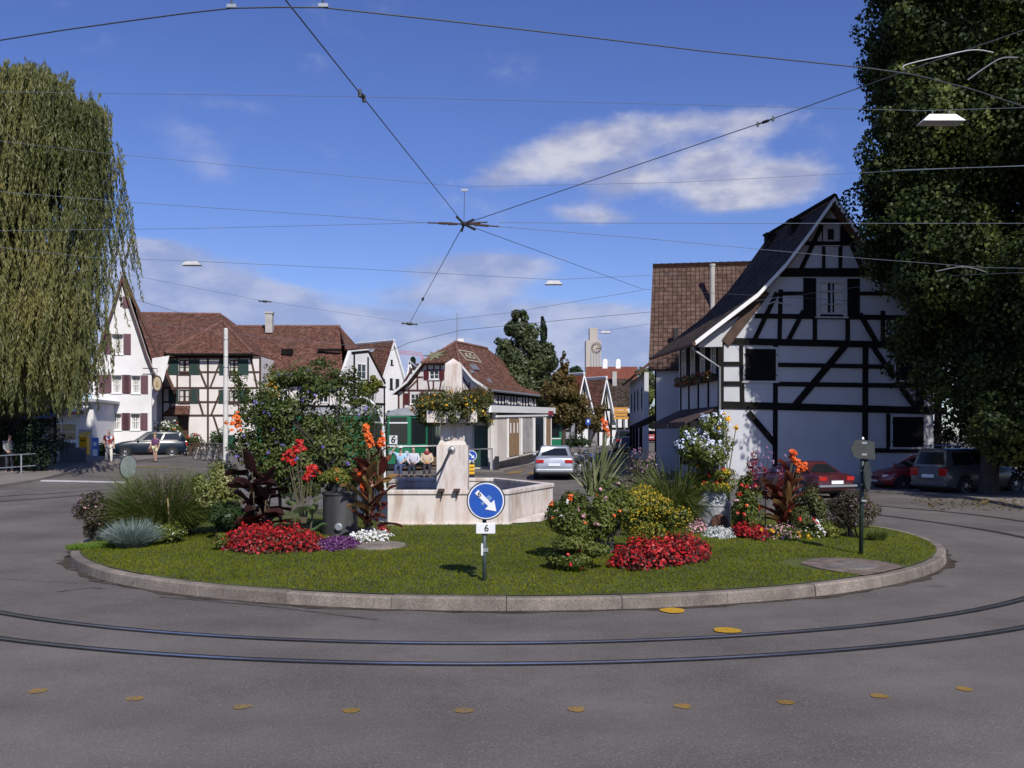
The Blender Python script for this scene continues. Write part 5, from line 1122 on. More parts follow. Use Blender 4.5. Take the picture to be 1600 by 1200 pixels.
def blossom_heads(name, parent, mk, centers, head, petal, per=8, facing=(0, -.6, .7)):
    C = []; Nn = []
    for c in centers:
        q = rng.normal(size=(per, 3)); q /= np.linalg.norm(q, axis=1, keepdims=True); C.append(np.array(c)+q*head*rng.uniform(.2, 1, (per, 1))); Nn.append(q*.7+np.array(facing))
    if not C: return None
    C = np.concatenate(C); return quads(name, parent, LM[mk], C, np.concatenate(Nn), petal, petal*.8)
def shrub(name, label, cat, x, y, wpx, hpx, mk, leaf, n, fl=None, k=16, depth=None, rise=0., group=None, zf=isl, aspect=.5, soil=False, at=None, rc=.42, stems=True, yoff=None, hollow=.35):
    """a leafy shrub whose base stands at photo pixel (x,y) on the island, w x h pixels large there"""
    b = at or hit(x, y, zf); s = F/b.y; w_ = wpx/s; h = hpx/s; dp = depth or w_*.45
    if at is None: b = V((b.x, b.y+dp*.7, zf(b.x, b.y+dp*.7)))
    t = thing(name, label, cat, b, group); c = b+V((0, 0, rise/s+h*.5))
    P, nr = clump_pts(c, (w_/2, dp, h*.5), n, k, zmin=b.z+.01, rc=rc, hollow=hollow)
    quads('foliage', t, LM[mk], P, nr+rng.normal(size=nr.shape)*.6+[0, 0, .35], leaf, leaf*aspect)
    if stems:
        mb = MB()
        for _ in range(7):
            p = c+V((random.uniform(-.3, .3)*w_, random.uniform(-.4, .4)*dp, random.uniform(-.1, .3)*h)); mb.tube([b+V((random.uniform(-.1, .1)*w_, 0, -.05)), b.lerp(p, .5)+V((0, 0, .05)), p], [.02, .014, .006], 5)
        mb.build('stems', M['bark'], t)
    for f in (fl or []):
        bk, cnt, head, petal = f[:4]; per = f[4] if len(f) > 4 else 7
        order = (P-np.array(c))/np.array((w_/2, dp, h*.5)); sc_ = order[:, 1]*-1.+order[:, 2]*.7+rng.normal(size=len(P))*.35
        idx = np.argsort(-sc_)[:int(len(P)*.45)]; q = P[rng.choice(idx, min(cnt, len(idx)), replace=False)]+np.array([0, -leaf*.5, leaf*.4])
        blossom_heads('blossoms', t, bk, q, head, petal, per)
    return t, c
def bed(name, label, cat, poly_px, hh, leafk, blk, n, leaf, petal, frac=.6, group=None):
    """low bedding plants filling an outline given by photo pixels on the lawn"""
    pts = [I(x, y) for x, y in poly_px]; xs_ = [p.x for p in pts]; ys_ = [p.y for p in pts]
    cx = sum(xs_)/len(pts); cy = sum(ys_)/len(pts); c0 = V((cx, cy, isl(cx, cy))); t = thing(name, label, cat, c0, group)
    def inside(x, y):
        r = False; j = len(pts)-1
        for i in range(len(pts)):
            if (ys_[i] > y) != (ys_[j] > y) and x < (xs_[j]-xs_[i])*(y-ys_[i])/(ys_[j]-ys_[i])+xs_[i]: r = not r
            j = i
        return r
    def edge(x, y):
        m_ = 9
        for i in range(len(pts)):
            a, b = V((xs_[i], ys_[i])), V((xs_[(i+1) % len(pts)], ys_[(i+1) % len(pts)])); q = V((x, y)); d = b-a; tt = min(1, max(0, (q-a).dot(d)/max(1e-6, d.dot(d)))); m_ = min(m_, (a+d*tt-q).length)
        return m_
    tufts = []
    while len(tufts) < n//28:
        x, y = random.uniform(min(xs_), max(xs_)), random.uniform(min(ys_), max(ys_))
        if inside(x, y): tufts.append((x, y, (.45+.55*min(1, edge(x, y)/.35))*hh*random.uniform(.75, 1.1)))
    C = []; Nn = []
    for x, y, h in tufts:
        q = rng.normal(size=(28, 3)); q /= np.linalg.norm(q, axis=1, keepdims=True); q[:, 2] = np.abs(q[:, 2]); r = rng.uniform(.4, 1, (28, 1))
        C.append(np.array([x, y, isl(x, y)])+q*r*np.array([.13, .13, h])); Nn.append(q+[0, -.2, .3])
    C = np.concatenate(C); Nn = np.concatenate(Nn)+rng.normal(size=(len(C), 3))*.5
    m_ = rng.uniform(size=len(C)) < frac*(.4+.8*((C[:, 2]-c0.z)/hh).clip(0, 1))
    quads('foliage', t, LM[leafk], C[~m_], Nn[~m_], leaf, leaf*.7); quads('blossoms', t, LM[blk], C[m_]+np.array([0, -.01, .015]), Nn[m_]+[0, -.3, .2], petal, petal*.85)
    return t, C
def grass_clump(name, label, x, y, wpx, hpx, mk, n, width, bend=1.2, plume=None, cat='ornamental grass', spread=.35, at=None, group=None):
    b = at or I(x, y); s = F/b.y; w_ = wpx/s; h = hpx/s
    if at is None: b = V((b.x, b.y+w_*.3, isl(b.x, b.y+w_*.3)))
    t = thing(name, label, cat, b, group)
    a = rng.uniform(0, 2*math.pi, n); rr = np.sqrt(rng.uniform(0, 1, n))*w_*.22
    roots = np.stack([b.x+rr*np.cos(a), b.y+rr*np.sin(a)*.8, np.full(n, b.z-.02)], 1)
    til = rng.uniform(.1, 1.0, n); dirs = np.stack([np.cos(a)*til*spread*2, np.sin(a)*til*spread*2, np.full(n, 1.)], 1)
    strips('blades', t, LM[mk], roots, dirs, (h*1.25*rng.uniform(.55, 1.05, n)), width, bend, 5)
    if plume:
        k = int(n*plume[1]); C = []; T = []
        for _ in range(k):
            aa = random.uniform(0, 2*math.pi); r = math.sqrt(random.random())*w_*.42; hh = h*(1-.45*(r/(w_*.45))**2)*random.uniform(.75, 1.0)
            d = V((math.cos(aa)*r, math.sin(aa)*r, hh)); dd = (d.normalized()+V((math.cos(aa)*.4, math.sin(aa)*.4, 0))).normalized()
            for j in range(5): C.append(b+d+dd*(j*.035)); T.append(tuple(dd+V((random.gauss(0, .3), random.gauss(0, .3), random.gauss(0, .3)))))
        quads('plumes', t, LM[plume[0]], [tuple(c) for c in C], rng.normal(size=(len(C), 3)), .06, .018, T=T)
    return t
def big_leaf(mb, root, d, L, W, droop=.5, cup=.12, roll=0.):
    """one broad leaf as a ribbon with a midrib fold, appended to mb"""
    d = V(d).normalized(); p = V(root); side = d.cross(V((0, 0, 1)))
    side = side.normalized() if side.length > .05 else V((1, 0, 0)); side = (Matrix.Rotation(roll, 3, d)@side)
    n = 8; k = len(mb.v)
    for i in range(n+1):
        t = i/n; w_ = W*.5*(math.sin(math.pi*min(1, t*.96+.04))**.75)*(1-.25*t)+.004; up = side.cross(d).normalized(); wav = math.sin(t*9+roll*5)*W*.05
        for q in (-1, -.5, 0, .5, 1): mb.v.append(tuple(p+side*w_*q+up*(abs(q)*cup*W*(1.1 if abs(q) > .6 else 1)+(wav if abs(q) == 1 else 0))))
        d = (d+V((0, 0, -1))*droop*t/n*1.6).normalized(); side = (side-d*side.dot(d)).normalized(); p = p+d*L/n
    for i in range(n):
        for j in range(4): mb.f.append([k+i*5+j, k+i*5+j+1, k+i*5+5+j+1, k+i*5+5+j]); mb.m.append(0); mb.uv.append([(0, 0)]*4)
def leaf_mesh(mb, name, mk, parent):
    o = mb.build(name, LM[mk], parent, smooth=True); me = o.data
    at = me.attributes.new('rnd', 'FLOAT', 'FACE'); v = np.repeat(rng.uniform(.1, .95, len(me.polygons)//32+1), 32)[:len(me.polygons)]; at.data.foreach_set('value', v.astype(np.float32)); return o
def canna_plant(label, x, y, hpx, n, mk, fk, flowers, L=.55, W=.25, elev=(25, 65), depth=0., nst=3, mk2=None, at=None):
    """canna lily: broad leaves leaving several upright stems all the way up, flower heads at photo pixels"""
    b = at or I(x, y); b = V((b.x, b.y+depth, isl(b.x, b.y+depth))); Y = b.y; s = F/Y; H = hpx/s; t = thing('canna_lily', label, 'canna', b); groups = {}; stm = MB()
    for j in range(nst):
        a = 2*math.pi*j/nst+.5; r0 = V((b.x+.10*math.cos(a), b.y+.10*math.sin(a), b.z)); top = r0+V((.16*math.cos(a), .12*math.sin(a), H*random.uniform(.75, .95))); stm.tube([r0-V((0, 0, .03)), r0.lerp(top, .5), top], [.02, .017, .010], 6)
        m_ = n//nst
        for i in range(m_):
            f = .08+.84*(i+random.uniform(.1, .7))/m_; p = r0.lerp(top, f); az_ = i*2.4+j*1.3+random.uniform(-.4, .4); e_ = R(random.uniform(*elev))*(0.7+.5*f)
            d = V((math.cos(az_)*math.cos(e_), math.sin(az_)*math.cos(e_), math.sin(e_))); k_ = mk2 if (mk2 and random.random() < .3) else mk
            big_leaf(groups.setdefault(k_, MB()), p, d, L*random.uniform(.8, 1.15), W*random.uniform(.8, 1.15), droop=random.uniform(.5, 1.3), cup=random.uniform(.10, .28), roll=random.uniform(-.35, .35))
    for k_, mb in groups.items(): leaf_mesh(mb, 'leaves', k_, t)
    for fx, fy, r in flowers:
        tp = D(fx, fy, Y); stm.tube([V((b.x+random.uniform(-.08, .08), b.y, b.z+H*.3)), (b+tp)/2+V((random.uniform(-.04, .04), 0, .1)), tp], [.014, .012, .007], 6)
    stm.build('stems', plain('canna stem', (.09, .075, .04), .6), t); C = []
    for fx, fy, r in flowers:
        c = D(fx, fy, Y); R_ = r/s
        for _ in range(max(6, int(r*2.0))): C.append((c.x+random.gauss(0, .36)*R_, c.y+random.gauss(0, .4)*R_, c.z+random.gauss(0, .5)*R_))
    if C: blossom_heads('blossoms', t, fk, C, .03, .062, 6)
    return t
def canna(label, x, y, leaves, flowers, lk, fk, depth=0., stems=None, at=None):
    """canna lily: leaves as (root px, tip px, width px), flowers as px positions with radius"""
    b = at or I(x, y); b = V((b.x, b.y+depth, isl(b.x, b.y+depth))); Y = b.y; s = F/Y; t = thing('canna_lily', label, 'canna', b)
    groups = {}
    for lf in leaves:
        (x0, y0), (x1, y1), w_ = lf[:3]; k_ = lf[3] if len(lf) > 3 else lk; mb = groups.setdefault(k_, MB())
        dy = random.uniform(-.45, .3); p, q = D(x0, y0, Y+random.uniform(-.05, .05)), D(x1, y1, Y+dy); d = q-p; L = d.length
        p = p.lerp(q, random.uniform(.05, .3)); L *= .85; big_leaf(mb, p, d+V((random.uniform(-.25, .25)*L, -.1*L, .25*L)), L*random.uniform(.95, 1.15), w_/s*random.uniform(.62, .9), droop=random.uniform(.4, 1.1), cup=random.uniform(.08, .25), roll=random.uniform(-.9, .9)+random.choice((0, .8)))
    for k_, mb in groups.items():
        for _ in range(1): leaf_mesh(mb, 'leaves', k_, t)
    mb = MB()
    for fx, fy, r in flowers:
        top = D(fx, fy, Y); mb.tube([V((b.x+random.uniform(-.15, .15), b.y, b.z-.02)), (V(b)+top)/2+V((random.uniform(-.06, .06), 0, 0)), top], [.018, .014, .009], 6)
    for sx_, sy_ in (stems or []):
        mb.tube([V((b.x, b.y, b.z-.02)), D(sx_, sy_, Y)], [.022, .014], 6)
    if mb.v: mb.build('stems', plain('canna stem', (.10, .09, .05), .6), t)
    C = []
    for fx, fy, r in flowers:
        c = D(fx, fy, Y); R_ = r/s
        for _ in range(max(6, int(r*2.0))): C.append((c.x+random.gauss(0, .36)*R_, c.y+random.gauss(0, .4)*R_, c.z+random.gauss(0, .5)*R_))
    if C: blossom_heads('blossoms', t, fk, C, .03, .062, 6)
    return t

# ---------------------------------------------------------------- trees
def limbs(t, base, tips, r0, mt, trunk_top=None):
    mb = MB(); top = trunk_top or base+V((0, 0, 4))
    mb.tube([base+V((0, 0, -.2)), base+V((0, 0, .5)), base.lerp(top, .5)+V((.1, .05, 0)), top], [r0*1.35, r0, r0*.8, r0*.55], 10); tr = mb.build('trunk', mt, t, smooth=True)
    mb = MB()
    for p in tips:
        st = base.lerp(top, random.uniform(.45, 1.0)); mid = st.lerp(p, .5)+V((random.uniform(-.3, .3), random.uniform(-.3, .3), (p-st).length*.12)); mb.tube([st, mid, p], [r0*.4, r0*.22, r0*.05], 6)
    mb.build('limbs', mt, t, smooth=True)
def tree(label, base, parts, leaf, mk, r0, name='tree', cat='tree', group=None, bark='bark', aspect=.6, rnd=.7, cut=None):
    """parts: list of (centre, radii, leaf count, clumps, clump size)"""
    t = thing(name, label, cat, base, group); C = []; Nn = []
    for c, r, n, k, rc in parts:
        P, nr = clump_pts(c, r, n, k, rc=rc, hollow=.2); C.append(P); Nn.append(nr)
    C = np.concatenate(C); Nn = np.concatenate(Nn)
    if cut is not None:
        ok = C[:, 0] > np.interp(C[:, 2], cut[0], cut[1])+rng.normal(size=len(C))*.10+.28*np.sin(C[:, 2]*2.1+C[:, 1]*1.3)+.15*np.sin(C[:, 2]*5.3+C[:, 1]*3.); C = C[ok]; Nn = Nn[ok]
    quads('crown', t, LM[mk], C, Nn+rng.normal(size=Nn.shape)*rnd, leaf, leaf*aspect)
    top = max(parts, key=lambda q: q[0][2]); tt = V(top[0])
    limbs(t, V(base), [V(C[i]) for i in rng.choice(len(C), 16)], r0, M[bark], V((tt.x, tt.y, min(tt.z, base[2]+8.) if name == 'poplar_tree' else tt.z)))
    return t
def build_trees():
    # willow: curtains of hanging twigs
    b = D(15, 680, 46.5); b = V((b.x, b.y, gz(b.x, b.y))); t = thing('weeping_willow', 'tall weeping willow with long hanging yellow green branches at the left edge', 'tree', b)
    s = F/b.y; Zt = D(0, 108, 47.).z; zb_ = D(0, 640, 47.).z
    roots = []; Ls = []; drs = []
    def contour(x):
        P = [(-200, 150), (-60, 120), (-20, 112), (30, 112), (48, 103), (70, 116), (100, 140), (118, 165), (145, 160), (160, 200), (172, 262), (183, 268), (194, 300), (210, 420)]
        for (x0, y0), (x1, y1) in zip(P[:-1], P[1:]):
            if x0 <= x <= x1: return y0+(y1-y0)*(x-x0)/(x1-x0)
        return 400
    C = []; T = []; tw = MB(); sprays = []; tips = []
    for k in range(440):
        x = random.uniform(-140, 172); yc = contour(x); edge = random.random()
        y = yc+random.uniform(0, 14) if edge < .28 else (random.uniform(yc+10, 540) if edge < .75 else random.uniform(380, 570))
        if x > 140 and y > 400: continue
        sprays.append((x, y, random.uniform(42.2, 47.) if edge > .28 else random.uniform(43.5, 46)))
    for (x, y, Yd) in sprays:
        o = D(x, y, Yd); base_l = random.uniform(2.2, 6.5); rad = random.uniform(.18, .5); sw = V((random.gauss(0, .10), random.gauss(0, .1), 0)); out = V((random.uniform(-.6, .45) if x > 60 else random.uniform(-.7, .6), random.uniform(-.7, .3), 0))
        if random.random() < .12: tips.append(o)
        yend = 648 if x < 128 else (620-(x-128)*2.2 if x < 165 else 540-(x-165)*4.)
        zmin = D(x, yend, Yd).z
        for q in range(random.randint(9, 17)):
            p = o+V((random.gauss(0, rad), random.gauss(0, rad), random.gauss(0, .18))); L = min(base_l*random.uniform(.55, 1.15), p.z-zmin-random.uniform(-.25, .9))
            if L < .7: continue
            n = int(L/.105); pts = []; d = out+V((random.gauss(0, .2), random.gauss(0, .2), 0))
            for i in range(n):
                tt = i/n; s1 = min(1., tt*L/1.1); pt = p+d*(.55*s1)+sw*(tt*L)+V((.04*math.sin(tt*7+p.x*5), .04*math.cos(tt*6+p.y*3), .22*math.sin(s1*math.pi)-L*tt)); pts.append(pt)
                for _ in range(2): C.append((pt.x+random.gauss(0, .03), pt.y+random.gauss(0, .03), pt.z+random.gauss(0, .04))); T.append((random.gauss(0, .35), random.gauss(0, .35), -1))
            if random.random() < .35: tw.tube([pts[0], pts[n//3], pts[2*n//3], pts[-1]], .006, 3, cap=False)
    quads('foliage', t, LM['leaf_willow'], C, rng.normal(size=(len(C), 3))*[1, 1, .25]+[.2, -.6, .15], .27, .05, T=T); tw.build('twigs', M['bark'], t)
    limbs(t, b, tips, .5, M['bark'], b+V((0, 0, 9)))
    # tall dark poplars on the right
    def poplar(label, x0, Y, Zt, rad, n, lobes_, lean=0., cut=None):
        base = V((x0, Y, gz(x0, Y))); ps = []
        for (dx, dy, z, r, h, w_) in lobes_: ps.append(((x0+dx, Y+dy, z), (r, r*.95, h), int(n*w_), int(22*w_*len(lobes_)/4)+8, .36))
        return tree(label, base, ps, .165, 'leaf_poplar', .34, 'poplar_tree', 'tree', None, 'bark', .8, .8, cut)
    # how far the crown reaches towards the house at each height
    op = [(-40, 1385), (0, 1374), (50, 1358), (100, 1374), (150, 1370), (200, 1364), (230, 1346), (280, 1328), (305, 1326), (330, 1347), (370, 1366), (400, 1386), (450, 1392), (500, 1420), (560, 1442), (600, 1458), (640, 1484), (700, 1505), (760, 1520)][::-1]
    outline = ([CH+(HZ-y)/F*36 for x, y in [(b_, a_) for a_, b_ in op]], [(b_-800)/F*36 for a_, b_ in op])
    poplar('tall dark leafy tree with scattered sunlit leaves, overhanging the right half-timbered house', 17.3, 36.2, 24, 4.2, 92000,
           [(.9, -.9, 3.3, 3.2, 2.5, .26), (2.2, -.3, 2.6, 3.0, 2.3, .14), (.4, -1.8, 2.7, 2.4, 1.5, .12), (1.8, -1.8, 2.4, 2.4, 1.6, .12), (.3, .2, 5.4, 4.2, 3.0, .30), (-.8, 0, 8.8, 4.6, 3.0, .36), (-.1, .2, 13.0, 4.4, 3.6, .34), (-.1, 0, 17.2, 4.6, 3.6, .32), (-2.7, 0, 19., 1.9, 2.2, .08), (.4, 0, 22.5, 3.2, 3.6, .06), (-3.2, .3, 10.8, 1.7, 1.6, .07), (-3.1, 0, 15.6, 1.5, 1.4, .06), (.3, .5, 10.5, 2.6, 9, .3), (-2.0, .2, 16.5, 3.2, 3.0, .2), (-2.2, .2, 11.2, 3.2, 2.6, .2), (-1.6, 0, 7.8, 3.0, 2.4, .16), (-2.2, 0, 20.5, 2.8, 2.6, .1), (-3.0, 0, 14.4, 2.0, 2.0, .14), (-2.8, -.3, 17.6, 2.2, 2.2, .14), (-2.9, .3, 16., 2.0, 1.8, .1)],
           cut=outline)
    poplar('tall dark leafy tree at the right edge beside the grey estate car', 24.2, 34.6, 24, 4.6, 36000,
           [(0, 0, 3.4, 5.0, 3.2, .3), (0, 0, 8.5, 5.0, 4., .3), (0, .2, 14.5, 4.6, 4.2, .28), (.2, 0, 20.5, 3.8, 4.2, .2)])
    poplar('unseen extra tree added beyond the right edge to shade the gable', 20.8, 30.2, 22, 3.8, 32000, [(0, 0, 6.5, 3.3, 3.6, .3), (0, 0, 11.5, 3.6, 4., .32), (.2, 0, 17.0, 3.4, 4., .28)])  # added out of view, only so its crown throws more shade on the gable
    # sycamore-like birch with pale trunk behind the kiosk, fir tip, autumn tree
    Y = 84.
    b = D(818, 680, Y); b.z = gz(b.x, b.y)
    P = lambda x, y, w_, h, n, k=12, rc=.42, dy=0: (tuple(D(x, y, Y+dy)), (w_/F*Y, w_/F*Y*.9, h/F*Y), n, k, rc)
    tree('grey green birch tree with loose drooping crown behind the kiosk', b, [P(818, 522, 36, 38, 4600, 18, .36), P(800, 562, 36, 36, 4000, 16), P(838, 565, 34, 40, 4200, 16), P(815, 610, 54, 42, 6800, 20), P(782, 588, 22, 26, 1500, 12), P(856, 552, 20, 28, 1300, 12), P(858, 605, 20, 32, 1700, 12), P(790, 540, 18, 18, 600, 10), P(812, 495, 16, 14, 500, 8)], .30, 'leaf_birch', .28, 'birch_tree', 'tree', None, 'bark_birch')
    Y = 92.; b = D(849, 680, Y); b.z = gz(b.x, b.y)
    tree('thin dark fir spire poking above the birch crown', b, [P(849, 516, 4.5, 20, 900, 12, .5), P(849, 545, 8, 22, 1300, 12, .5), P(849, 580, 11, 24, 1600, 12, .5), P(849, 620, 15, 30, 1800, 12, .5)], .3, 'leaf_fir', .2, 'fir_tree')
    Y = 74.; b = D(880, 680, Y); b.z = gz(b.x, b.y)
    tree('brown green autumn tree beside the kiosk roof, with a pointed upright top', b, [P(881, 572, 9, 24, 450, 12, .3), P(876, 606, 30, 30, 2900, 18, .34), P(872, 645, 36, 32, 3400, 18, .36), P(898, 638, 24, 30, 1800, 14), P(858, 622, 18, 24, 1000, 12)], .26, 'leaf_autumn', .16)
    Y = 96.; b = D(922, 680, Y); b.z = gz(b.x, b.y)
    tree('small brown green street tree in front of the far timbered gables', b, [P(920, 655, 24, 26, 2000, 14), P(936, 645, 14, 18, 700, 10), P(906, 662, 15, 22, 700, 10)], .26, 'leaf_autumn', .12)
    Y = 120.
    b = D(1010, 680, Y); b.z = gz(b.x, b.y)
    tree('bright green street tree beside the white pole at the end of the street', b, [P(1012, 620, 15, 26, 2600), P(1022, 652, 18, 26, 2200), P(1000, 640, 12, 20, 1100)], .32, 'leaf_mid', .2)
    Y = 130.; b = D(1012, 680, Y); b.z = gz(b.x, b.y)
    tree('grey green tree rising behind the bright street tree', b, [P(1008, 585, 18, 14, 1400), P(1025, 598, 20, 24, 1600)], .34, 'leaf_birch', .2)
    Y = 170.; b = D(895, 680, Y); b.z = gz(b.x, b.y)
    tree('dark distant tree left of the clock tower', b, [P(898, 582, 20, 14, 1500), P(880, 592, 22, 18, 1500), P(905, 595, 18, 18, 900)], .45, 'leaf_dark', .3)
    Y = 115.; b = D(642, 680, Y); b.z = gz(b.x, b.y)
    tree('small dark conifer showing between the white gable and the numbered house', b, [P(645, 566, 5, 12, 500, 8), P(643, 585, 10, 16, 900, 9)], .3, 'leaf_fir', .2)
    Y = 80.; b = D(570, 680, Y); b.z = gz(b.x, b.y)
    tree('light green bush tree against the white gable, behind the tram', b, [P(572, 610, 18, 18, 1500), P(585, 600, 12, 14, 700), P(560, 625, 14, 14, 600)], .22, 'leaf_yel', .1)
    # bushes under the willow and garden hedges by the inn
    def hedge(label, x, y, wp, hp, Y, mk, n, fl=None, name='garden_bush'):
        b = D(x, y, Y); b.z = gz(b.x, b.y); s_ = F/Y; shrub(name, label, 'bush', x, y, wp, hp, mk, .16, n, fl, at=b, zf=gz, depth=1.2)
    hedge('rambling garden bush with white flowers beside the white gabled house', 268, 700, 66, 52, 70., 'leaf_mid', 2600, [('bl_white', 60, .12, .16, 4), ('bl_red', 12, .1, .14, 4)])
    hedge('small shrub with red flowers in the garden before the inn door', 300, 702, 40, 30, 68., 'leaf_olive', 1200, [('bl_red', 14, .1, .15, 4)])
    hedge('dark green garden shrub behind the white concrete pole', 345, 702, 40, 50, 69., 'leaf_dark', 1800)
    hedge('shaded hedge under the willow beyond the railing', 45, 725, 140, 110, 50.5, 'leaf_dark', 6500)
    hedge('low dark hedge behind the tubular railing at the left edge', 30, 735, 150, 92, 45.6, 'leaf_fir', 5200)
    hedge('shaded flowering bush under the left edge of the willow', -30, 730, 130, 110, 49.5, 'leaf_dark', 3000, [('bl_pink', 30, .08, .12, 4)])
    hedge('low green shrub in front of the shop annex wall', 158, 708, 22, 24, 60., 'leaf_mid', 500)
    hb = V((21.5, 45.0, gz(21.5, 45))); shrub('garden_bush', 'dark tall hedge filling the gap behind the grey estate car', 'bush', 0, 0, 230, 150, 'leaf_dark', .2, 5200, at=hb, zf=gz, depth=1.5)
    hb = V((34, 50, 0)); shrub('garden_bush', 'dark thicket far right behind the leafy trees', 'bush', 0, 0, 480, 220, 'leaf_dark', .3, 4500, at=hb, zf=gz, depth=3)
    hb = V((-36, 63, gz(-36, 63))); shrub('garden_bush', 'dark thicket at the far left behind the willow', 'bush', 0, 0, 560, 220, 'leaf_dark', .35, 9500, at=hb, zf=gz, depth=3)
    hedge('dark hedge along the street behind the parked motorcycles', 905, 712, 60, 32, 78., 'leaf_dark', 1800, None, 'street_hedge')

# ---------------------------------------------------------------- the planted island
def build_lawn_grass():
    n = 270000; a = rng.uniform(0, 2*math.pi, n); r = np.sqrt(rng.uniform(0, 1, n))*(IR-.2); X = IC.x+r*np.cos(a); Y = IC.y+r*np.sin(a)
    ok = Y < IC.y+2.; X, Y = X[ok], Y[ok]; keep = rng.uniform(size=len(X)) < np.clip(1.25-(Y-12.7)/11, .3, 1); X, Y = X[keep], Y[keep]
    sl = [I(1240, 880), I(1420, 884), I(1350, 905), I(1290, 868), I(1360, 868)]
    sc_ = I(1330, 884); m_ = ((X-sc_.x)/1.05)**2+((Y-sc_.y)/.75)**2 > 1; X, Y = X[m_], Y[m_]
    sc_ = I(594, 853); m_ = ((X-sc_.x)/.5)**2+((Y-sc_.y)/.55)**2 > 1; X, Y = X[m_], Y[m_]
    Z = np.array([isl(x, y) for x, y in zip(X, Y)]); nn = len(X)
    o = strips('lawn_grass', None, LM['blade_lawn'], np.stack([X, Y, Z-.004], 1), rng.normal(size=(nn, 3))*[.55, .55, 0]+[0, 0, 1], .048, .009, .9, 2, patch=True); meta(o, 'short mown green grass covering the island', 'grass', kind='stuff')
def build_plants():
    PL = {}
    # --- left group
    shrub('aster_bush', 'dusky purple aster bush with pale pink flowers at the left end of the island', 'bush', 134, 850, 74, 84, 'leaf_brown', .05, 6500, [('bl_pink', 16, .035, .04, 4), ('bl_mauve', 40, .02, .03, 4)], depth=.5)
    grass_clump('ornamental_grass', 'big arching fountain grass with brown purple plumes on the left of the island', 240, 842, 150, 98, 'blade_green', 5600, .014, 1.5, ('plume', .09), spread=.46)
    grass_clump('ornamental_grass', 'blue grey fescue clump at the front left edge of the island', 198, 858, 84, 40, 'blade_blue', 2600, .010, .8, spread=.6)
    b = I(140, 858); t = thing('ground_cover', 'bright green low mat of grass beside the blue fescue', 'ground cover', b); n = 2600; a = rng.uniform(0, 6.283, n); rr = np.sqrt(rng.uniform(0, 1, n)); X = b.x+rr*np.cos(a)*.5; Y = b.y+.2+rr*np.sin(a)*.3
    strips('blades', t, LM['blade_moss'], np.stack([X, Y, np.array([isl(x, y) for x, y in zip(X, Y)])], 1), rng.normal(size=(n, 3))*[.4, .4, 0]+[0, 0, 1], .11, .01, .9, 2)
    shrub('variegated_shrub', 'cream edged yellow green shrub behind the fountain grass', 'bush', 332, 836, 100, 112, 'leaf_cream', .075, 6200, depth=.6)
    shrub('green_shrub', 'dark green shrub at the foot of the dark leaved canna', 'bush', 352, 844, 66, 60, 'leaf_dark', .08, 3600, depth=.5)
    shrub('green_shrub', 'small yellow green plant left of the larger red flower bed', 'bush', 338, 862, 34, 32, 'leaf_yel', .05, 1000, [('bl_orange', 6, .02, .03, 3)], depth=.25)
    shrub('green_shrub', 'small green strappy plant under the fountain grass with white flowers', 'bush', 268, 850, 70, 34, 'leaf_mid', .07, 1500, [('bl_white', 8, .03, .035, 4)], depth=.3)
    canna_plant('tall dark burgundy leaved canna at the left of the barrel', 400, 842, 124, 48, 'canna_dark', 'bl_orange', [(368, 660, 12)], .52, .28, (0, 60), .3, 5)
    canna('tall canna with golden yellow flowers rising above the big purple flowered bush', 420, 838, [((420, 838), (400, 770), 26, 'canna_green')], [(422, 605, 11), (428, 620, 10), (423, 597, 7)], 'canna_green', 'bl_gold', 1.2)
    canna_plant('red flowered canna with broad green leaves left of the bronze barrel', 472, 846, 92, 11, 'canna_green', 'bl_red', [(448, 712, 11), (462, 704, 10), (470, 694, 8), (484, 738, 10), (478, 746, 8), (490, 732, 7), (455, 720, 7)], .42, .19, (15, 65), .1, 2)
    # the barrel with its tall standard bush
    b = I(526, 838); b = V((b.x, b.y+.42, isl(b.x, b.y+.42))); s = F/b.y; t = thing('barrel_planter', 'dark bronze barrel planter with a rim and a small tap at its foot', 'planter', b); rr = 27.5/s; hh = 66/s
    bz = mat('dark bronze', (.085, .085, .088), .55, .3, 3, 20, .15, .15, metal=.35, sc3=(1, 1, .25))
    mb = MB(); mb.lathe([(rr, -.03), (rr*1.0, hh*.02), (rr*.98, hh*.5), (rr*.98, hh*.93), (rr*1.05, hh*.94), (rr*1.05, hh*.985), (rr*.9, hh), (rr*.68, hh*1.03), (rr*.63, hh*1.2), (rr*.70, hh*1.22), (rr*.70, hh*1.25), (rr*.55, hh*1.25)], b, 28); mb.build('barrel', bz, t, smooth=True)
    mb = MB(); tp = b+V((.03, -rr-.03, hh*.2)); mb.lathe([(.075, -.04), (.075, .03), (.055, .035), (.055, .05), (.03, .05)], tp, 14, M=rotM((0, -1, 0))); mb.build('tap', M['steel'], t, smooth=True)
    mb = MB(); mb.lathe([(rr*.6, hh*1.2), (rr*.55, hh*1.26), (.01, hh*1.27)], b, 14); mb.build('soil', M['soil'], t)
    Yb = b.y+.15; t = thing('potato_bush', 'huge loose green bush with violet flowers growing over the bronze barrel', 'bush', V((b.x, Yb, b.z)))
    C = []; Nn = []
    lob = [(500, 690, 66, 66, 3100), (440, 655, 64, 60, 2100), (475, 705, 84, 64, 2600), (420, 690, 50, 60, 1000), (480, 605, 50, 44, 1150), (395, 640, 36, 44, 650), (556, 660, 34, 62, 700), (545, 735, 44, 50, 1100), (430, 720, 58, 48, 1500), (385, 700, 34, 40, 600), (470, 765, 44, 30, 700), (430, 590, 34, 26, 300), (540, 600, 34, 34, 420), (370, 605, 18, 30, 140), (505, 570, 22, 26, 140), (530, 765, 34, 18, 700), (570, 720, 24, 40, 350)]
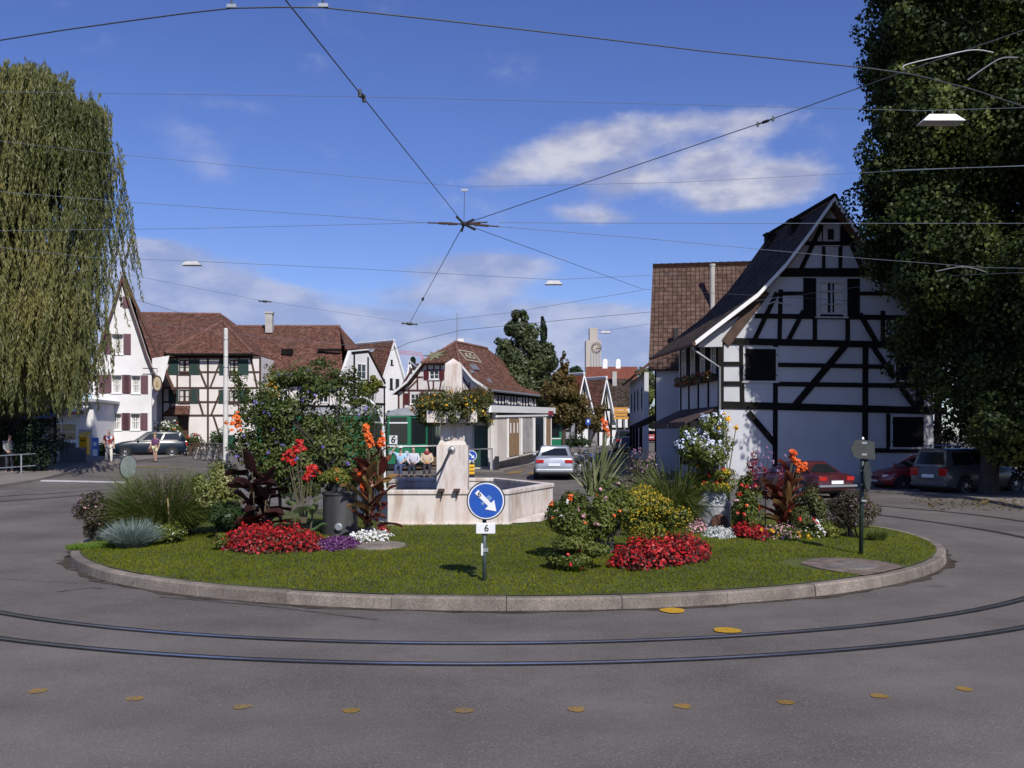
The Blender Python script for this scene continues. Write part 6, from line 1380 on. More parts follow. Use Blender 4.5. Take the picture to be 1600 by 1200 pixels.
    for x, y, rx, ry, n in lob:
        c = D(x, y, Yb+random.uniform(-.15, .35)); P, nr = clump_pts(c, (rx/s, .75*rx/s, ry/s), int(n*1.25), 18, rc=.36, hollow=.25); C.append(P); Nn.append(nr)
    C = np.concatenate(C); Nn = np.concatenate(Nn); quads('foliage', t, LM['leaf_bush'], C, Nn+rng.normal(size=Nn.shape)*.8+[0, -.1, .2], .088, .04)
    sh = []; shn = []
    for _ in range(75):
        a = random.uniform(-.25, math.pi+.25); q = D(482+112*math.cos(a)*random.uniform(.7, 1.02), 682-104*math.sin(a)*random.uniform(.75, 1.), Yb+random.uniform(-.3, .4)); dv = V((math.cos(a)*.6+random.gauss(0, .25), random.gauss(0, .25), math.sin(a)*.6+.35+random.gauss(0, .2))).normalized(); L_ = random.uniform(.2, .5)
        for i in range(14): f = i/14; p = q+dv*(L_*f)+V((0, 0, -.18*f*f)); sh.append((p.x+random.gauss(0, .025), p.y+random.gauss(0, .025), p.z+random.gauss(0, .025))); shn.append((random.gauss(0, 1), random.gauss(0, 1)-.3, random.gauss(0, 1)+.4))
    quads('shoots', t, LM['leaf_bush'], sh, shn, .075, .034)
    mb = MB(); st = V((b.x, b.y, b.z+hh*1.2))
    for i in rng.choice(len(C), 46):
        p = V(C[i]); mb.tube([st, st.lerp(p, .45)+V((random.uniform(-.1, .1), 0, .12)), p], [.02, .011, .004], 4)
    mb.build('stems', M['bark'], t)
    fr = C[np.argsort(C[:, 1]+rng.normal(size=len(C))*.35)[:len(C)//2]]
    blossom_heads('blossoms', t, 'bl_violet', fr[rng.choice(len(fr), 62)]+[0, -.08, .02], .045, .055, 7)
    shrub('trailing_plant', 'yellow green trailing plant spilling over the rim of the bronze barrel', 'plant', 0, 0, 84, 40, 'leaf_yel', .06, 2400, [('bl_orange', 6, .03, .04, 4), ('bl_pink', 3, .03, .04, 4)], at=V((b.x+.03, b.y-.05, b.z+hh*1.04)), rise=2, depth=.5, stems=False)
    canna_plant('tall red and bronze leaved canna right of the bronze barrel', 576, 842, 145, 39, 'canna_red', 'bl_orange', [(571, 668, 6), (574, 678, 8), (577, 690, 8), (597, 688, 8), (594, 692, 6), (563, 742, 4), (567, 762, 5)], .46, .20, (20, 70), .3, 3, 'canna_olive')
    bed('begonia_bed', 'mound of red begonias at the left, in front of the bronze barrel', 'flower bed', [(345, 858), (352, 846), (380, 838), (420, 836), (470, 838), (495, 846), (498, 862), (450, 866), (390, 866)], .36, 'leaf_red', 'bl_begonia', 10000, .06, .055, .62)
    blm = I(395, 838); t = thing('white_begonia', 'few white begonias and silver leaves behind the left red begonias', 'flowers', blm)
    blossom_heads('blossoms', t, 'bl_white', [tuple(D(x, y, blm.y+.1)) for x, y in ((367, 827), (396, 818), (405, 822), (420, 824), (362, 832), (400, 816))], .04, .06, 8); P, nr = clump_pts(blm+V((0, .2, .2)), (.35, .12, .16), 200, 6); quads('foliage', t, LM['leaf_mid'], P, nr, .07, .04)
    bed('violet_bed', 'low patch of dark violet foliage at the foot of the bronze barrel', 'flower bed', [(490, 860), (500, 848), (530, 842), (558, 848), (560, 856), (520, 862)], .17, 'leaf_violet', 'bl_mauve', 3600, .045, .03, .12)
    bed('white_begonia_bed', 'low patch of white begonias beside the round stone slab', 'flower bed', [(550, 846), (556, 838), (590, 834), (610, 838), (606, 845), (570, 850)], .2, 'leaf_mid', 'bl_white', 1800, .05, .055, .7)
    bed('begonia_tuft', 'small red begonia tuft behind the white begonias', 'flower bed', [(586, 836), (592, 828), (602, 828), (603, 836)], .24, 'leaf_red', 'bl_begonia', 420, .05, .055, .6)
    # white wire arch behind the bush
    Ya = 24.; t = thing('trellis_arch', 'white metal trellis arch with two hoops behind the big purple flowered bush', 'trellis', D(570, 780, Ya))
    for dx in (0, 1):
        pts = [D(601-2*dx, 790, Ya+dx*.7)]+[D(xx, yy, Ya+dx*.7) for xx, yy in ((601, 700), (599, 668), (594, 648), (586, 633), (575, 623), (563, 620), (548, 622), (536, 630), (524, 645), (516, 668), (513, 700), (512, 790))]
        mb = MB(); mb.tube(pts, .028, 6); mb.build('hoop', M['white_paint'], t)
    mb = MB()
    for xx, yy in ((601, 700), (599, 668), (586, 633), (563, 620), (536, 630), (516, 668)): mb.tube([D(xx, yy, Ya), D(xx, yy, Ya+.7)], .014, 5)
    mb.build('rungs', M['white_paint'], t)
    P, nr = clump_pts(D(584, 735, Ya), (.40, .5, .75), 1900, 14); t = thing('climbing_plant', 'green climber growing over the foot of the white trellis arch', 'plant', D(590, 785, Ya)); quads('foliage', t, LM['leaf_bush'], P, nr, .09, .05)
    # filler foliage between the right-hand plants
    shrub('green_shrub', 'dark leafy plant between the slate rock and the phormium', 'bush', 965, 842, 80, 70, 'leaf_dark', .065, 2600, depth=.5)
    # round slab in the grass
    c = I(594, 853); t = MB(); t.lathe([(.01, .012), (.44, .012), (.46, -.05)], c+V((0, 0, .02)), 24); t.v = [(c.x+(v[0]-c.x), c.y+(v[1]-c.y)*1.15, v[2]) for v in t.v]; meta(t.build('stone_slab', M['kerb']), 'flat oval stone slab set in the lawn beside the white begonias', 'slab')
    mb = MB(); p = I(263, 842); mb.tube([D(262, 778, p.y), D(264, 802, p.y), V((p.x, p.y, p.z))], [.014, .014, .014], 6); meta(mb.build('wooden_stake', plain('pale cane', (.4, .3, .16), .7)), 'short pale wooden stake standing in the fountain grass', 'stake')
    # --- right group
    b = I(935, 800); b = V((b.x, b.y+1.2, isl(b.x, b.y+1.2))); t = thing('phormium', 'spiky phormium with long sword leaves right of the fountain', 'plant', b); s = F/b.y
    tips = [(906, 698), (915, 690), (900, 720), (925, 688), (930, 672), (941, 668), (946, 690), (958, 672), (962, 700), (952, 664), (972, 692), (985, 716), (918, 705), (936, 690), (968, 678), (893, 716), (980, 700), (926, 720), (950, 700), (910, 735), (990, 735), (940, 705)]
    rt = []; dr = []; Ln = []
    for x, y in tips:
        for kk in range(5):
            r0 = V((b.x+random.uniform(-.18, .18), b.y+random.uniform(-.2, .2), D(0, 775, b.y).z)); tp = D(x+random.uniform(-9, 9), y+kk*9+random.uniform(-6, 10), b.y+random.uniform(-.4, .4)); d = tp-r0; rt.append(tuple(r0)); dr.append(tuple(d+V((0, 0, .1)))); Ln.append(d.length*1.03)
    strips('leaves', t, LM['blade_phor'], rt, dr, np.array(Ln), .062, .3, 6)
    canna('orange canna behind the phormium spikes', 950, 800, [((950, 790), (940, 730), 24)], [(946, 662, 7), (944, 668, 6), (948, 675, 6), (942, 657, 4)], 'canna_green', 'bl_orange', 1.9)
    shrub('lantana_bush', 'green lantana bush with scattered orange flowers at the right of the fountain', 'bush', 926, 880, 132, 142, 'leaf_mid', .07, 9000, [('bl_orange', 12, .045, .045, 8), ('bl_pink', 9, .04, .045, 8), ('bl_white', 5, .04, .045, 6)], depth=.65)
    shrub('verbena_patch', 'hazy patch of tall mauve verbena behind the yellow daisies', 'plant', 1005, 815, 130, 112, 'leaf_brown', .06, 3800, [('bl_mauve', 70, .03, .035, 6), ('bl_pink', 10, .03, .04, 6)], depth=.6, k=20, rc=.35)
    shrub('yellow_daisy_bush', 'dense bush of tiny yellow daisies behind the right red begonias', 'bush', 1018, 872, 138, 118, 'leaf_yel', .05, 9500, [('bl_yellow', 760, .018, .023, 3)], depth=.6)
    for k_, (pts_, lb) in enumerate((([(920, 868), (928, 845), (936, 826), (946, 824), (955, 838), (958, 866)], 'split slate rock standing behind the clipped green shrub'), ([(1012, 850), (1020, 836), (1034, 832), (1050, 830), (1056, 838), (1052, 852)], 'grey slate rock lying behind the right red begonias'))):
        bb = I(pts_[0][0]+18, 866 if k_ == 0 else 850); t = thing('slate_rock', lb, 'rock', bb); mb = MB()
        for q in range(5):
            xx0 = pts_[0][0]+(pts_[-1][0]-pts_[0][0])*q/5; w_ = (pts_[-1][0]-pts_[0][0])/5; h_ = random.uniform(.6, 1.05)*(bb.z*0+(F*0+40 if k_ == 0 else 20)); Yq = bb.y+.12+random.uniform(-.05, .08)
            a = D(xx0, (868 if k_ == 0 else 853), Yq); e = D(xx0+w_*1.05, 868 if k_ == 0 else 853, Yq); tp = D(xx0+w_*.3+random.uniform(0, 5), (868 if k_ == 0 else 853)-h_, Yq); tp2 = D(xx0+w_*.95+random.uniform(0, 5), (868 if k_ == 0 else 853)-h_*random.uniform(.75, 1), Yq)
            mb.prism([a, e, tp2, tp], (random.uniform(-.03, .03), .10+.05*random.random(), 0))
        mb.build('slab', mat('slate %d' % k_, (.15, .15, .165), .7, .3, 4, 25, .2, .5, sc3=(3, 3, .6)), t)
    shrub('clipped_shrub', 'low round glossy green shrub left of the right red begonias', 'bush', 906, 896, 112, 58, 'leaf_mid', .055, 6500, [('bl_red', 4, .03, .04, 5)], depth=.5)
    bed('begonia_bed', 'mound of red begonias at the right, below the yellow daisies', 'flower bed', [(957, 888), (962, 872), (1000, 862), (1050, 858), (1095, 858), (1108, 868), (1100, 878), (1040, 888), (990, 893)], .40, 'leaf_red', 'bl_begonia', 9500, .06, .055, .6)
    grass_clump('ornamental_grass', 'dark arching sedge tuft beside the pale blue flowering bush', 1054, 824, 60, 98, 'blade_green', 1700, .02, 2.0, spread=.36)
    # milk can with flowers
    b = I(1120, 828); b = V((b.x, b.y+.35, isl(b.x, b.y+.35))); s = F/b.y; t = thing('milk_can_planter', 'pale grey old milk can used as a planter with a rusty round plate', 'planter', b); rr = 26/s
    zk = mat('galvanised zinc', (.42, .44, .47), .6, .2, 3, 22, .1, .1, metal=.15)
    mb = MB(); hh = 40/s; mb.lathe([(rr*.96, -.03), (rr, .02), (rr, hh*.88), (rr*1.06, hh*.9), (rr*1.06, hh*.97), (rr*.98, hh), (rr*.9, hh*1.05), (rr*.66, hh*1.42), (rr*.62, hh*1.55), (rr*.68, hh*1.58), (rr*.5, hh*1.6)], b, 28); mb.build('can', zk, t, smooth=True)
    for sg in (-1, 1):
        mb = MB(); h0 = b+V((sg*rr*1.02, -.02, hh*.92)); mb.tube([h0, h0+V((sg*.09, 0, .02)), h0+V((sg*.1, 0, -.12)), h0+V((sg*.01, 0, -.16))], .016, 6); mb.build('handle', zk, t)
    mb = MB(); c = b+V((.04, -rr-.05, hh*.30)); mb.lathe([(.15, -.05), (.165, -.01), (.165, .02), (.13, .035), (.12, .03), (.05, .03), (.04, .05), (.01, .05)], c, 22, M=rotM((0, -1, .12))); mb.build('rusty_plate', mat('rust', (.10, .038, .028), .85, .35, 6, 30, .2, .4), t, smooth=True)
    tt_, c = shrub('flower_mound', 'yellow green mound with orange red flowers spilling over the milk can', 'plant', 0, 0, 96, 54, 'leaf_yel', .06, 4600, [('bl_red', 10, .05, .05, 8), ('bl_orange', 6, .04, .05, 7), ('bl_yellow', 90, .025, .035, 3)], at=V((b.x+.02, b.y, b.z+hh*1.45)), rise=-14, depth=.62, stems=False)
    shrub('plumbago_bush', 'tall bush with clusters of pale blue flowers above the milk can', 'bush', 0, 0, 104, 84, 'leaf_mid', .075, 4600, [('bl_ice', 66, .085, .055, 12)], at=V((b.x-.15, b.y+.25, b.z+hh*1.9)), rise=14, depth=.8, k=20)
    canna('single yellow canna flower rising out of the pale blue bush', 1140, 820, [((1140, 800), (1130, 740), 20)], [(1137, 654, 6), (1136, 660, 5), (1150, 668, 3), (1121, 668, 3)], 'canna_green', 'bl_gold', .5)
    bed('impatiens_tuft', 'pink and red impatiens left of the milk can', 'flower bed', [(1074, 832), (1080, 820), (1100, 816), (1106, 826), (1098, 836)], .3, 'leaf_mid', 'bl_pink', 900, .05, .055, .6)
    b2 = I(1090, 822); t = thing('begonia_tuft', 'red begonia heads beside the left handle of the milk can', 'flowers', b2); blossom_heads('blossoms', t, 'bl_red', [tuple(D(x, y, b2.y+.1)) for x, y in ((1088, 806), (1080, 790), (1072, 786), (1078, 815), (1095, 803))], .06, .06, 10); P, nr = clump_pts(b2+V((0, .2, .22)), (.25, .15, .25), 300, 6); quads('foliage', t, LM['leaf_mid'], P, nr, .07, .045)
    bed('silver_ground_cover', 'silver white carpet plant at the foot of the milk can', 'ground cover', [(1096, 834), (1110, 826), (1140, 828), (1152, 838), (1140, 842), (1112, 840)], .15, 'leaf_silver', 'bl_white', 2600, .05, .035, .25)
    bed('salvia_clump', 'bright red salvia clump right of the milk can', 'flower bed', [(1148, 838), (1152, 826), (1174, 826), (1178, 836), (1165, 843)], .48, 'leaf_red', 'bl_begonia', 1700, .06, .06, .75)
    bed('salvia_clump', 'smaller dark red salvia clump between the milk can and the pink flowers', 'flower bed', [(1176, 844), (1178, 834), (1196, 834), (1199, 842), (1188, 847)], .3, 'leaf_red', 'bl_begonia', 900, .055, .055, .6)
    shrub('pelargonium', 'upright green pelargonium with red flowers right of the milk can', 'plant', 1174, 836, 56, 100, 'leaf_mid', .07, 3000, [('bl_red', 9, .05, .05, 9), ('bl_orange', 4, .04, .05, 8), ('bl_pink', 3, .04, .05, 8)], depth=.45)
    bx = I(1174, 830); t = thing('amaranth', 'dark red amaranth spikes standing behind the pelargonium', 'plant', V((bx.x, bx.y+.9, isl(bx.x, bx.y+.9)))); Yx = bx.y+.9; C = []
    for x, y0, y1 in ((1176, 704, 760), (1182, 716, 770), (1170, 722, 770), (1196, 730, 780), (1220, 728, 770)):
        for _ in range(90): q = D(x+random.gauss(0, 2.5), random.uniform(y0, y1), Yx+random.gauss(0, .06)); C.append(tuple(q))
    quads('blossoms', t, leafmat('amaranth', (.12, .015, .03), (.22, .03, .055), (.3, .06, .1)), C, rng.normal(size=(len(C), 3)), .07, .04)
    mb = MB()
    for x in (1176, 1182, 1170, 1196, 1220): mb.tube([D(x, 770, Yx), V((D(x, 770, Yx).x, Yx, isl(bx.x, Yx)))], .012, 5)
    mb.build('stems', M['bark'], t)
    vb = I(1200, 826); t = thing('verbena', 'tall thin mauve verbena heads in front of the black beam', 'plant', V((vb.x, vb.y+1., isl(vb.x, vb.y+1.)))); hd = [(1185, 706), (1198, 700), (1204, 708), (1228, 712), (1235, 706), (1200, 716), (1192, 712), (1190, 726), (1208, 722), (1215, 735)]
    blossom_heads('blossoms', t, 'bl_mauve', [tuple(D(x, y, vb.y+1.)) for x, y in hd], .05, .04, 12); mb = MB()
    for x, y in hd: mb.tube([D(x, y, vb.y+1), V((vb.x+random.uniform(-.2, .2), vb.y+1., vb.z))], .006, 4)
    mb.build('stems', M['bark'], t)
    canna_plant('dark red canna with orange flowers, right of the milk can', 1229, 832, 90, 30, 'canna_red', 'bl_orange', [(1239, 706, 6), (1240, 714, 7), (1244, 720, 6), (1253, 730, 7), (1247, 734, 5), (1257, 727, 5)], .52, .24, (30, 75), .15, 3, 'canna_olive')
    bed('mixed_flowers', 'pink flowers sprinkled with yellow at the foot of the red canna', 'flower bed', [(1196, 838), (1204, 826), (1235, 824), (1255, 832), (1248, 842), (1220, 845)], .28, 'leaf_mid', 'bl_pink', 2000, .05, .04, .42)
    yb = I(1225, 840); t = thing('marigolds', 'small yellow marigolds scattered before the pink flowers', 'flowers', yb); blossom_heads('blossoms', t, 'bl_gold', [tuple(D(x, y, yb.y-.1)) for x, y in ((1205, 828), (1209, 831), (1216, 836), (1216, 843), (1246, 833), (1249, 838), (1190, 827), (1267, 842), (1262, 838))], .03, .05, 7)
    P, nr = clump_pts(yb+V((0, 0, .09)), (.5, .15, .1), 500, 9); quads('foliage', t, LM['leaf_mid'], P, nr, .05, .03)
    bed('white_begonia_bed', 'white and red impatiens at the right end of the flower row', 'flower bed', [(1256, 842), (1262, 828), (1284, 826), (1292, 836), (1284, 843)], .34, 'leaf_mid', 'bl_white', 1200, .06, .05, .16)
    t = thing('impatiens', 'bright red and white impatiens heads on the last plant of the flower row', 'flowers', I(1278, 836)); Y0 = I(1278, 840).y-.05; blossom_heads('blossoms', t, 'bl_white', [tuple(D(x, y, Y0)) for x, y in ((1278, 820), (1284, 826), (1287, 832), (1276, 814))], .05, .05, 9); blossom_heads('blossoms', t, 'bl_red', [tuple(D(x, y, Y0)) for x, y in ((1272, 812), (1276, 816), (1250, 810))], .05, .05, 8)
    shrub('olive_shrub', 'olive green shrub behind the row of mixed flowers', 'bush', 1276, 838, 76, 76, 'leaf_olive', .06, 3400, [('bl_orange', 2, .03, .05, 6)], depth=.5)
    shrub('lavender_bush', 'dark faded lavender bush at the right end of the island behind the signpost', 'bush', 1344, 843, 112, 76, 'leaf_brown', .05, 7000, [('bl_mauve', 50, .02, .03, 4)], depth=.6)
    shrub('ground_cover', 'bright green low plant between the lavender and the lawn', 'plant', 1300, 842, 50, 22, 'leaf_yel', .05, 900, depth=.3)
    grass_clump('grass_tuft', 'bright grass tuft at the right tip of the island below the lavender', 1375, 846, 46, 18, 'blade_green', 600, .012, 1., cat='grass tuft')
    # bare paved patch at the right edge of the lawn
    pts = [(1250, 881), (1262, 876), (1288, 872), (1330, 873), (1372, 877), (1400, 883), (1412, 887), (1380, 895), (1350, 900), (1318, 896), (1280, 889)]
    meta(sheet('bare_patch', [[tuple(I(x, y)[:2]) for x, y in pts]], mat('bare earth and stone', (.20, .15, .12), .95, .35, 5, 40, .25, .6), .012, zf=isl, step=.4), kind='structure')
    mb = MB(); c = I(1325, 884); mb.lathe([(.01, .015), (.42, .015), (.43, -.03)], c+V((0, 0, .006)), 24); meta(mb.build('manhole_cover', mat('cover concrete', (.19, .165, .15), .9, .2, 5, 50, .2, .5)), 'flat round cover in the bare patch at the right of the lawn', 'cover')
    lv = [I(random.uniform(1250, 1410), random.uniform(874, 900)) for _ in range(26)]
# ---------------------------------------------------------------- vehicles
def car(label, paint, L, W, H, kind, loc, rz, name='parked_car', group=None, glass='cglass', lights=True):
    """x forward. lower body lofted from cross sections, cabin on top, windows, lights, wheels as parts"""
    t = thing(name, label, 'car', (0, 0, 0), group); h = L/2
    hood = {'sedan': .62, 'hatch': .62, 'wagon': .60, 'suv': .58, 'coupe': .60}[kind]*H*1.03
    trunk = {'sedan': .68, 'hatch': .66, 'wagon': .64, 'suv': .62, 'coupe': .66}[kind]*H
    st = [(-h, .62*trunk, .42, .80), (-h+.06, .94*trunk, .30, .93), (-h+.30, trunk, .22, .985), (-h*.55, trunk*1.0, .2, 1.), (0, (trunk+hood)/2, .2, 1.), (h*.42, hood*1.02, .2, 1.), (h*.70, hood*.93, .2, .985), (h-.28, hood*.80, .22, .93), (h-.06, hood*.66, .26, .84), (h, hood*.52, .36, .72)]
    mb = MB(); n = 11
    for x, zt, zl, wf in st:
        w_ = W/2*wf; sec = [(0, zl), (.72*w_, zl), (.95*w_, zl+.06), (1.0*w_, zl+(zt-zl)*.45), (.985*w_, zl+(zt-zl)*.75), (.93*w_, zt-.035), (.80*w_, zt), (0, zt+.025)]
        for y, z in sec: mb.v.append((x, y, z))
        for y, z in sec[-2:0:-1]: mb.v.append((x, -y, z))
    k = 14
    for i in range(len(st)-1):
        for j in range(k): mb.f.append([i*k+j, i*k+(j+1) % k, (i+1)*k+(j+1) % k, (i+1)*k+j])
    mb.f += [list(range(k))[::-1], [(len(st)-1)*k+j for j in range(k)]]; mb.m = [0]*len(mb.f); mb.uv = [[(0, 0)]*len(f) for f in mb.f]
    # cabin
    xf0, xf1, xr1, xr0 = {'sedan': (h*.42, h*.04, -h*.48, -h*.78), 'coupe': (h*.38, h*.0, -h*.42, -h*.80), 'hatch': (h*.46, h*.08, -h*.78, -h*.96), 'wagon': (h*.40, h*.06, -h*.86, -h*.97), 'suv': (h*.40, h*.12, -h*.90, -h*.965)}[kind]
    zb = trunk*.97; wb, wt = W/2*.90, W/2*.70
    xm = (xf1+xr1)/2
    cab = [(xf0, zb-.03, wb*.93), (xf1, H-.05, wt*.96), (xf1-.22, H-.008, wt), (xm, H+.012, wt), (xr1+.12, H-.012, wt), (xr1, H-.06, wt*.97), (xr0, zb-.02, wb*.94)]
    ctop = [(xf1, H-.05), (xf1-.22, H-.008), (xm, H+.012), (xr1+.12, H-.012), (xr1, H-.06)]
    base_x = [xf0, xf0*.55+xm*.45, xm, xr0*.55+xm*.45, xr0]
    b0 = len(mb.v)
    for bx_, (tx, tz) in zip(base_x, ctop):
        e = .93 if bx_ in (xf0, xr0) else 1.
        mb.v += [(bx_, wb*e, zb), (tx, wt*e*1.0, tz-.03), (tx, wt*e*.86, tz), (tx, -wt*e*.86, tz), (tx, -wt*e*1.0, tz-.03), (bx_, -wb*e, zb)]
    fs = []
    for i in range(4):
        for j in range(5): fs.append([b0+i*6+j, b0+i*6+j+1, b0+(i+1)*6+j+1, b0+(i+1)*6+j])
    fs += [[b0+j for j in range(6)], [b0+24+j for j in range(6)][::-1]]
    mb.f += fs; mb.m += [0]*len(fs); mb.uv += [[(0, 0)]*len(f) for f in fs]
    mb.build('body', paint, t, smooth=True, bevel=.025)
    def pane(name, quad, out, th=.012, mt=glass):
        q = [V(p) for p in quad]; c = sum(q, V((0, 0, 0)))/4; nn = (q[1]-q[0]).cross(q[3]-q[0]).normalized(); nn = nn if nn.dot(V(out)) > 0 else -nn
        m_ = MB(); m_.prism([p+nn*.004 for p in q], nn*th); return m_.build(name, M[mt], t)
    lp = lambda a, b, s: V(a).lerp(V(b), s)
    def inset(a, b, c, d, s0, s1, r0, r1):   # a,b bottom; d,c top
        return [lp(lp(a, b, s0), lp(d, c, s0), r0), lp(lp(a, b, s1), lp(d, c, s1), r0), lp(lp(a, b, s1), lp(d, c, s1), r1), lp(lp(a, b, s0), lp(d, c, s0), r1)]
    e = .93
    pane('windscreen', inset((xf0, wb*e, zb), (xf0, -wb*e, zb), (xf1, -wt*e, H-.08), (xf1, wt*e, H-.08), .07, .93, .08, .95), (1, 0, .5))
    pane('rear_window', inset((xr0, wb*e, zb), (xr0, -wb*e, zb), (xr1, -wt*e, H-.09), (xr1, wt*e, H-.09), .09, .91, .16, .92), (-1, 0, .5))
    for sg in (1, -1):
        A, B = (xr0, sg*wb*.97, zb), (xf0, sg*wb*.97, zb); C_, D_ = (xf1, sg*wt*.985, H-.07), (xr1, sg*wt*.985, H-.07)
        for (s0, s1) in ((.10, .46), (.50, .86)):
            q = inset(A, B, C_, D_, s0, s1, .12, .86); q = [V((p.x, p.y+sg*.012, p.z)) for p in q]; pane('side_window', q, (0, sg, .1), .02)
    wr = .30 if kind != 'suv' else .36
    for x in (h*.62, -h*.60):
        for sg in (1, -1):
            c = V((x, sg*(W/2-.10), wr)); mx = rotM((0, sg, 0)); m_ = MB(); m_.lathe([(wr+.06, -.1), (wr+.06, .097), (wr-.03, .099)], c, 20, M=mx); a = m_.build('wheel_arch', M['dark'], t)
            m_ = MB(); m_.lathe([(wr*.6, -.1), (wr*.95, -.09), (wr, -.05), (wr, .07), (wr*.95, .11), (wr*.68, .115)], c, 20, M=mx); wo = m_.build('wheel', M['rubber'], t, smooth=True)
            m_ = MB(); m_.lathe([(wr*.67, .10), (wr*.66, .118), (wr*.55, .108), (.06, .122), (.01, .124)], c, 16, M=mx)
            m_.build('rim', M['alloy'], wo)
            m_ = MB()
            for i in range(5):
                a_ = 2*math.pi*i/5; d = V((math.cos(a_+.6), 0, math.sin(a_+.6))); m_.box(c+d*wr*.42+V((0, sg*.112, 0)), (.07, .03, wr*.36), M=Matrix((V((0, sg, 0)).cross(d), V((0, 1, 0)), d)).transposed())
            m_.build('rim_opening', M['dark'], wo)
    zt = trunk
    for sg in (1, -1):
        m_ = MB(); tall = kind in ('suv', 'wagon')
        m_.box((-h+.055, sg*W/2*.70, zt*.80), (.13, W*.19, .30 if tall else .15)); m_.build('taillight', M['taillight'], t, bevel=.02)
        m_ = MB(); m_.box((h-.17, sg*W/2*.66, hood*.66), (.26, W*.17, .12), rz=-sg*.35); m_.build('headlight', M['headlight'], t, bevel=.03)
        m_ = MB(); m_.box((xf0-.25, sg*(W/2+.06), zb+.08), (.12, .16, .11)); m_.build('mirror', paint, t, bevel=.03)
    m_ = MB(); m_.box((-h-.012, 0, zt*.66), (.03, .52, .12)); m_.build('licence_plate', M['plate_white'], t)
    m_ = MB(); m_.box((h+.004, 0, hood*.42), (.03, .5, .11)); m_.build('licence_plate', M['plate_white'], t)
    m_ = MB(); m_.box((-h+.06, 0, .40), (.18, W*.90, .16)); m_.build('rear_bumper', paint, t, bevel=.05)
    m_ = MB(); m_.box((h-.10, 0, .36), (.24, W*.76, .14)); m_.build('front_bumper', M['bumper_grey'], t, bevel=.05)
    m_ = MB(); m_.box((h-.02, 0, hood*.58), (.06, W*.38, .10)); m_.build('grille', M['black'], t)
    m_ = MB(); m_.box((0, 0, .19), (L*.86, W*.78, .05)); m_.build('underside', M['dark'], t)
    place(t, loc, rz); return t
def at_ground(x, Y): X = (x-800)/F*Y; return V((X, Y, gz(X, Y)+.01))
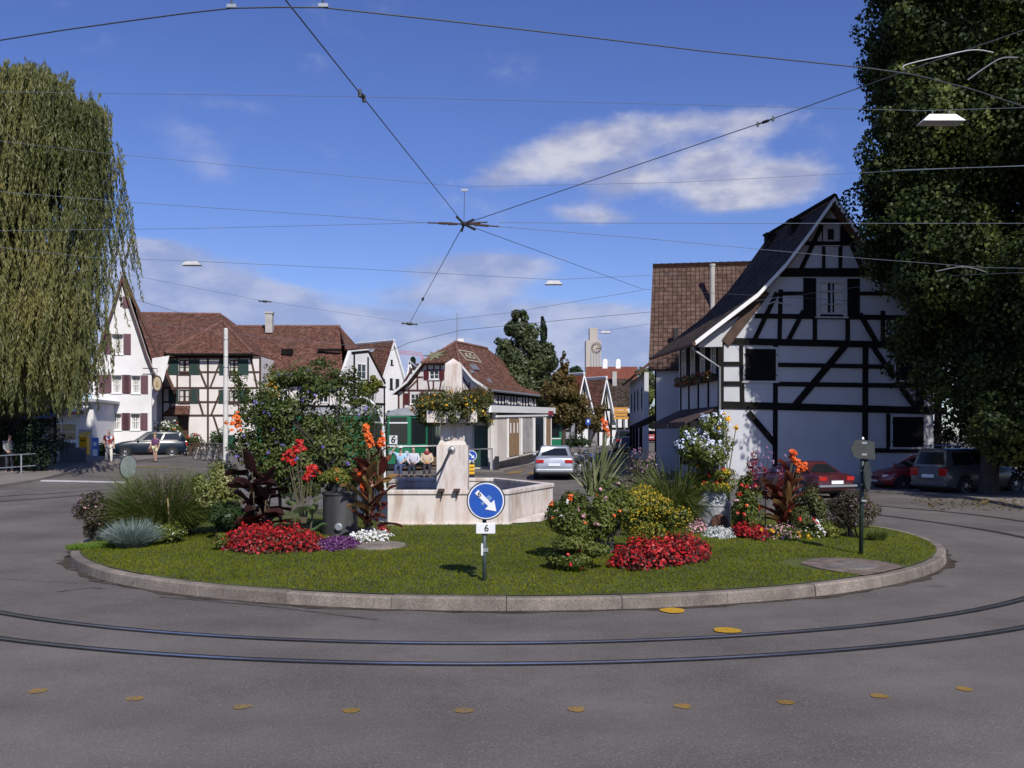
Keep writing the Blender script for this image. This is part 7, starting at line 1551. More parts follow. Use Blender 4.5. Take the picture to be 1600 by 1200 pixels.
def build_vehicles():
    silver = carpaint('silver paint', (.42, .45, .48), .55); 
    car('silver sedan with red tail lights seen from behind, driving up the street', silver, 4.6, 1.80, 1.46, 'sedan', at_ground(867, 45.6), R(87), 'silver_car')
    for o in []: pass
    cred = carpaint('dark red paint', (.055, .008, .010)); hred = carpaint('red paint', (.25, .014, .016)); grey = carpaint('grey silver paint', (.085, .09, .095), .2)
    blue = carpaint('dark petrol blue paint', (.003, .011, .024), 0., .25); white = carpaint('white car paint', (.62, .62, .63)); navy = carpaint('dark car paint', (.02, .025, .04))
    c0 = V((9.6, 35.6, .01)); o = car('dark red old sedan parked in the shade left of the signpost', cred, 4.5, 1.72, 1.30, 'sedan', V((10.55, 37.1, .01)), R(113), 'dark_red_car')
    mb = MB(); mb.box((-2.29, 0, .46), (.10, 1.66, .07)); mb.build('chrome_bumper', M['steel'], o)
    car('bright red hatchback with its headlights facing the street, parked against the shaded gable', hred, 4.05, 1.72, 1.45, 'hatch', V((16.6, 40.3, .02)), R(186), 'red_hatchback')
    o = car('grey estate car with a tall rear window parked beneath the leafy tree at the right', grey, 4.7, 1.80, 1.72, 'suv', V((17.6, 38.3, .03)), R(28), 'grey_estate_car')
    mb = MB()
    for sg in (1, -1): mb.tube([(-2.0, sg*.58, 1.76), (-1.9, sg*.58, 1.82), (.1, sg*.58, 1.82), (.25, sg*.58, 1.76)], .022, 6)
    mb.build('roof_rail', M['alloy'], o)
    car('dark blue estate car parked in front of the white gabled house', blue, 4.4, 1.78, 1.55, 'wagon', at_ground(233, 61.5), R(200), 'blue_estate_car')
    car('white car driving away up the middle of the street', white, 4.2, 1.72, 1.45, 'hatch', at_ground(999, 104), R(86), 'street_car')
    car('dark blue van parked at the kerb behind the phormium spikes', navy, 4.6, 1.85, 1.9, 'suv', at_ground(975, 88), R(88), 'street_van')
    car('small red car far up the street beside the white car', hred, 4.0, 1.7, 1.45, 'hatch', at_ground(1016, 122), R(86), 'street_car')
    car('dark car with a lit red tail light, left of the white street car', navy, 4.3, 1.75, 1.45, 'sedan', at_ground(984, 80), R(86), 'street_car')
    # motorcycles by the kerb right of the silver car
    def moto(label, loc, rz, paint):
        t = thing('motorcycle', label, 'motorcycle', (0, 0, 0))
        for x in (-.68, .68):
            mb = MB(); mx = rotM((0, 1, 0)); mb.lathe([(.24, -.05), (.31, -.03), (.31, .03), (.24, .05)], (x, 0, .31), 18, M=mx); w_ = mb.build('wheel', M['rubber'], t, smooth=True)
            mb = MB(); mb.lathe([(.05, -.06), (.23, -.02), (.23, .02), (.05, .06)], (x, 0, .31), 14, M=mx); mb.build('hub', M['alloy'], w_)
        mb = MB(); mb.lathe([(.02, -.32), (.16, -.2), (.2, 0), (.15, .22), (.02, .32)], (.12, 0, .78), 12, M=rotM((1, 0, .12))); mb.build('tank', paint, t, smooth=True)
        mb = MB(); mb.box((-.42, 0, .78), (.72, .26, .12)); mb.build('seat', M['black'], t, bevel=.04)
        mb = MB(); mb.box((.02, 0, .42), (.5, .3, .34)); mb.build('engine', M['alloy'], t, bevel=.05)
        mb = MB()
        for sg in (1, -1): mb.tube([(.70, sg*.09, .31), (.48, sg*.09, .98)], .03, 6); mb.tube([(.46, 0, 1.0), (.40, sg*.36, 1.04)], .018, 6); mb.tube([(-.68, sg*.1, .31), (-.1, sg*.1, .45)], .025, 6)
        mb.tube([(-.1, -.1, .45), (-.1, .1, .45)], .025, 6); mb.tube([(-.1, 0, .45), (.47, 0, .95)], .03, 6); mb.tube([(.48, -.09, .98), (.46, 0, 1.0), (.48, .09, .98)], .025, 6)
        mb.build('frame', M['steel'], t)
        mb = MB(); mb.lathe([(.02, -.08), (.1, 0), (.1, .06)], (.6, 0, .92), 12, M=rotM((1, 0, 0))); mb.build('headlamp', M['headlight'], t)
        place(t, loc, rz)
    moto('dark motorcycle parked right beside the silver sedan', at_ground(905, 46), R(70), plain('moto black', (.02, .02, .025), .3, coat=.6))
    moto('blue motorcycle parked behind the left phormium leaves', at_ground(923, 49), R(75), plain('moto blue', (.03, .06, .22), .3, coat=.6))
    moto('dark scooter parked beyond the blue motorcycle', at_ground(915, 56), R(80), plain('moto grey', (.06, .06, .07), .3, coat=.6))
    # bicycles by the concrete pole
    def bike(label, loc, rz, paint):
        t = thing('bicycle', label, 'bicycle', (0, 0, 0))
        for x in (-.52, .52):
            mb = MB(); pts = [(x+.33*math.cos(2*math.pi*i/18), 0, .34+.33*math.sin(2*math.pi*i/18)) for i in range(19)]; mb.tube(pts, .018, 5); w_ = mb.build('wheel', M['rubber'], t)
            mb = MB()
            for i in range(8): a = math.pi*i/8; mb.tube([(x-.32*math.cos(a), 0, .34-.32*math.sin(a)), (x+.32*math.cos(a), 0, .34+.32*math.sin(a))], .003, 3)
            mb.build('spokes', M['steel'], w_)
        mb = MB()
        for p, q in (((-.52, 0, .34), (-.1, 0, .30)), ((-.1, 0, .30), (-.2, 0, .82)), ((-.2, 0, .82), (-.52, 0, .34)), ((-.1, 0, .3), (.38, 0, .78)), ((-.18, 0, .76), (.38, 0, .82)), ((.385, 0, .76), (.34, 0, .96)), ((.34, 0, .95), (.52, 0, .34))): mb.tube([p, q], .018, 6)
        mb.build('frame', paint, t)
        mb = MB(); mb.box((-.22, 0, .90), (.25, .14, .06)); mb.build('saddle', M['black'], t, bevel=.02)
        mb = MB(); mb.tube([(.25, -.28, 1.0), (.34, -.1, .99), (.34, .1, .99), (.25, .28, 1.0)], .014, 6); mb.build('handlebar', M['steel'], t)
        place(t, loc, rz)
    for i, (x, Y, rz_, lab, col_) in enumerate(((318, 57, 60, 'leftmost bicycle parked by the garden fence', (.03, .03, .035)), (328, 56.6, 70, 'second bicycle from the left by the garden fence', (.08, .09, .1)), (337, 56.2, 58, 'bicycle nearest the white concrete pole', (.04, .05, .06)))):
        bike(lab, at_ground(x, Y), R(rz_), plain('bike paint %d' % i, col_, .3, coat=.6))

def build_tram():
    roofm = M['tram_roof']
    def tram_car(label, p0, axis, L, W=2.3, nose=True, plate=False, Hh=3.3):
        """p0: front right ground corner of the body; axis: direction running back"""
        a = V((axis[0], axis[1], 0)).normalized(); u = V((a.y, -a.x, 0)); t = thing('tram', label, 'tram', p0); z0 = p0.z
        def P(d, s_, z): return p0+a*d-u*s_+V((0, 0, z))   # s_: across, 0 = right side, W = left
        tp = .55 if nose else .02
        fl = [(0, tp), (0, W-tp), (1.3 if nose else .05, W), (L, W), (L, 0), (1.3 if nose else .05, 0)]
        mb = MB(); mb.prism([P(d, s_, .35) for d, s_ in fl], (0, 0, 2.55)); mb.build('body', M['tram_green'], t, bevel=.03)
        mb = MB(); mb.prism([P(d*1.0+.02, s_*.96+.04, .1) for d, s_ in fl], (0, 0, .25)); mb.build('skirt', M['black'], t)
        # domed roof
        mb = MB(); n = 8; k0 = len(mb.v); ring = []
        ds = [0, .45, 1.1, 2.2, L-2.2, L-1, L-.3, L] if nose else [0, .2, L-.2, L]
        for d in ds:
            f = min(1, (d/2.0)**.5 if nose else .9, ((L-d)/2.)**.5+.1 if nose else .9); f = max(.0, min(1, f)); wd = W*.5*(1 if not nose else min(1, .56+.44*min(1, d/1.3)))+.04
            for i in range(n+1):
                th = math.pi*i/n; mb.v.append(tuple(P(d, W/2-wd*math.cos(th), 2.88+.50*math.sin(th)**.8*(.18+.82*f))))
        for i in range(len(ds)-1):
            for j in range(n): mb.f.append([i*(n+1)+j, i*(n+1)+j+1, (i+1)*(n+1)+j+1, (i+1)*(n+1)+j])
        mb.f += [list(range(n+1)), [(len(ds)-1)*(n+1)+j for j in range(n+1)]]; mb.m = [0]*len(mb.f); mb.uv = [[(0, 0)]*len(f) for f in mb.f]; mb.build('roof', roofm, t, smooth=True)
        def panel(name, d0, s0, d1, s1, za, zb_, mt, th=.03, parent=None):
            A, B = P(d0, s0, za), P(d1, s1, za); nn = (B-A).normalized().cross(V((0, 0, 1))); c = P(L/2, W/2, za)
            if nn.dot((A+B)/2-c) < 0: nn = -nn
            m_ = MB(); m_.prism([A+nn*.004, B+nn*.004, B+nn*.004+V((0, 0, zb_-za)), A+nn*.004+V((0, 0, zb_-za))], nn*th); return m_.build(name, mt, parent or t), nn
        w_, nn = panel('windscreen', 0, tp+.12, 0, W-tp-.12, 1.42, 2.45, M['cglass'])
        panel('window_frame', 0, tp+.10, 0, W-tp-.10, 2.47, 2.54, M['white_paint'], parent=w_)
        panel('destination_window', 0, tp+.15, 0, W-tp-.15, 2.58, 2.8, M['cglass'])
        if nose:
            panel('corner_window', .12, tp*.9, 1.2, .06, 1.42, 2.75, M['cglass']); panel('corner_window', .12, W-tp*.9, 1.2, W-.06, 1.42, 2.75, M['cglass'])
        if plate:
            c = P(-.05, W/2+.22, 1.62); pm, _ = panel('route_plate', 0, W/2+.05, 0, W/2+.48, 1.40, 1.85, M['sign_white'], .06, w_)
            text_mesh('route_number', '6', M['black'], pm, P(-.075, W/2+.265, 1.62), u, -a, .36, .008)
        nd = int((L-1.6)/.95)
        for s_ in (0, W):
            for i in range(nd):
                d = 1.45+i*.95; door = i % 4 in (0, 1)
                panel('side_window', d, s_, d+(.36 if door else .80), s_, .75 if door else 1.45, 2.62, M['cglass'])
                if door: panel('side_window', d+.44, s_, d+.80, s_, .75, 2.62, M['cglass'])
            panel('stripe', 1.35, s_, L-.05, s_, 1.26, 1.33, M['sign_white'], .04)
        panel('stripe', 0, tp, 0, W-tp, 1.26, 1.33, M['sign_white'], .04)
        if nose:
            panel('stripe', 0.02, tp, 1.28, .01, 1.26, 1.33, M['sign_white'], .04)
            for s_ in (tp+.15, W-tp-.15):
                m_ = MB(); m_.lathe([(.11, -.02), (.11, .03), (.05, .05)], P(-.02, s_, .95), 14, M=rotM(-a)); m_.build('headlight', M['headlight'], t)
        return t, P
    g = at_ground(668, 52); g = V(((656-800)/F*51.5, 51.5, gz(-4.8, 51.5)))
    t, P = tram_car('green tram front with grey domed roof and route plate, waiting left of the fountain', g, (.20, .98), 13.5, plate=True)
    g2 = V(((597-800)/F*55.5, 55.5, gz(-7.2, 55.5)))
    tram_car('second green tram car seen side on behind the white trellis arch', g2, (-.985, .17), 6.4, nose=False)
    g3 = V(((877-800)/F*74, 74, gz(3.6, 74)))
    tram_car('end of a green tram showing beyond the kiosk roof', g3, (.12, .99), 12, nose=False)

# ---------------------------------------------------------------- people
def skin_obj(name, mt, parent, pts, edges, radii, sub=1):
    me = bpy.data.meshes.new(name); B = V((0, 0, 0)); me.from_pydata([tuple(p) for p in pts], edges, []); o = link(bpy.data.objects.new(name, me)); o.parent = parent; BASE[o.name] = B
    sk = o.modifiers.new('skin', 'SKIN'); sk.use_smooth_shade = True
    for i, r in enumerate(radii):
        d = me.skin_vertices[0].data[i]; d.radius = (r, r) if not isinstance(r, tuple) else r; d.use_root = (i == 0)
    s = o.modifiers.new('sub', 'SUBSURF'); s.levels = sub; s.render_levels = sub
    dg = bpy.context.evaluated_depsgraph_get(); m2 = bpy.data.meshes.new_from_object(o.evaluated_get(dg)); o.modifiers.clear(); o.data = m2; m2.materials.clear(); m2.materials.append(mt)
    m2.polygons.foreach_set('use_smooth', [True]*len(m2.polygons)); return o
def person(label, J, top, legs, hair, loc, rz, shoes='black', sleeve='short', skirt=None, sc=1., extra=None, hairlong=False, group=None):
    t = thing('person', label, 'person', (0, 0, 0), group); S = M['skin']; J = {k: V(v) for k, v in J.items()}
    pts, edges, rad = [], [], []
    def add(p, r, frm=None):
        pts.append(V(p)); rad.append(r); i = len(pts)-1
        if frm is not None: edges.append((frm, i))
        return i
    pv = add(J['pelvis'], (.15, .115)); ch = add(J['chest'], (.165, .11), pv); nb = add(J['neck'], .055, ch); hd = J['head']; f = (J['face']-hd).normalized()
    h0 = add(hd-V((0, 0, .09))+f*.01, .062, nb); h1 = add(hd, (.078, .095), h0); h2 = add(hd+V((0, 0, .085)), .07, h1); ns = add(hd+f*.105-V((0, 0, .02)), .014, h1)
    for s_ in 'LR':
        hip = add(J['hip'+s_], .085, pv); kn = add(J['knee'+s_], .056, hip); an = add(J['ank'+s_], .04, kn); add(J['toe'+s_], .032, an)
        sh = add(J['sh'+s_], .058, ch); el = add(J['el'+s_], .043, sh); wr = add(J['wr'+s_], .03, el); d = (J['wr'+s_]-J['el'+s_]).normalized()
        pm = add(J['wr'+s_]+d*.07, (.036, .022), wr); sd = d.cross(V((0, 0, 1))); sd = sd.normalized() if sd.length > .1 else V((0, 1, 0)); cu = sd.cross(d)*.4
        for q, L_ in ((-.028, .075), (-.01, .09), (.01, .085), (.028, .065)):
            a_ = add(J['wr'+s_]+d*(.10)+sd*q, .009, pm); add(J['wr'+s_]+d*(.10+L_*.6)+sd*q*1.2+cu*L_*.3, .008, a_)
        th = add(J['wr'+s_]+d*.05+sd*.045, .010, pm); add(J['wr'+s_]+d*.095+sd*.055, .009, th)
    skin_obj('body', S, t, pts, edges, rad)
    # shirt
    pts, edges, rad = [], [], []
    a = add(J['pelvis']+V((0, 0, .02)), (.175, .135)); c = add(J['chest'], (.19, .135), a); n_ = add(J['neck']-V((0, 0, .05)), .075, c)
    for s_ in 'LR':
        sh = add(J['sh'+s_], .075, c); e = J['el'+s_] if sleeve == 'long' else J['sh'+s_].lerp(J['el'+s_], .8); el = add(e, .06 if sleeve == 'long' else .062, sh)
        if sleeve == 'long': add(J['el'+s_].lerp(J['wr'+s_], .92), .045, el)
    skin_obj('shirt', top, t, pts, edges, rad)
    pts, edges, rad = [], [], []
    a = add(J['pelvis'], (.165, .13))
    for s_ in 'LR':
        hp = add(J['hip'+s_], .105, a); kk = add(J['knee'+s_] if not skirt else J['hip'+s_].lerp(J['knee'+s_], .75), .078 if not skirt else .12, hp)
        if not skirt: add(J['knee'+s_].lerp(J['ank'+s_], .95), .062, kk)
    skin_obj('skirt' if skirt else 'trousers', legs, t, pts, edges, rad)
    for s_ in 'LR':
        an, to = J['ank'+s_], J['toe'+s_]; pts, edges, rad = [], [], []; a = add(an-V((0, 0, .01))-(to-an).normalized()*.04, .045); add(to, .04, a); skin_obj('shoe', M[shoes], t, pts, edges, rad)
    pts, edges, rad = [], [], []; a = add(hd+V((0, 0, .05))-f*.03, (.088, .098)); b_ = add(hd+V((0, 0, .115))-f*.01, .07, a)
    if hairlong: c_ = add(hd-V((0, 0, .12))-f*.07, .06, a)
    skin_obj('hair', M[hair], t, pts, edges, rad)
    if extra: extra(t, J)
    place(t, loc, rz, sc); return t
def pose_walk(ph=1., arms=None):
    return dict(pelvis=(0, 0, .95), chest=(0.03, 0, 1.33), neck=(.04, 0, 1.50), head=(.07, 0, 1.645), face=(.2, 0, 1.63), hipL=(0, .09, .9), hipR=(0, -.09, .9), kneeL=(.17*ph, .1, .5), kneeR=(.02, -.1, .49), ankL=(.2*ph, .1, .09), ankR=(-.2*ph, -.1, .11),
                toeL=(.38*ph, .12, .04), toeR=(-.04, -.11, .03), shL=(.02, .19, 1.42), shR=(.02, -.19, 1.42), elL=(-.10, .25, 1.14), elR=(.10, -.25, 1.14), wrL=(.02, .25, .90), wrR=(.26, -.2, .95))
def pose_sit():
    return dict(pelvis=(0, 0, .53), chest=(-.05, 0, .90), neck=(-.04, 0, 1.08), head=(-.01, 0, 1.22), face=(.13, 0, 1.2), hipL=(.05, .09, .52), hipR=(.05, -.09, .52), kneeL=(.46, .11, .50), kneeR=(.46, -.11, .50), ankL=(.48, .12, .09), ankR=(.52, -.12, .09),
                toeL=(.64, .13, .04), toeR=(.68, -.13, .04), shL=(-.03, .19, 1.0), shR=(-.03, -.19, 1.0), elL=(.05, .26, .74), elR=(.05, -.26, .74), wrL=(.28, .12, .64), wrR=(.28, -.12, .64))
def cloth(name, c, v=.1): return mat(name, c, .9, v, 6, 40, .08, .1)
def build_people():
    shirt = bpy.data.materials.new('red blue patterned shirt'); shirt.use_nodes = True; nt = shirt.node_tree; b = nt.nodes['Principled BSDF']; vo = N(nt, 'ShaderNodeTexVoronoi'); vo.inputs['Scale'].default_value = 7.5
    nt.links.new(N(nt, 'ShaderNodeTexCoord').outputs['Object'], vo.inputs['Vector']); sp = N(nt, 'ShaderNodeSeparateColor'); nt.links.new(vo.outputs['Color'], sp.inputs[0])
    r = N(nt, 'ShaderNodeValToRGB'); r.color_ramp.interpolation = 'CONSTANT'; e = r.color_ramp.elements; e[0].position = 0; e[0].color = (.42, .06, .06, 1); e[1].position = .4; e[1].color = (.6, .6, .62, 1)
    q = e.new(.6); q.color = (.05, .10, .28, 1); q = e.new(.8); q.color = (.5, .2, .14, 1); nt.links.new(sp.outputs[0], r.inputs[0]); nt.links.new(r.outputs[0], b.inputs['Base Color']); b.inputs['Roughness'].default_value = .9
    person('person walking in white trousers and a red blue patterned shirt', pose_walk(1.), shirt, cloth('white trousers', (.68, .65, .58)), 'hair_grey', at_ground(170, 51.5), R(-62), 'timber_brown', 'short')
    def bag(t, J):
        mb = MB(); mb.box((.1, -.33, .75), (.12, .2, .26)); mb.tube([(.1, -.33, .88), (.14, -.28, 1.0), (.1, -.33, .88)], .01); mb.build('bag', cloth('bag brown', (.2, .1, .07)), t)
    person('person in a purple top and pale skirt standing before the blue estate car', pose_walk(.4), cloth('purple top', (.16, .06, .16)), cloth('pale yellow skirt', (.62, .58, .38)), 'hair_blond', at_ground(243, 53.5), R(-110), 'wood', 'short', skirt=True, sc=.86, extra=bag, hairlong=True)
    P = pose_walk(.3); P['wrR'] = (.35, -.22, 1.0)
    person('person in a grey top with one hand on the railing below the willow', P, cloth('grey top', (.22, .22, .23)), M['cloth_dark'], 'hair_dark', at_ground(14, 44.9), R(-40), 'black', 'long', sc=1.02)
    # bench with three people
    Yb = 46.; bx = (658-800)/F*Yb; zb = gz(bx, Yb); t = thing('park_bench', 'brown wooden bench behind the fountain with three people sitting on it', 'bench', (bx, Yb, zb))
    mb = MB()
    for i in range(4): mb.box((bx, Yb+.02+i*.12, zb+.44), (2.5, .09, .035))
    mb.build('seat', M['wood'], t); mb = MB()
    for i in range(3): mb.box((bx, Yb+.47+.03*i, zb+.60+i*.13), (2.5, .03, .10))
    mb.build('backrest', M['wood'], t)
    for sx_ in (-1.05, 1.05):
        for yy in (.02, .44): q = MB(); q.box((bx+sx_, Yb+yy, zb+.21), (.07, .07, .43)); q.build('leg', M['steel'], t)
    A = pose_sit(); A.update(elR=(.18, -.36, 1.12), wrR=(.13, -.2, 1.34), elL=(.08, .26, .76))
    def cap(t, J):
        mb = MB(); mb.lathe([(.10, 0), (.105, .03), (.08, .09), (.02, .11)], (-.01, 0, 1.29), 14); mb.box((.12, 0, 1.30), (.14, .17, .02)); mb.build('cap', cloth('white cap', (.65, .65, .64)), t)
    S = lambda x: V(((x-800)/F*(Yb+.12), Yb+.12, zb+.0))
    person('seated person in light blue shirt and white cap, one hand raised to the eyes', A, cloth('light blue shirt', (.35, .56, .72)), cloth('blue jeans', (.05, .07, .16)), 'hair_grey', S(626), R(-97), 'black', 'short', extra=cap, sc=1.05)
    B = pose_sit(); B.update(wrL=(.42, .14, .62), wrR=(.40, -.12, .62), chest=(-.08, 0, .9), kneeL=(.48, .05, .52))
    person('seated person in a pale lilac shirt in the middle of the bench', B, cloth('pale lilac shirt', (.55, .55, .62)), cloth('navy trousers', (.025, .03, .05)), 'hair_brown', S(646), R(-92), 'black', 'long', sc=1.05)
    C = pose_sit(); C.update(head=(.03, 0, 1.2), face=(.15, 0, 1.13))
    def scarf(t, J):
        mb = MB(); mb.lathe([(.12, -.06), (.15, -.02), (.13, .06), (.08, .08)], (-.03, 0, 1.06), 12); mb.build('scarf', cloth('dark red scarf', (.26, .03, .035)), t)
        mb = MB(); mb.lathe([(.02, -.05), (.06, 0), (.02, .05)], (.34, .0, .66), 10); mb.build('fruit', M['sign_yellow'], t)
    person('seated person in a beige cardigan and dark red scarf looking down', C, cloth('beige cardigan', (.55, .44, .32)), cloth('dark skirt', (.03, .03, .035)), 'hair_dark', S(667), R(-85), 'black', 'long', extra=scarf, sc=1.05)

# ---------------------------------------------------------------- signs, poles, lamps, wires
def build_street():
    # keep-right sign on the lawn
    b = I(757, 908); Y = b.y; s = F/Y; t = thing('keep_right_sign', 'round blue keep right sign with a white arrow on a post in the front lawn', 'sign', b)
    mb = MB(); mb.tube([b+V((0, 0, -.1)), D(757, 812, Y)], .030, 12); mb.build('post', mat('weathered green post', (.06, .085, .078), .5, .2, 6, 40, .1, .05), t, smooth=True)
    c = D(759.5, 782, Y)+V((0, -.06, 0)); mx = rotM((0, -1, 0)); r = 28.5/s
    mb = MB(); mb.lathe([(r*1.03, -.05), (r*1.06, -.03), (r*1.06, .008), (r*.99, .012)], c, 40, M=mx); mb.build('rim', M['post_green'], t)
    mb = MB(); mb.lathe([(r*.99, .0), (r*.99, .014), (r*.92, .0145)], c, 40, M=mx); mb.build('white_border', M['sign_white'], t)
    mb = MB(); mb.lathe([(r*.925, .004), (r*.925, .018), (.001, .018)], c, 40, M=mx); mb.build('face', M['sign_blue'], t)
    u = V((1, 0, 0)); z = V((0, 0, 1)); d = (u-z*1.0).normalized(); e = V((d.z, 0, -d.x)); o = c+V((0, -.019, 0))
    A = lambda p, q: o+d*(p*r)+e*(q*r)
    mb = MB(); mb.prism([A(-.72, -.135), A(.28, -.115), A(.28, -.36), A(.80, .0), A(.28, .36), A(.28, .115), A(-.72, .135)], (0, -.006, 0)); ar = mb.build('arrow', M['sign_white'], t)
    text_mesh('arrow_number', '6', M['post_green'], ar, o+d*(-.5*r)+V((0, -.007, 0)), V((1, 0, 0)), V((0, -1, 0)), .075, .002)
    mb = MB(); mb.prism([A(-.12, -.34), A(.14, -.36), A(.14, -.13), A(-.12, -.13)], (0, -.003, 0)); mb.prism([A(-.1, .13), A(.06, .13), A(.06, .3), A(-.1, .3)], (0, -.003, 0)); mb.build('worn_patch', plain('faded blue', (.15, .24, .45)), t)
    p = D(759, 825, Y)+V((0, -.05, 0)); mb = MB(); mb.box(p, (30/s, .02, 17/s)); pl_ = mb.build('number_plate', M['sign_white'], t, bevel=.008); text_mesh('plate_number', '6', M['post_green'], pl_, p+V((.012, -.012, 0)), V((1, 0, 0)), V((0, -1, 0)), .095, .003)
    mb = MB(); mb.box(p+V((0, -.011, 0)), (25/s, .004, 13/s)); 
    p = D(753.5, 858, Y); mb = MB(); mb.box(p+V((0, -.02, 0)), (.025, .09, .16)); mb.build('bracket', M['sign_white'], t); mb = MB(); mb.box(D(758.5, 859, Y), (.075, .075, .05)); mb.build('clamp', M['steel'], t)
    # second post, signs seen from behind
    b = I(1345, 866); Y = b.y; s = F/Y; t = thing('signpost', 'dark green signpost on the lawn with two signs seen from behind', 'sign', b)
    mb = MB(); mb.tube([b+V((0, 0, -.1)), D(1348, 686, Y)], .036, 12); mb.build('post', M['post_green'], t, smooth=True)
    for x in (1348,): q = MB(); q.lathe([(.03, 0), (.02, .03), (.005, .035)], D(x, 686, Y), 10); q.build('cap', M['steel'], t)
    k = lambda pts: [D(x, y, Y)+V((0, -.075, 0)) for x, y in pts]
    mb = MB(); mb.prism(k([(1327, 700), (1334, 688), (1345, 687), (1364, 690), (1365, 718), (1350, 717), (1337, 716), (1332, 713)]), (0, .02, 0)); mb.build('arrow_board', M['sign_back'], t)
    mb = MB(); c = D(1352, 744, Y)+V((0, -.08, 0)); mb.lathe([(.20, -.01), (.215, -.005), (.215, .02), (.20, .025)], (0, 0, 0), 26); m2 = rotM(V((.95, -.62, 0)).normalized()); mb.v = [tuple(c+m2@V((v[0], v[1], v[2]))) for v in mb.v]; mb.v = [(v[0], v[1], c.z+(v[2]-c.z)*1.2) for v in mb.v]; mb.build('round_sign', M['sign_back'], t)
    for y in (692, 710, 735, 757, 782): q = MB(); q.box(D(1348, y, Y)+V((0, -.03, 0)), (.085, .10, .03)); q.build('clamp', M['steel'], t)
    # round sign back / mirror in the left plants
    Y = 25.; c = D(200, 730, Y); b = V((c.x, Y, isl(c.x, Y))); t = thing('round_sign', 'grey round sign seen from behind rising from the grasses at the left', 'sign', b); s = F/Y
    mb = MB(); m2 = rotM(V((.935, -.355, 0))); mb.lathe([(.27, -.02), (.285, -.015), (.285, .02), (.27, .025)], (0, 0, 0), 28); mb.v = [tuple(c+m2@V(v)) for v in mb.v]; mb.build('disc', mat('pale sign back', (.27, .31, .28), .6, .15, 5, 30, .1, .05), t)
    mb = MB(); pts = [c+m2@V((.285*math.cos(2*math.pi*i/28), .285*math.sin(2*math.pi*i/28), 0)) for i in range(29)]; mb.tube(pts, .02, 6); mb.build('rim', M['post_green'], t)
    mb = MB(); mb.tube([b, D(197, 735, Y)+V((0, .06, 0))], .03, 8); mb.build('post', M['post_green'], t)
    # distant keep-right sign above a yellow beacon
    Y = 43.5; b = at_ground(737, Y); t = thing('traffic_beacon', 'yellow and black banded traffic beacon with a small blue keep right sign', 'sign', b); s = F/Y
    mb = MB(); mb.box(b+V((0, 0, .25)), (.22, .22, .5)); mb.build('base', M['black'], t)
    for y in (728, 733.5, 739): q = MB(); q.box(D(737, y, Y), (.25, .25, .12)); q.build('yellow_band', M['sign_yellow'], t, bevel=.02)
    q = MB(); q.box(D(737, 733, Y), (.18, .18, .55)); q.build('core', M['black'], t)
    c = D(737, 712, Y); mb = MB(); mb.lathe([(.22, -.02), (.23, 0), (.23, .015), (.215, .016)], c, 24, M=rotM((0, -1, 0))); mb.build('sign_rim', M['sign_white'], t)
    mb = MB(); mb.lathe([(.205, 0), (.205, .02), (.001, .02)], c, 24, M=rotM((0, -1, 0))); mb.build('sign_face', M['sign_blue'], t)
    r = .22; o = c+V((0, -.022, 0)); mb = MB(); mb.prism([A2 for A2 in [o+d*(p*r)+e*(q*r) for p, q in ((-.7, -.13), (.2, -.13), (.2, -.42), (.75, 0), (.2, .42), (.2, .13), (-.7, .13))]], (0, -.008, 0)); mb.build('arrow', M['sign_white'], t)
    mb = MB(); mb.tube([b, c+V((0, .03, 0))], .03, 8); mb.build('post', M['post_green'], t)
    # far yellow direction boards, blue sign
    Y = 93.; b = at_ground(970, Y); t = thing('direction_sign', 'stacked yellow orange direction boards on poles far up the street', 'sign', b)
    for i, y in enumerate((638.5, 643, 648, 653)): q = MB(); a, z_ = D(959, y, Y), D(980+(i % 2)*2, y, Y); q.box((a+z_)/2, ((z_-a).length, .06, .23)); q.build('board', M['sign_orange'], t)
    q = MB()
    for x in (963, 976): q.tube([V((D(x, 0, Y).x, Y+.05, b.z)), D(x, 637, Y)+V((0, .05, 0))], .05, 6)
    q.build('poles', M['steel'], t)
    Y = 84.; b = at_ground(919, Y); t = thing('blue_sign', 'small square blue sign on a post before the far gables', 'sign', b); q = MB(); q.box(D(919, 659, Y), (.38, .04, .5)); q.build('panel', M['sign_blue'], t); q = MB(); q.tube([b, D(919, 655, Y)+V((0, .05, 0))], .03, 6); q.build('post', M['steel'], t)
    q = MB(); q.box(D(919, 658, Y)+V((0, -.025, 0)), (.16, .02, .22)); q.build('symbol', M['sign_white'], t)
    # poles
    def pole(label, x, y0, y1, Y, r, mt='pole_paint', arm=None):
        b = at_ground(x, Y); t = thing('pole', label, 'pole', b); top = D(x+.5, y0, Y); mb = MB(); mb.tube([b+V((0, 0, -.1)), b.lerp(top, .5), top], [r*1.12, r, r*.88], 14); mb.build('shaft', M[mt], t, smooth=True)
        mb = MB(); mb.lathe([(r*.9, 0), (r*.95, .05), (r*.5, .12), (.01, .13)], top, 12); mb.build('cap', M[mt], t); 
        for yy in (.72, .8, .93): q = MB(); p_ = b.lerp(top, yy); q.lathe([(r*1.02, -.03), (r*1.06, 0), (r*1.02, .03)], p_, 12); q.build('collar', M['steel'], t)
        return t, top
    pole('thick pale concrete mast standing by the bicycles at the left', 352.5, 516, 705, 56., .135)
    pole('white lamp pole at the far end of the street before the green tree', 1004, 615, 690, 108., .11, 'white_paint')
    q = MB(); b = at_ground(362, 54.8); q.tube([b, b+V((0, 0, .8))], .03, 6); q.build; t = thing('litter_bin', 'green litter bin on a post beside the concrete mast', 'bin', b); q.build('post', M['steel'], t); q = MB(); q.lathe([(.17, 0), (.2, .05), (.2, .75), (.16, .8)], b+V((0, 0, .75)), 14); q.build('bin', mat('bin green', (.015, .07, .045), .5), t)
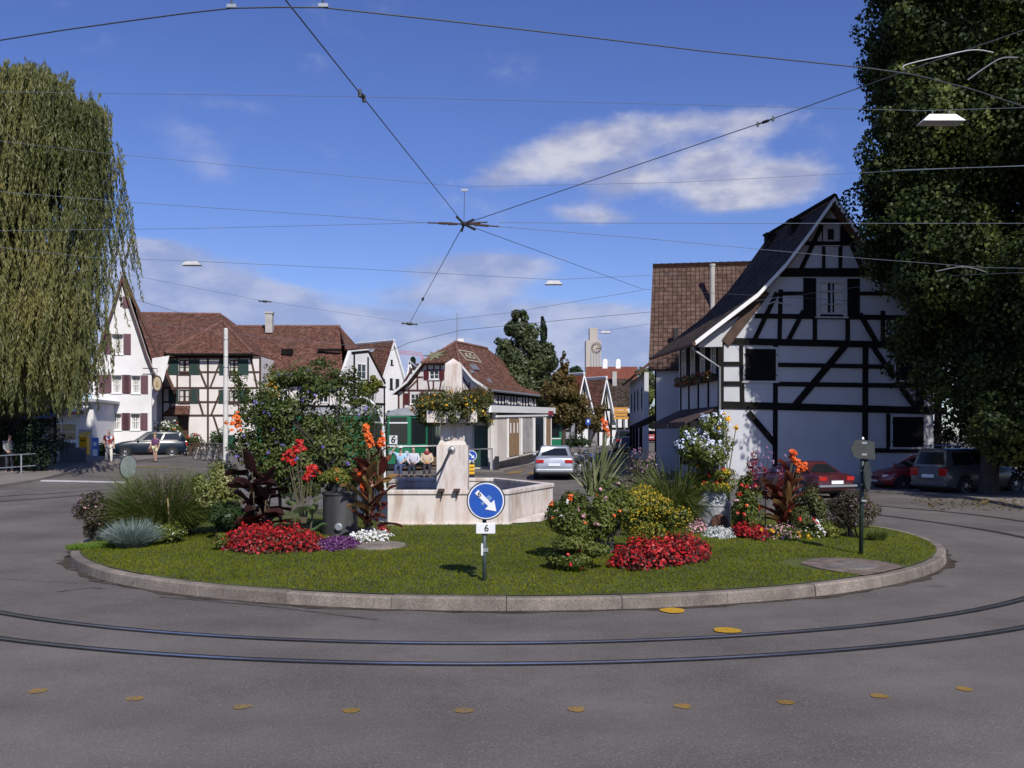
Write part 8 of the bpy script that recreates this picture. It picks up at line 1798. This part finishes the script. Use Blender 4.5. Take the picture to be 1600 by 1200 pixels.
    # railing under the willow, post box, A-boards, small blue board, garden fence
    Yr = 44.; t = thing('railing', 'grey tubular railing along the pavement in the willow shade', 'railing', at_ground(28, Yr)); zt = lambda x: None
    pr = at_ground(28, Yr); h = .95; mb = MB(); L0 = at_ground(-60, 41.5); R0 = at_ground(55, 44.4)
    for hh in (.95, .42): mb.tube([L0+V((0, 0, hh)), R0+V((0, 0, hh))], .025, 8)
    mb.build('rails', M['steel'], t); 
    for f in (.0, .45, .8): q = MB(); p_ = L0.lerp(R0, f); p_.z = gz(p_.x, p_.y); q.tube([p_, p_+V((0, 0, .97))], .035, 8); q.build('post', M['steel'], t)
    Y = 53.; b = at_ground(132, Y); t = thing('post_box', 'yellow letter box with a slanted hood beside the sandwich boards', 'letter box', b); q = MB(); q.box(b+V((0, 0, .85)), (.42, .38, .9)); q.build('box', M['yellow_box'], t, bevel=.03)
    q = MB(); q.prism([b+V((-.25, -.28, 1.30)), b+V((.25, -.28, 1.30)), b+V((.25, .24, 1.55)), b+V((-.25, .24, 1.55))], (0, 0, .06)); q.build('hood', M['yellow_box'], t); q = MB(); q.tube([b, b+V((0, 0, .45))], .08, 8); q.build('foot', M['steel'], t); q = MB(); q.box(b+V((0, -.195, 1.15)), (.3, .02, .05)); q.build('slot', M['black'], t)
    slate = mat('board slate', (.07, .075, .095), .7, .15)
    def aboard(label, x, Y, w_, h_, rz, col):
        b = at_ground(x, Y); t = thing('sandwich_board', label, 'sandwich board', (0, 0, 0))
        for sg in (-1, 1): q = MB(); mx = Matrix.Rotation(sg*.22, 3, 'X'); q.box((0, sg*.14*h_, h_/2), (w_, .03, h_), M=mx); p_ = q.build('panel', col, t); q = MB(); q.box((0, sg*.14*h_+sg*.02, h_*.52), (w_*.86, .012, h_*.78), M=mx); q.build('poster', slate, p_)
        place(t, b, rz)
    dk = mat('board frame', (.10, .10, .11), .6)
    aboard('larger grey sandwich board in the willow shade', 106, 51, .75, 1.1, R(25), dk); aboard('small dark sandwich board next to the yellow letter box', 126, 51.5, .5, .85, R(30), dk)
    Y = 58.; b = at_ground(149, Y); t = thing('advert_board', 'narrow blue and white advertising board at the shop annex corner', 'sign', b); q = MB(); q.box(b+V((0, 0, .62)), (.36, .08, 1.2)); q.build('panel', plain('advert blue', (.06, .18, .5)), t); q = MB(); q.box(b+V((0, -.05, .35)), (.26, .02, .4)); q.box(b+V((0, -.05, .85)), (.18, .02, .25)); q.build('print', M['sign_white'], t)
    a, z_ = at_ground(272, 62.5), at_ground(348, 62.5); t = thing('garden_fence', 'low wooden lattice fence in front of the inn garden', 'fence', a); n = 16; mb = MB()
    for i in range(n):
        p0, p1 = a.lerp(z_, i/n), a.lerp(z_, (i+1)/n); bar(mb, p0+V((0, 0, .1)), p1+V((0, 0, .72)), .03, .05); bar(mb, p0+V((0, .035, .72)), p1+V((0, .035, .1)), .03, .05)
    mb.build('lattice', M['timber_brown'], t); q = MB(); bar(q, a+V((0, .0, .78)), z_+V((0, 0, .78)), .09, .07); q.build('top_rail', M['timber_brown'], t)
    for f in (0, .33, .66, 1.): q = MB(); p_ = a.lerp(z_, f); q.box(p_+V((0, .08, .4)), (.09, .09, .85)); q.build('post', M['timber_brown'], t)
    # stalls / trellised terrace in the willow shade
    Yt = 50.; a, z_ = at_ground(12, Yt), at_ground(86, Yt); t = thing('pergola', 'dark wooden terrace pergola in the deep shade below the willow', 'pergola', a)
    for f in (0, .35, .7, 1.): q = MB(); p_ = a.lerp(z_, f); q.box(p_+V((0, 0, 1.2)), (.1, .1, 2.4)); q.build('post', M['timber'], t)
    q = MB(); bar(q, a+V((0, 0, 2.45)), z_+V((0, 0, 2.45)), .1, .14); q.build('beam', M['timber'], t)
    q = MB(); q.prism([a+V((0, -.5, 2.35)), z_+V((0, -.5, 2.35)), z_+V((0, 1.5, 2.9)), a+V((0, 1.5, 2.9))], (0, 0, .04)); q.build('roof_cloth', cloth('slate blue cloth', (.10, .12, .17)), t)
    # apple on the road, plate litter leaves
    c = G(307, 923); t = thing('apple', 'red and yellow apple lying on the road by the kerb', 'apple', c); q = MB(); q.lathe([(.003, .004), (.022, .0), (.038, .022), (.04, .04), (.030, .062), (.010, .064), (.002, .058)], c, 14); q.build('fruit', plain('apple red', (.55, .10, .02), .35), t, smooth=True); q = MB(); q.tube([c+V((0, 0, .058)), c+V((.005, 0, .078))], .003, 4); q.build('stalk', M['bark'], t)
    C = []; 
    for _ in range(420):
        if random.random() < .35: p_ = G(random.uniform(1450, 1600), random.uniform(779, 798))
        else:
            p_ = V((random.uniform(13, 20), random.uniform(29.5, 33.5), 0)); p_.z = gz(p_.x, p_.y)+.1
        C.append((p_.x, p_.y, p_.z+.012))
    o = quads('fallen_leaves', None, LM['leaf_autumn'], C, rng.normal(size=(len(C), 3))*.3+[0, 0, 1], .12, .08); meta(o, 'dry fallen leaves along the right kerb', 'leaves', kind='stuff')
    # kerb edge of the right pavement is the pavement sheet itself
    # ---- overhead wires
    def wire(label, pts, r=.011, mt='wire', sag=0., name='overhead_wire', n=10):
        P = []
        for i in range(len(pts)-1):
            a, b_ = V(pts[i]), V(pts[i+1])
            for k_ in range(n): f = k_/n; q = a.lerp(b_, f); q.z -= sag*4*f*(1-f); P.append(q)
        P.append(V(pts[-1])); mb = MB(); mb.tube(P, r*(.62 if mt == 'wire_light' else .8), 5); return meta(mb.build(name, M[mt], smooth=True), label, 'wire', None)
    def insulator(label, p, d, L=.5, r=.035):
        t = thing('insulator', label, 'insulator', p); d = V(d).normalized(); mx = rotM(d); q = MB(); q.lathe([(.012, -L/2), (r*.5, -L*.42), (r*.5, -L*.2), (r, -L*.12), (r, L*.12), (r*.5, L*.2), (r*.5, L*.42), (.012, L/2)], p, 8, M=mx); q.build('body', M['black'], t)
        for sg in (-1, 1): q = MB(); q.box(V(p)+d*sg*L*.42, (.04, .05, .09)); q.build('clamp', M['wire'], t)
    def wz(x, y, z): Y = F*(z-CH)/(HZ-y); return V(((x-800)/F*Y, Y, z))
    zc = 5.9
    cp = [(-200, 98), (0, 63), (100, 47), (200, 33), (290, 21), (362, 13), (435, 11.5), (505, 12), (700, 33), (900, 56), (1100, 80), (1360, 107), (1430, 117), (1520, 140), (1640, 180)]
    P = [wz(x, y, zc) for x, y in cp]; wire('thick tram contact wire curving across the very top of the picture', P, .0085, n=4)
    for x, y, k_ in ((362, 13, 'left'), (505, 12, 'right')):
        p = wz(x, y, zc); t = thing('wire_clamp', '%s clamp holding the thick contact wire at the top edge' % k_, 'clamp', p); q = MB(); q.box(p+V((0, 0, .02)), (.085, .02, .03)); q.build('jaw', M['steel'], t); q = MB(); q.tube([p+V((0, 0, .03)), p+V((.0, .05, .75))], .008, 5); q.build('hanger', M['black'], t)
    hub = D(725, 350, 23.); hz_ = hub.z
    w2 = D(443, -4, 9.2); w2b = D(420, -40, 8.4)
    wire('wire running from the top edge down to the star-shaped hub', [w2b, w2, hub], .010)
    insulator('black insulator on the wire coming down from the top edge', w2.lerp(hub, .235), hub-w2, .28, .03)
    e3 = D(1620, 40, 17.); wire('wire rising from the hub to the upper right across the cloud', [hub, D(1195, 190, 20.), D(1410, 113, 18.), e3], .012); insulator('pale insulator on the wire rising across the cloud', D(1196, 190, 20), D(1410, 113, 18.)-D(1195, 190, 20), .42, .032)
    e4 = D(640, 505, 42.); wire('wire slanting down left from the hub towards the roofs', [hub, e4], .013); fi = min((abs(HZ-F*(q.z-CH)/q.y-467), f_) for f_, q in [(k_/200, hub.lerp(e4, k_/200)) for k_ in range(201)])[1]; insulator('small insulator on the wire slanting down from the hub', hub.lerp(e4, fi), e4-hub, .4, .05)
    e5 = D(1005, 452, 44.); wire('thin wire from the hub down right to the tiled roof', [hub, e5, D(1330, 470, 41.0)], .010)
    t = thing('wire_hub', 'star-shaped overhead wire hub with rod insulators above the fountain', 'wire hub', hub); q = MB(); q.lathe([(.02, -.05), (.07, -.03), (.07, .03), (.02, .05)], hub, 10); q.build('ring', M['black'], t)
    for x, y in ((668, 348), (780, 354), (690, 350), (762, 347)): q = MB(); e_ = D(x, y, 23.); q.tube([hub, e_], .016, 6); m_ = hub.lerp(e_, .5); q.tube([hub.lerp(e_, .3), hub.lerp(e_, .7)], .028, 6); q.build('rod_insulator', M['timber_brown'], t)
    for dx, dy in ((-12, -12), (16, -7), (-4, 12), (18, 9)): q = MB(); q.tube([hub, D(725+dx, 350+dy, 23.)], .03, 6); q.build('clamp', M['black'], t)
    q = MB(); q.tube([hub, D(726, 300, 23.)], .007, 5); q.build('hanger', M['wire'], t); q = MB(); q.box(D(726, 297, 23.), (.16, .04, .05)); q.build('hanger_clamp', M['steel'], t)
    wire('uppermost thin span wire carrying the big lamp at the right', [D(-40, 143, 26), D(560, 151, 26), D(1250, 168, 26), D(1440, 173, 26), D(1640, 167, 26)], .010, 'wire_light')
    wire('faint span wire through the small clamp above the hub', [D(-40, 216, 23), D(170, 240, 23), D(400, 262, 23), D(726, 292, 23)], .007, 'wire_light'); wire('faint span wire from the small clamp to the right trees', [D(726, 292, 23), D(1060, 285, 24), D(1400, 267, 25), D(1640, 257, 25)], .0075, 'wire_light')
    wire('span wire from the willow to the hub, upper of two', [D(-40, 296, 23), D(200, 316, 23), D(500, 336, 23), D(668, 348, 23)], .009, 'wire_light')
    wire('span wire from the willow to the hub, lower of two', [D(-40, 361, 23), D(300, 357, 23), D(668, 348, 23)], .009, 'wire_light')
    wire('level span wire from the hub past the gable top to the right edge', [D(780, 348, 23), D(1180, 349, 24), D(1640, 349, 25)], .010, 'wire_light')
    wire('span wire crossing the attic window of the right gable', [D(780, 354, 23), D(1000, 372, 25), D(1300, 400, 28), D(1540, 418, 31), D(1640, 420, 31)], .010, 'wire_light')
    wire('span wire carrying the two small lamps over the middle of the sky', [D(-40, 382, 40), D(140, 402, 40), D(300, 408, 40), D(560, 420, 40), D(865, 437, 40), D(1060, 428, 41)], .014, 'wire_light')
    wire('far contact wire rising from the white gable to the tiled roof', [D(610, 548, 60), D(640, 535, 60), D(720, 516, 60), D(880, 500, 60), D(1020, 487, 60)], .02)
    wire('upper far span wire over the roofs to the tiled house', [D(655, 505, 58), D(800, 488, 58), D(1005, 453, 58)], .02, 'wire_light')
    wire('far wire from the willow over the inn roof ridge', [D(-40, 385, 45), D(200, 465, 52), D(320, 500, 58)], .014)
    wire('long thin wire over the inn roof to the concrete mast', [D(205, 430, 45), D(410, 470, 52), D(650, 506, 58)], .012, 'wire_light')
    wire('wire from the concrete mast along the inn roof', [D(200, 500, 58), D(353, 520, 56), D(600, 545, 62)], .014, 'wire_light')
    wire('wire across the white gable window to the poplar', [D(1180, 470, 41), D(1350, 447, 38), D(1500, 430, 34), D(1640, 424, 30)], .012, 'wire_light')
    for x, y, lab in ((414, 471, 'insulator on the thin wire above the inn roof, left'), (640, 506, 'insulator bar at the end of the wire slanting down from the hub')):
        insulator(lab, D(x, y, 52 if x < 500 else 42), (1, .1, -.05), .7, .06)
    wire('wire guy crossing the lower poplar foliage', [D(1395, 266, 25), D(1640, 258, 25)], .014, 'wire_light', name='guy_wire')
    # lamps on the span wires
    def hanging_lamp(label, x, y, wpx, Y, hpx):
        c = D(x, y, Y); w_ = wpx/F*Y; h = hpx/F*Y; t = thing('hanging_lamp', label, 'lamp', c+V((0, 0, h)), 'flat white lamps hung on span wires'); q = MB(); u = V((1, 0, 0)); k_ = w_/2; dp = w_*.22
        top = [c+V((a*k_*.62, b_*dp*.5, h*.55)) for a, b_ in ((-1, -1), (1, -1), (1, 1), (-1, 1))]; bot = [c+V((a*k_, b_*dp, -h*.45)) for a, b_ in ((-1, -1), (1, -1), (1, 1), (-1, 1))]
        q.add(bot+top, [(4, 5, 6, 7), (0, 1, 5, 4), (1, 2, 6, 5), (2, 3, 7, 6), (3, 0, 4, 7)]); q.build('shade', M['frame_grey'] if wpx < 50 else M['white_paint'], t)
        q = MB(); q.box(c+V((0, 0, -h*.45)), (w_*.96, dp*1.9, h*.08)); q.build('diffuser', M['grey_panel'], t); q = MB()
        for a in (-.4, .4): q.tube([c+V((a*k_, 0, h*.5)), c+V((a*k_, 0, h*1.15))], .012, 5)
        q.build('hanger', M['steel'], t)
    hanging_lamp('large white lamp hung before the dark tree at the upper right', 1470, 187, 66, 26, 12)
    hanging_lamp('small white lamp hung over the left roofs', 300, 412, 30, 40, 6); hanging_lamp('small white lamp hung in the middle of the sky right of the hub', 865, 442, 27, 40, 6); hanging_lamp('tiny lamp hung beside the clock tower', 946, 519, 17, 74, 3.5)
    wire('short span rope of the tiny lamp beside the clock tower', [D(925, 514, 74), D(946, 516.5, 74), D(1022, 505, 60)], .014, 'wire_light')
    # curved pull-off arms against the poplar
    for pts, lab in (([(1412, 108), (1416, 101), (1470, 88), (1520, 78), (1552, 82)], 'long pale curved pull-off rod in front of the poplar'), ([(1512, 125), (1540, 105), (1565, 91), (1590, 90)], 'thin curved pull-off rod at the right edge'), ([(1462, 424), (1500, 417), (1525, 420), (1540, 425)], 'low pale pull-off rod on the wire before the poplar')):
        P = [D(x, y, 12.5 if y < 200 else 29) for x, y in pts]; q = MB(); P2 = []
        for i in range(len(P)-1):
            a_, b_, c_, d_ = P[max(i-1, 0)], P[i], P[i+1], P[min(i+2, len(P)-1)]
            P2 += [.5*((2*b_)+(c_-a_)*f+(2*a_-5*b_+4*c_-d_)*f*f+(3*b_-a_-3*c_+d_)*f**3) for f in (0, .2, .4, .6, .8)]
        q.tube(P2+[P[-1]], .008 if pts[0][1] < 200 else .013, 6); meta(q.build('pull_off_rod', M['gutter'], smooth=True), lab, 'rod')

def build_fountain():
    zg = isl(-1, 21); zr = 1.10
    rim = [V((-2.60, 20.85, 0)), V((-.08, 20.8, 0)), V((.98, 23.9, 0)), V((-.42, 27.0, 0)), V((-2.95, 27.0, 0)), V((-3.70, 24.0, 0))]
    t = thing('stone_fountain', 'pale stone village fountain with a polygonal basin and a tall pillar', 'fountain', (-1.3, 23.8, zg)); c = sum(rim, V((0, 0, 0)))/6
    st = bpy.data.materials['fountain stone']; nt = st.node_tree; b = nt.nodes['Principled BSDF']; src = b.inputs['Base Color'].links[0].from_socket
    stn = noise(nt, 2.2, 6, .7, sc3=(2.2, 2.2, .35)); c1 = mixc(nt, ramp(nt, stn, [(.47, 0.), (.66, .75)]), src, (.36, .24, .16)); s2 = noise(nt, 1.2, 5, .6, sc3=(1, 1, 1)); c2 = mixc(nt, ramp(nt, s2, [(.46, 0.), (.7, .5)]), c1, (.60, .49, .42)); nt.links.new(c2, b.inputs['Base Color'])
    def ring(off, z): return [V((p.x+(p-c).normalized().x*off, p.y+(p-c).normalized().y*off, z)) for p in rim]
    n = 6; mb = MB()
    def wallring(o0, o1, za, zb_, m_):
        A, B, C_, D_ = ring(o0, za), ring(o0, zb_), ring(o1, zb_), ring(o1, za); k = len(m_.v); m_.v += [tuple(v) for q in (A, B, C_, D_) for v in q]
        for i in range(n):
            j = (i+1) % n
            for r0, r1 in ((0, 1), (1, 2), (2, 3), (3, 0)): m_.f.append([k+r0*n+i, k+r0*n+j, k+r1*n+j, k+r1*n+i]); m_.m.append(0); m_.uv.append([(0, 0)]*4)
    wallring(0, -.22, zg-.3, zr-.09, mb); mb.build('basin', M['stone'], t)
    mb = MB(); wallring(.035, -.25, zr-.088, zr, mb); mb.build('rim', M['stone'], t, bevel=.015)
    mb = MB(); mb.prism(ring(.06, zg-.3), (0, 0, .33)); mb.build('plinth', M['stone'], t, bevel=.01)
    q = MB(); pe = [V((.62, 21.3, zg+.02)), V((1.25, 23.9, zg+.02)), V((1.02, 23.98, zg+.02)), V((.05, 20.9, zg+.02))]; q.prism(pe, (0, 0, .07)); q.build('step', M['stone'], t)
    wm, nt, b = newmat('water'); b.inputs['Base Color'].default_value = (.012, .016, .015, 1); b.inputs['Roughness'].default_value = .06; bump(nt, b, noise(nt, 5, 3), .12, .02)
    mb = MB(); mb.prism(ring(-.2, zr-.30), (0, 0, .06)); mb.build('water', wm, t)
    # pillar
    Y = 24.3; s = F/Y; P = lambda x, y: D(x, y, Y)
    def block(name, x0, x1, y0, y1, d, top=None, mt='stone'):
        q = MB(); w_ = (x1-x0)/s; cx = P((x0+x1)/2, 0); za, zb_ = P(0, y1).z, P(0, y0).z; w2 = (top or w_*s)/s
        vs = [V((cx.x+sx_*w_/2, Y+.35+sy*d/2, za)) for sx_, sy in ((-1, -1), (1, -1), (1, 1), (-1, 1))]+[V((cx.x+sx_*w2/2, Y+.35+sy*d/2*(w2/w_), zb_)) for sx_, sy in ((-1, -1), (1, -1), (1, 1), (-1, 1))]
        q.add(vs, [(3, 2, 1, 0), (4, 5, 6, 7), (0, 1, 5, 4), (1, 2, 6, 5), (2, 3, 7, 6), (3, 0, 4, 7)]); return q.build(name, M[mt], t, bevel=.015)
    block('pillar_base', 682, 731, 696, 770, .77); block('pillar_shoulder', 684, 729, 688, 695.9, .74, 38); block('pillar_neck', 688, 726, 661, 687.8, .60, 36); block('capital', 668, 746, 642, 660.8, 1.25); block('obelisk', 693, 722, 568, 641.8, .46, 26)
    q = MB(); a = P(707, 558); zz = P(0, 568).z; w_ = 13/s; q.add([V((a.x-w_, Y+.35-.2, zz)), V((a.x+w_, Y+.35-.2, zz)), V((a.x+w_, Y+.35+.2, zz)), V((a.x-w_, Y+.35+.2, zz)), V((a.x, Y+.35, a.z))], [(0, 1, 4), (1, 2, 4), (2, 3, 4), (3, 0, 4), (3, 2, 1, 0)]); q.build('obelisk_tip', M['stone'], t)
    yf = Y+.35-.385; q = MB(); c0 = V((P(706, 0).x, yf, P(0, 703).z)); q.lathe([(.095, -.01), (.095, .02), (.06, .05), (.035, .06)], c0, 16, M=rotM((0, -1, 0))); q.build('spout_rose', M['steel'], t, smooth=True)
    q = MB(); e_ = V((P(688, 0).x-.02, 22.9, P(0, 745).z+.05)); q.tube([c0+V((0, -.03, 0)), c0+V((-.04, -.25, -.03)), c0.lerp(e_, .6)+V((0, 0, -.05)), e_], .026, 8); q.build('spout', mat('dark iron', (.04, .04, .045), .5, metal=.5), t, smooth=True)
    q = MB()
    for x in (690, 714): o = D(x, 766, 20.8); q.box(o+V((0, -.07, .01)), (.13, .12, .05)); q.tube([o+V((0, -.03, -.03)), o+V((0, -.03, -.18))], .012, 5)
    q.build('overflow_bracket', M['timber_brown'], t)
    # flower basket round the pillar head
    c = P(708, 634)+V((0, .35, 0)); t2 = thing('flower_basket', 'wide hanging basket of yellow flowers and trailing leaves around the fountain pillar head', 'flowers', c)
    C = []; Nn = []
    for i in range(16):
        a = 2*math.pi*i/16; cc = c+V((.62*math.cos(a)*1.08, .55*math.sin(a), random.uniform(-.06, .06))); p, nr = clump_pts(cc, (.38, .36, .35), 1050, 9, rc=.5); C.append(p); Nn.append(nr)
        p, nr = clump_pts(cc+V((.1*math.cos(a), .1*math.sin(a), -.27)), (.26, .25, .22*random.uniform(.5, 1.3)), 300, 6, rc=.5); C.append(p); Nn.append(nr)
    C = np.concatenate(C); Nn = np.concatenate(Nn); quads('foliage', t2, LM['leaf_olive'], C, Nn+rng.normal(size=Nn.shape)*.7+[0, 0, .2], .075, .035)
    m_ = C[:, 2] > c.z-.05; q = C[m_]; qq = q[rng.choice(len(q), 2600)]; quads('dry_sprigs', t2, LM['leaf_autumn'], qq+[0, 0, .12], rng.normal(size=qq.shape), .12, .014, T=rng.normal(size=qq.shape)*.35+[0, 0, 1])
    fr = C[C[:, 1] < c.y+.1]; blossom_heads('blossoms', t2, 'bl_gold', fr[rng.choice(len(fr), 90)]+[0, -.06, .03], .03, .055, 6)
    q = MB(); q.tube([c+V((.75*math.cos(2*math.pi*i/20), .6*math.sin(2*math.pi*i/20), -.18)) for i in range(21)], .03, 6)
    for i in range(4): a = math.pi*(2*i+1)/4; q.tube([c+V((.2*math.cos(a), .2*math.sin(a), -.2)), c+V((.75*math.cos(a), .6*math.sin(a), -.18))], .02, 5)
    q.build('basket_ring', M['black'], t2)
build_right_house(); build_left_house(); build_inn(); build_white_gable(); build_house65(); build_far(); build_kiosk()
build_fountain(); build_trees(); build_lawn_grass(); build_plants(); build_tram(); build_vehicles(); build_people(); build_street()
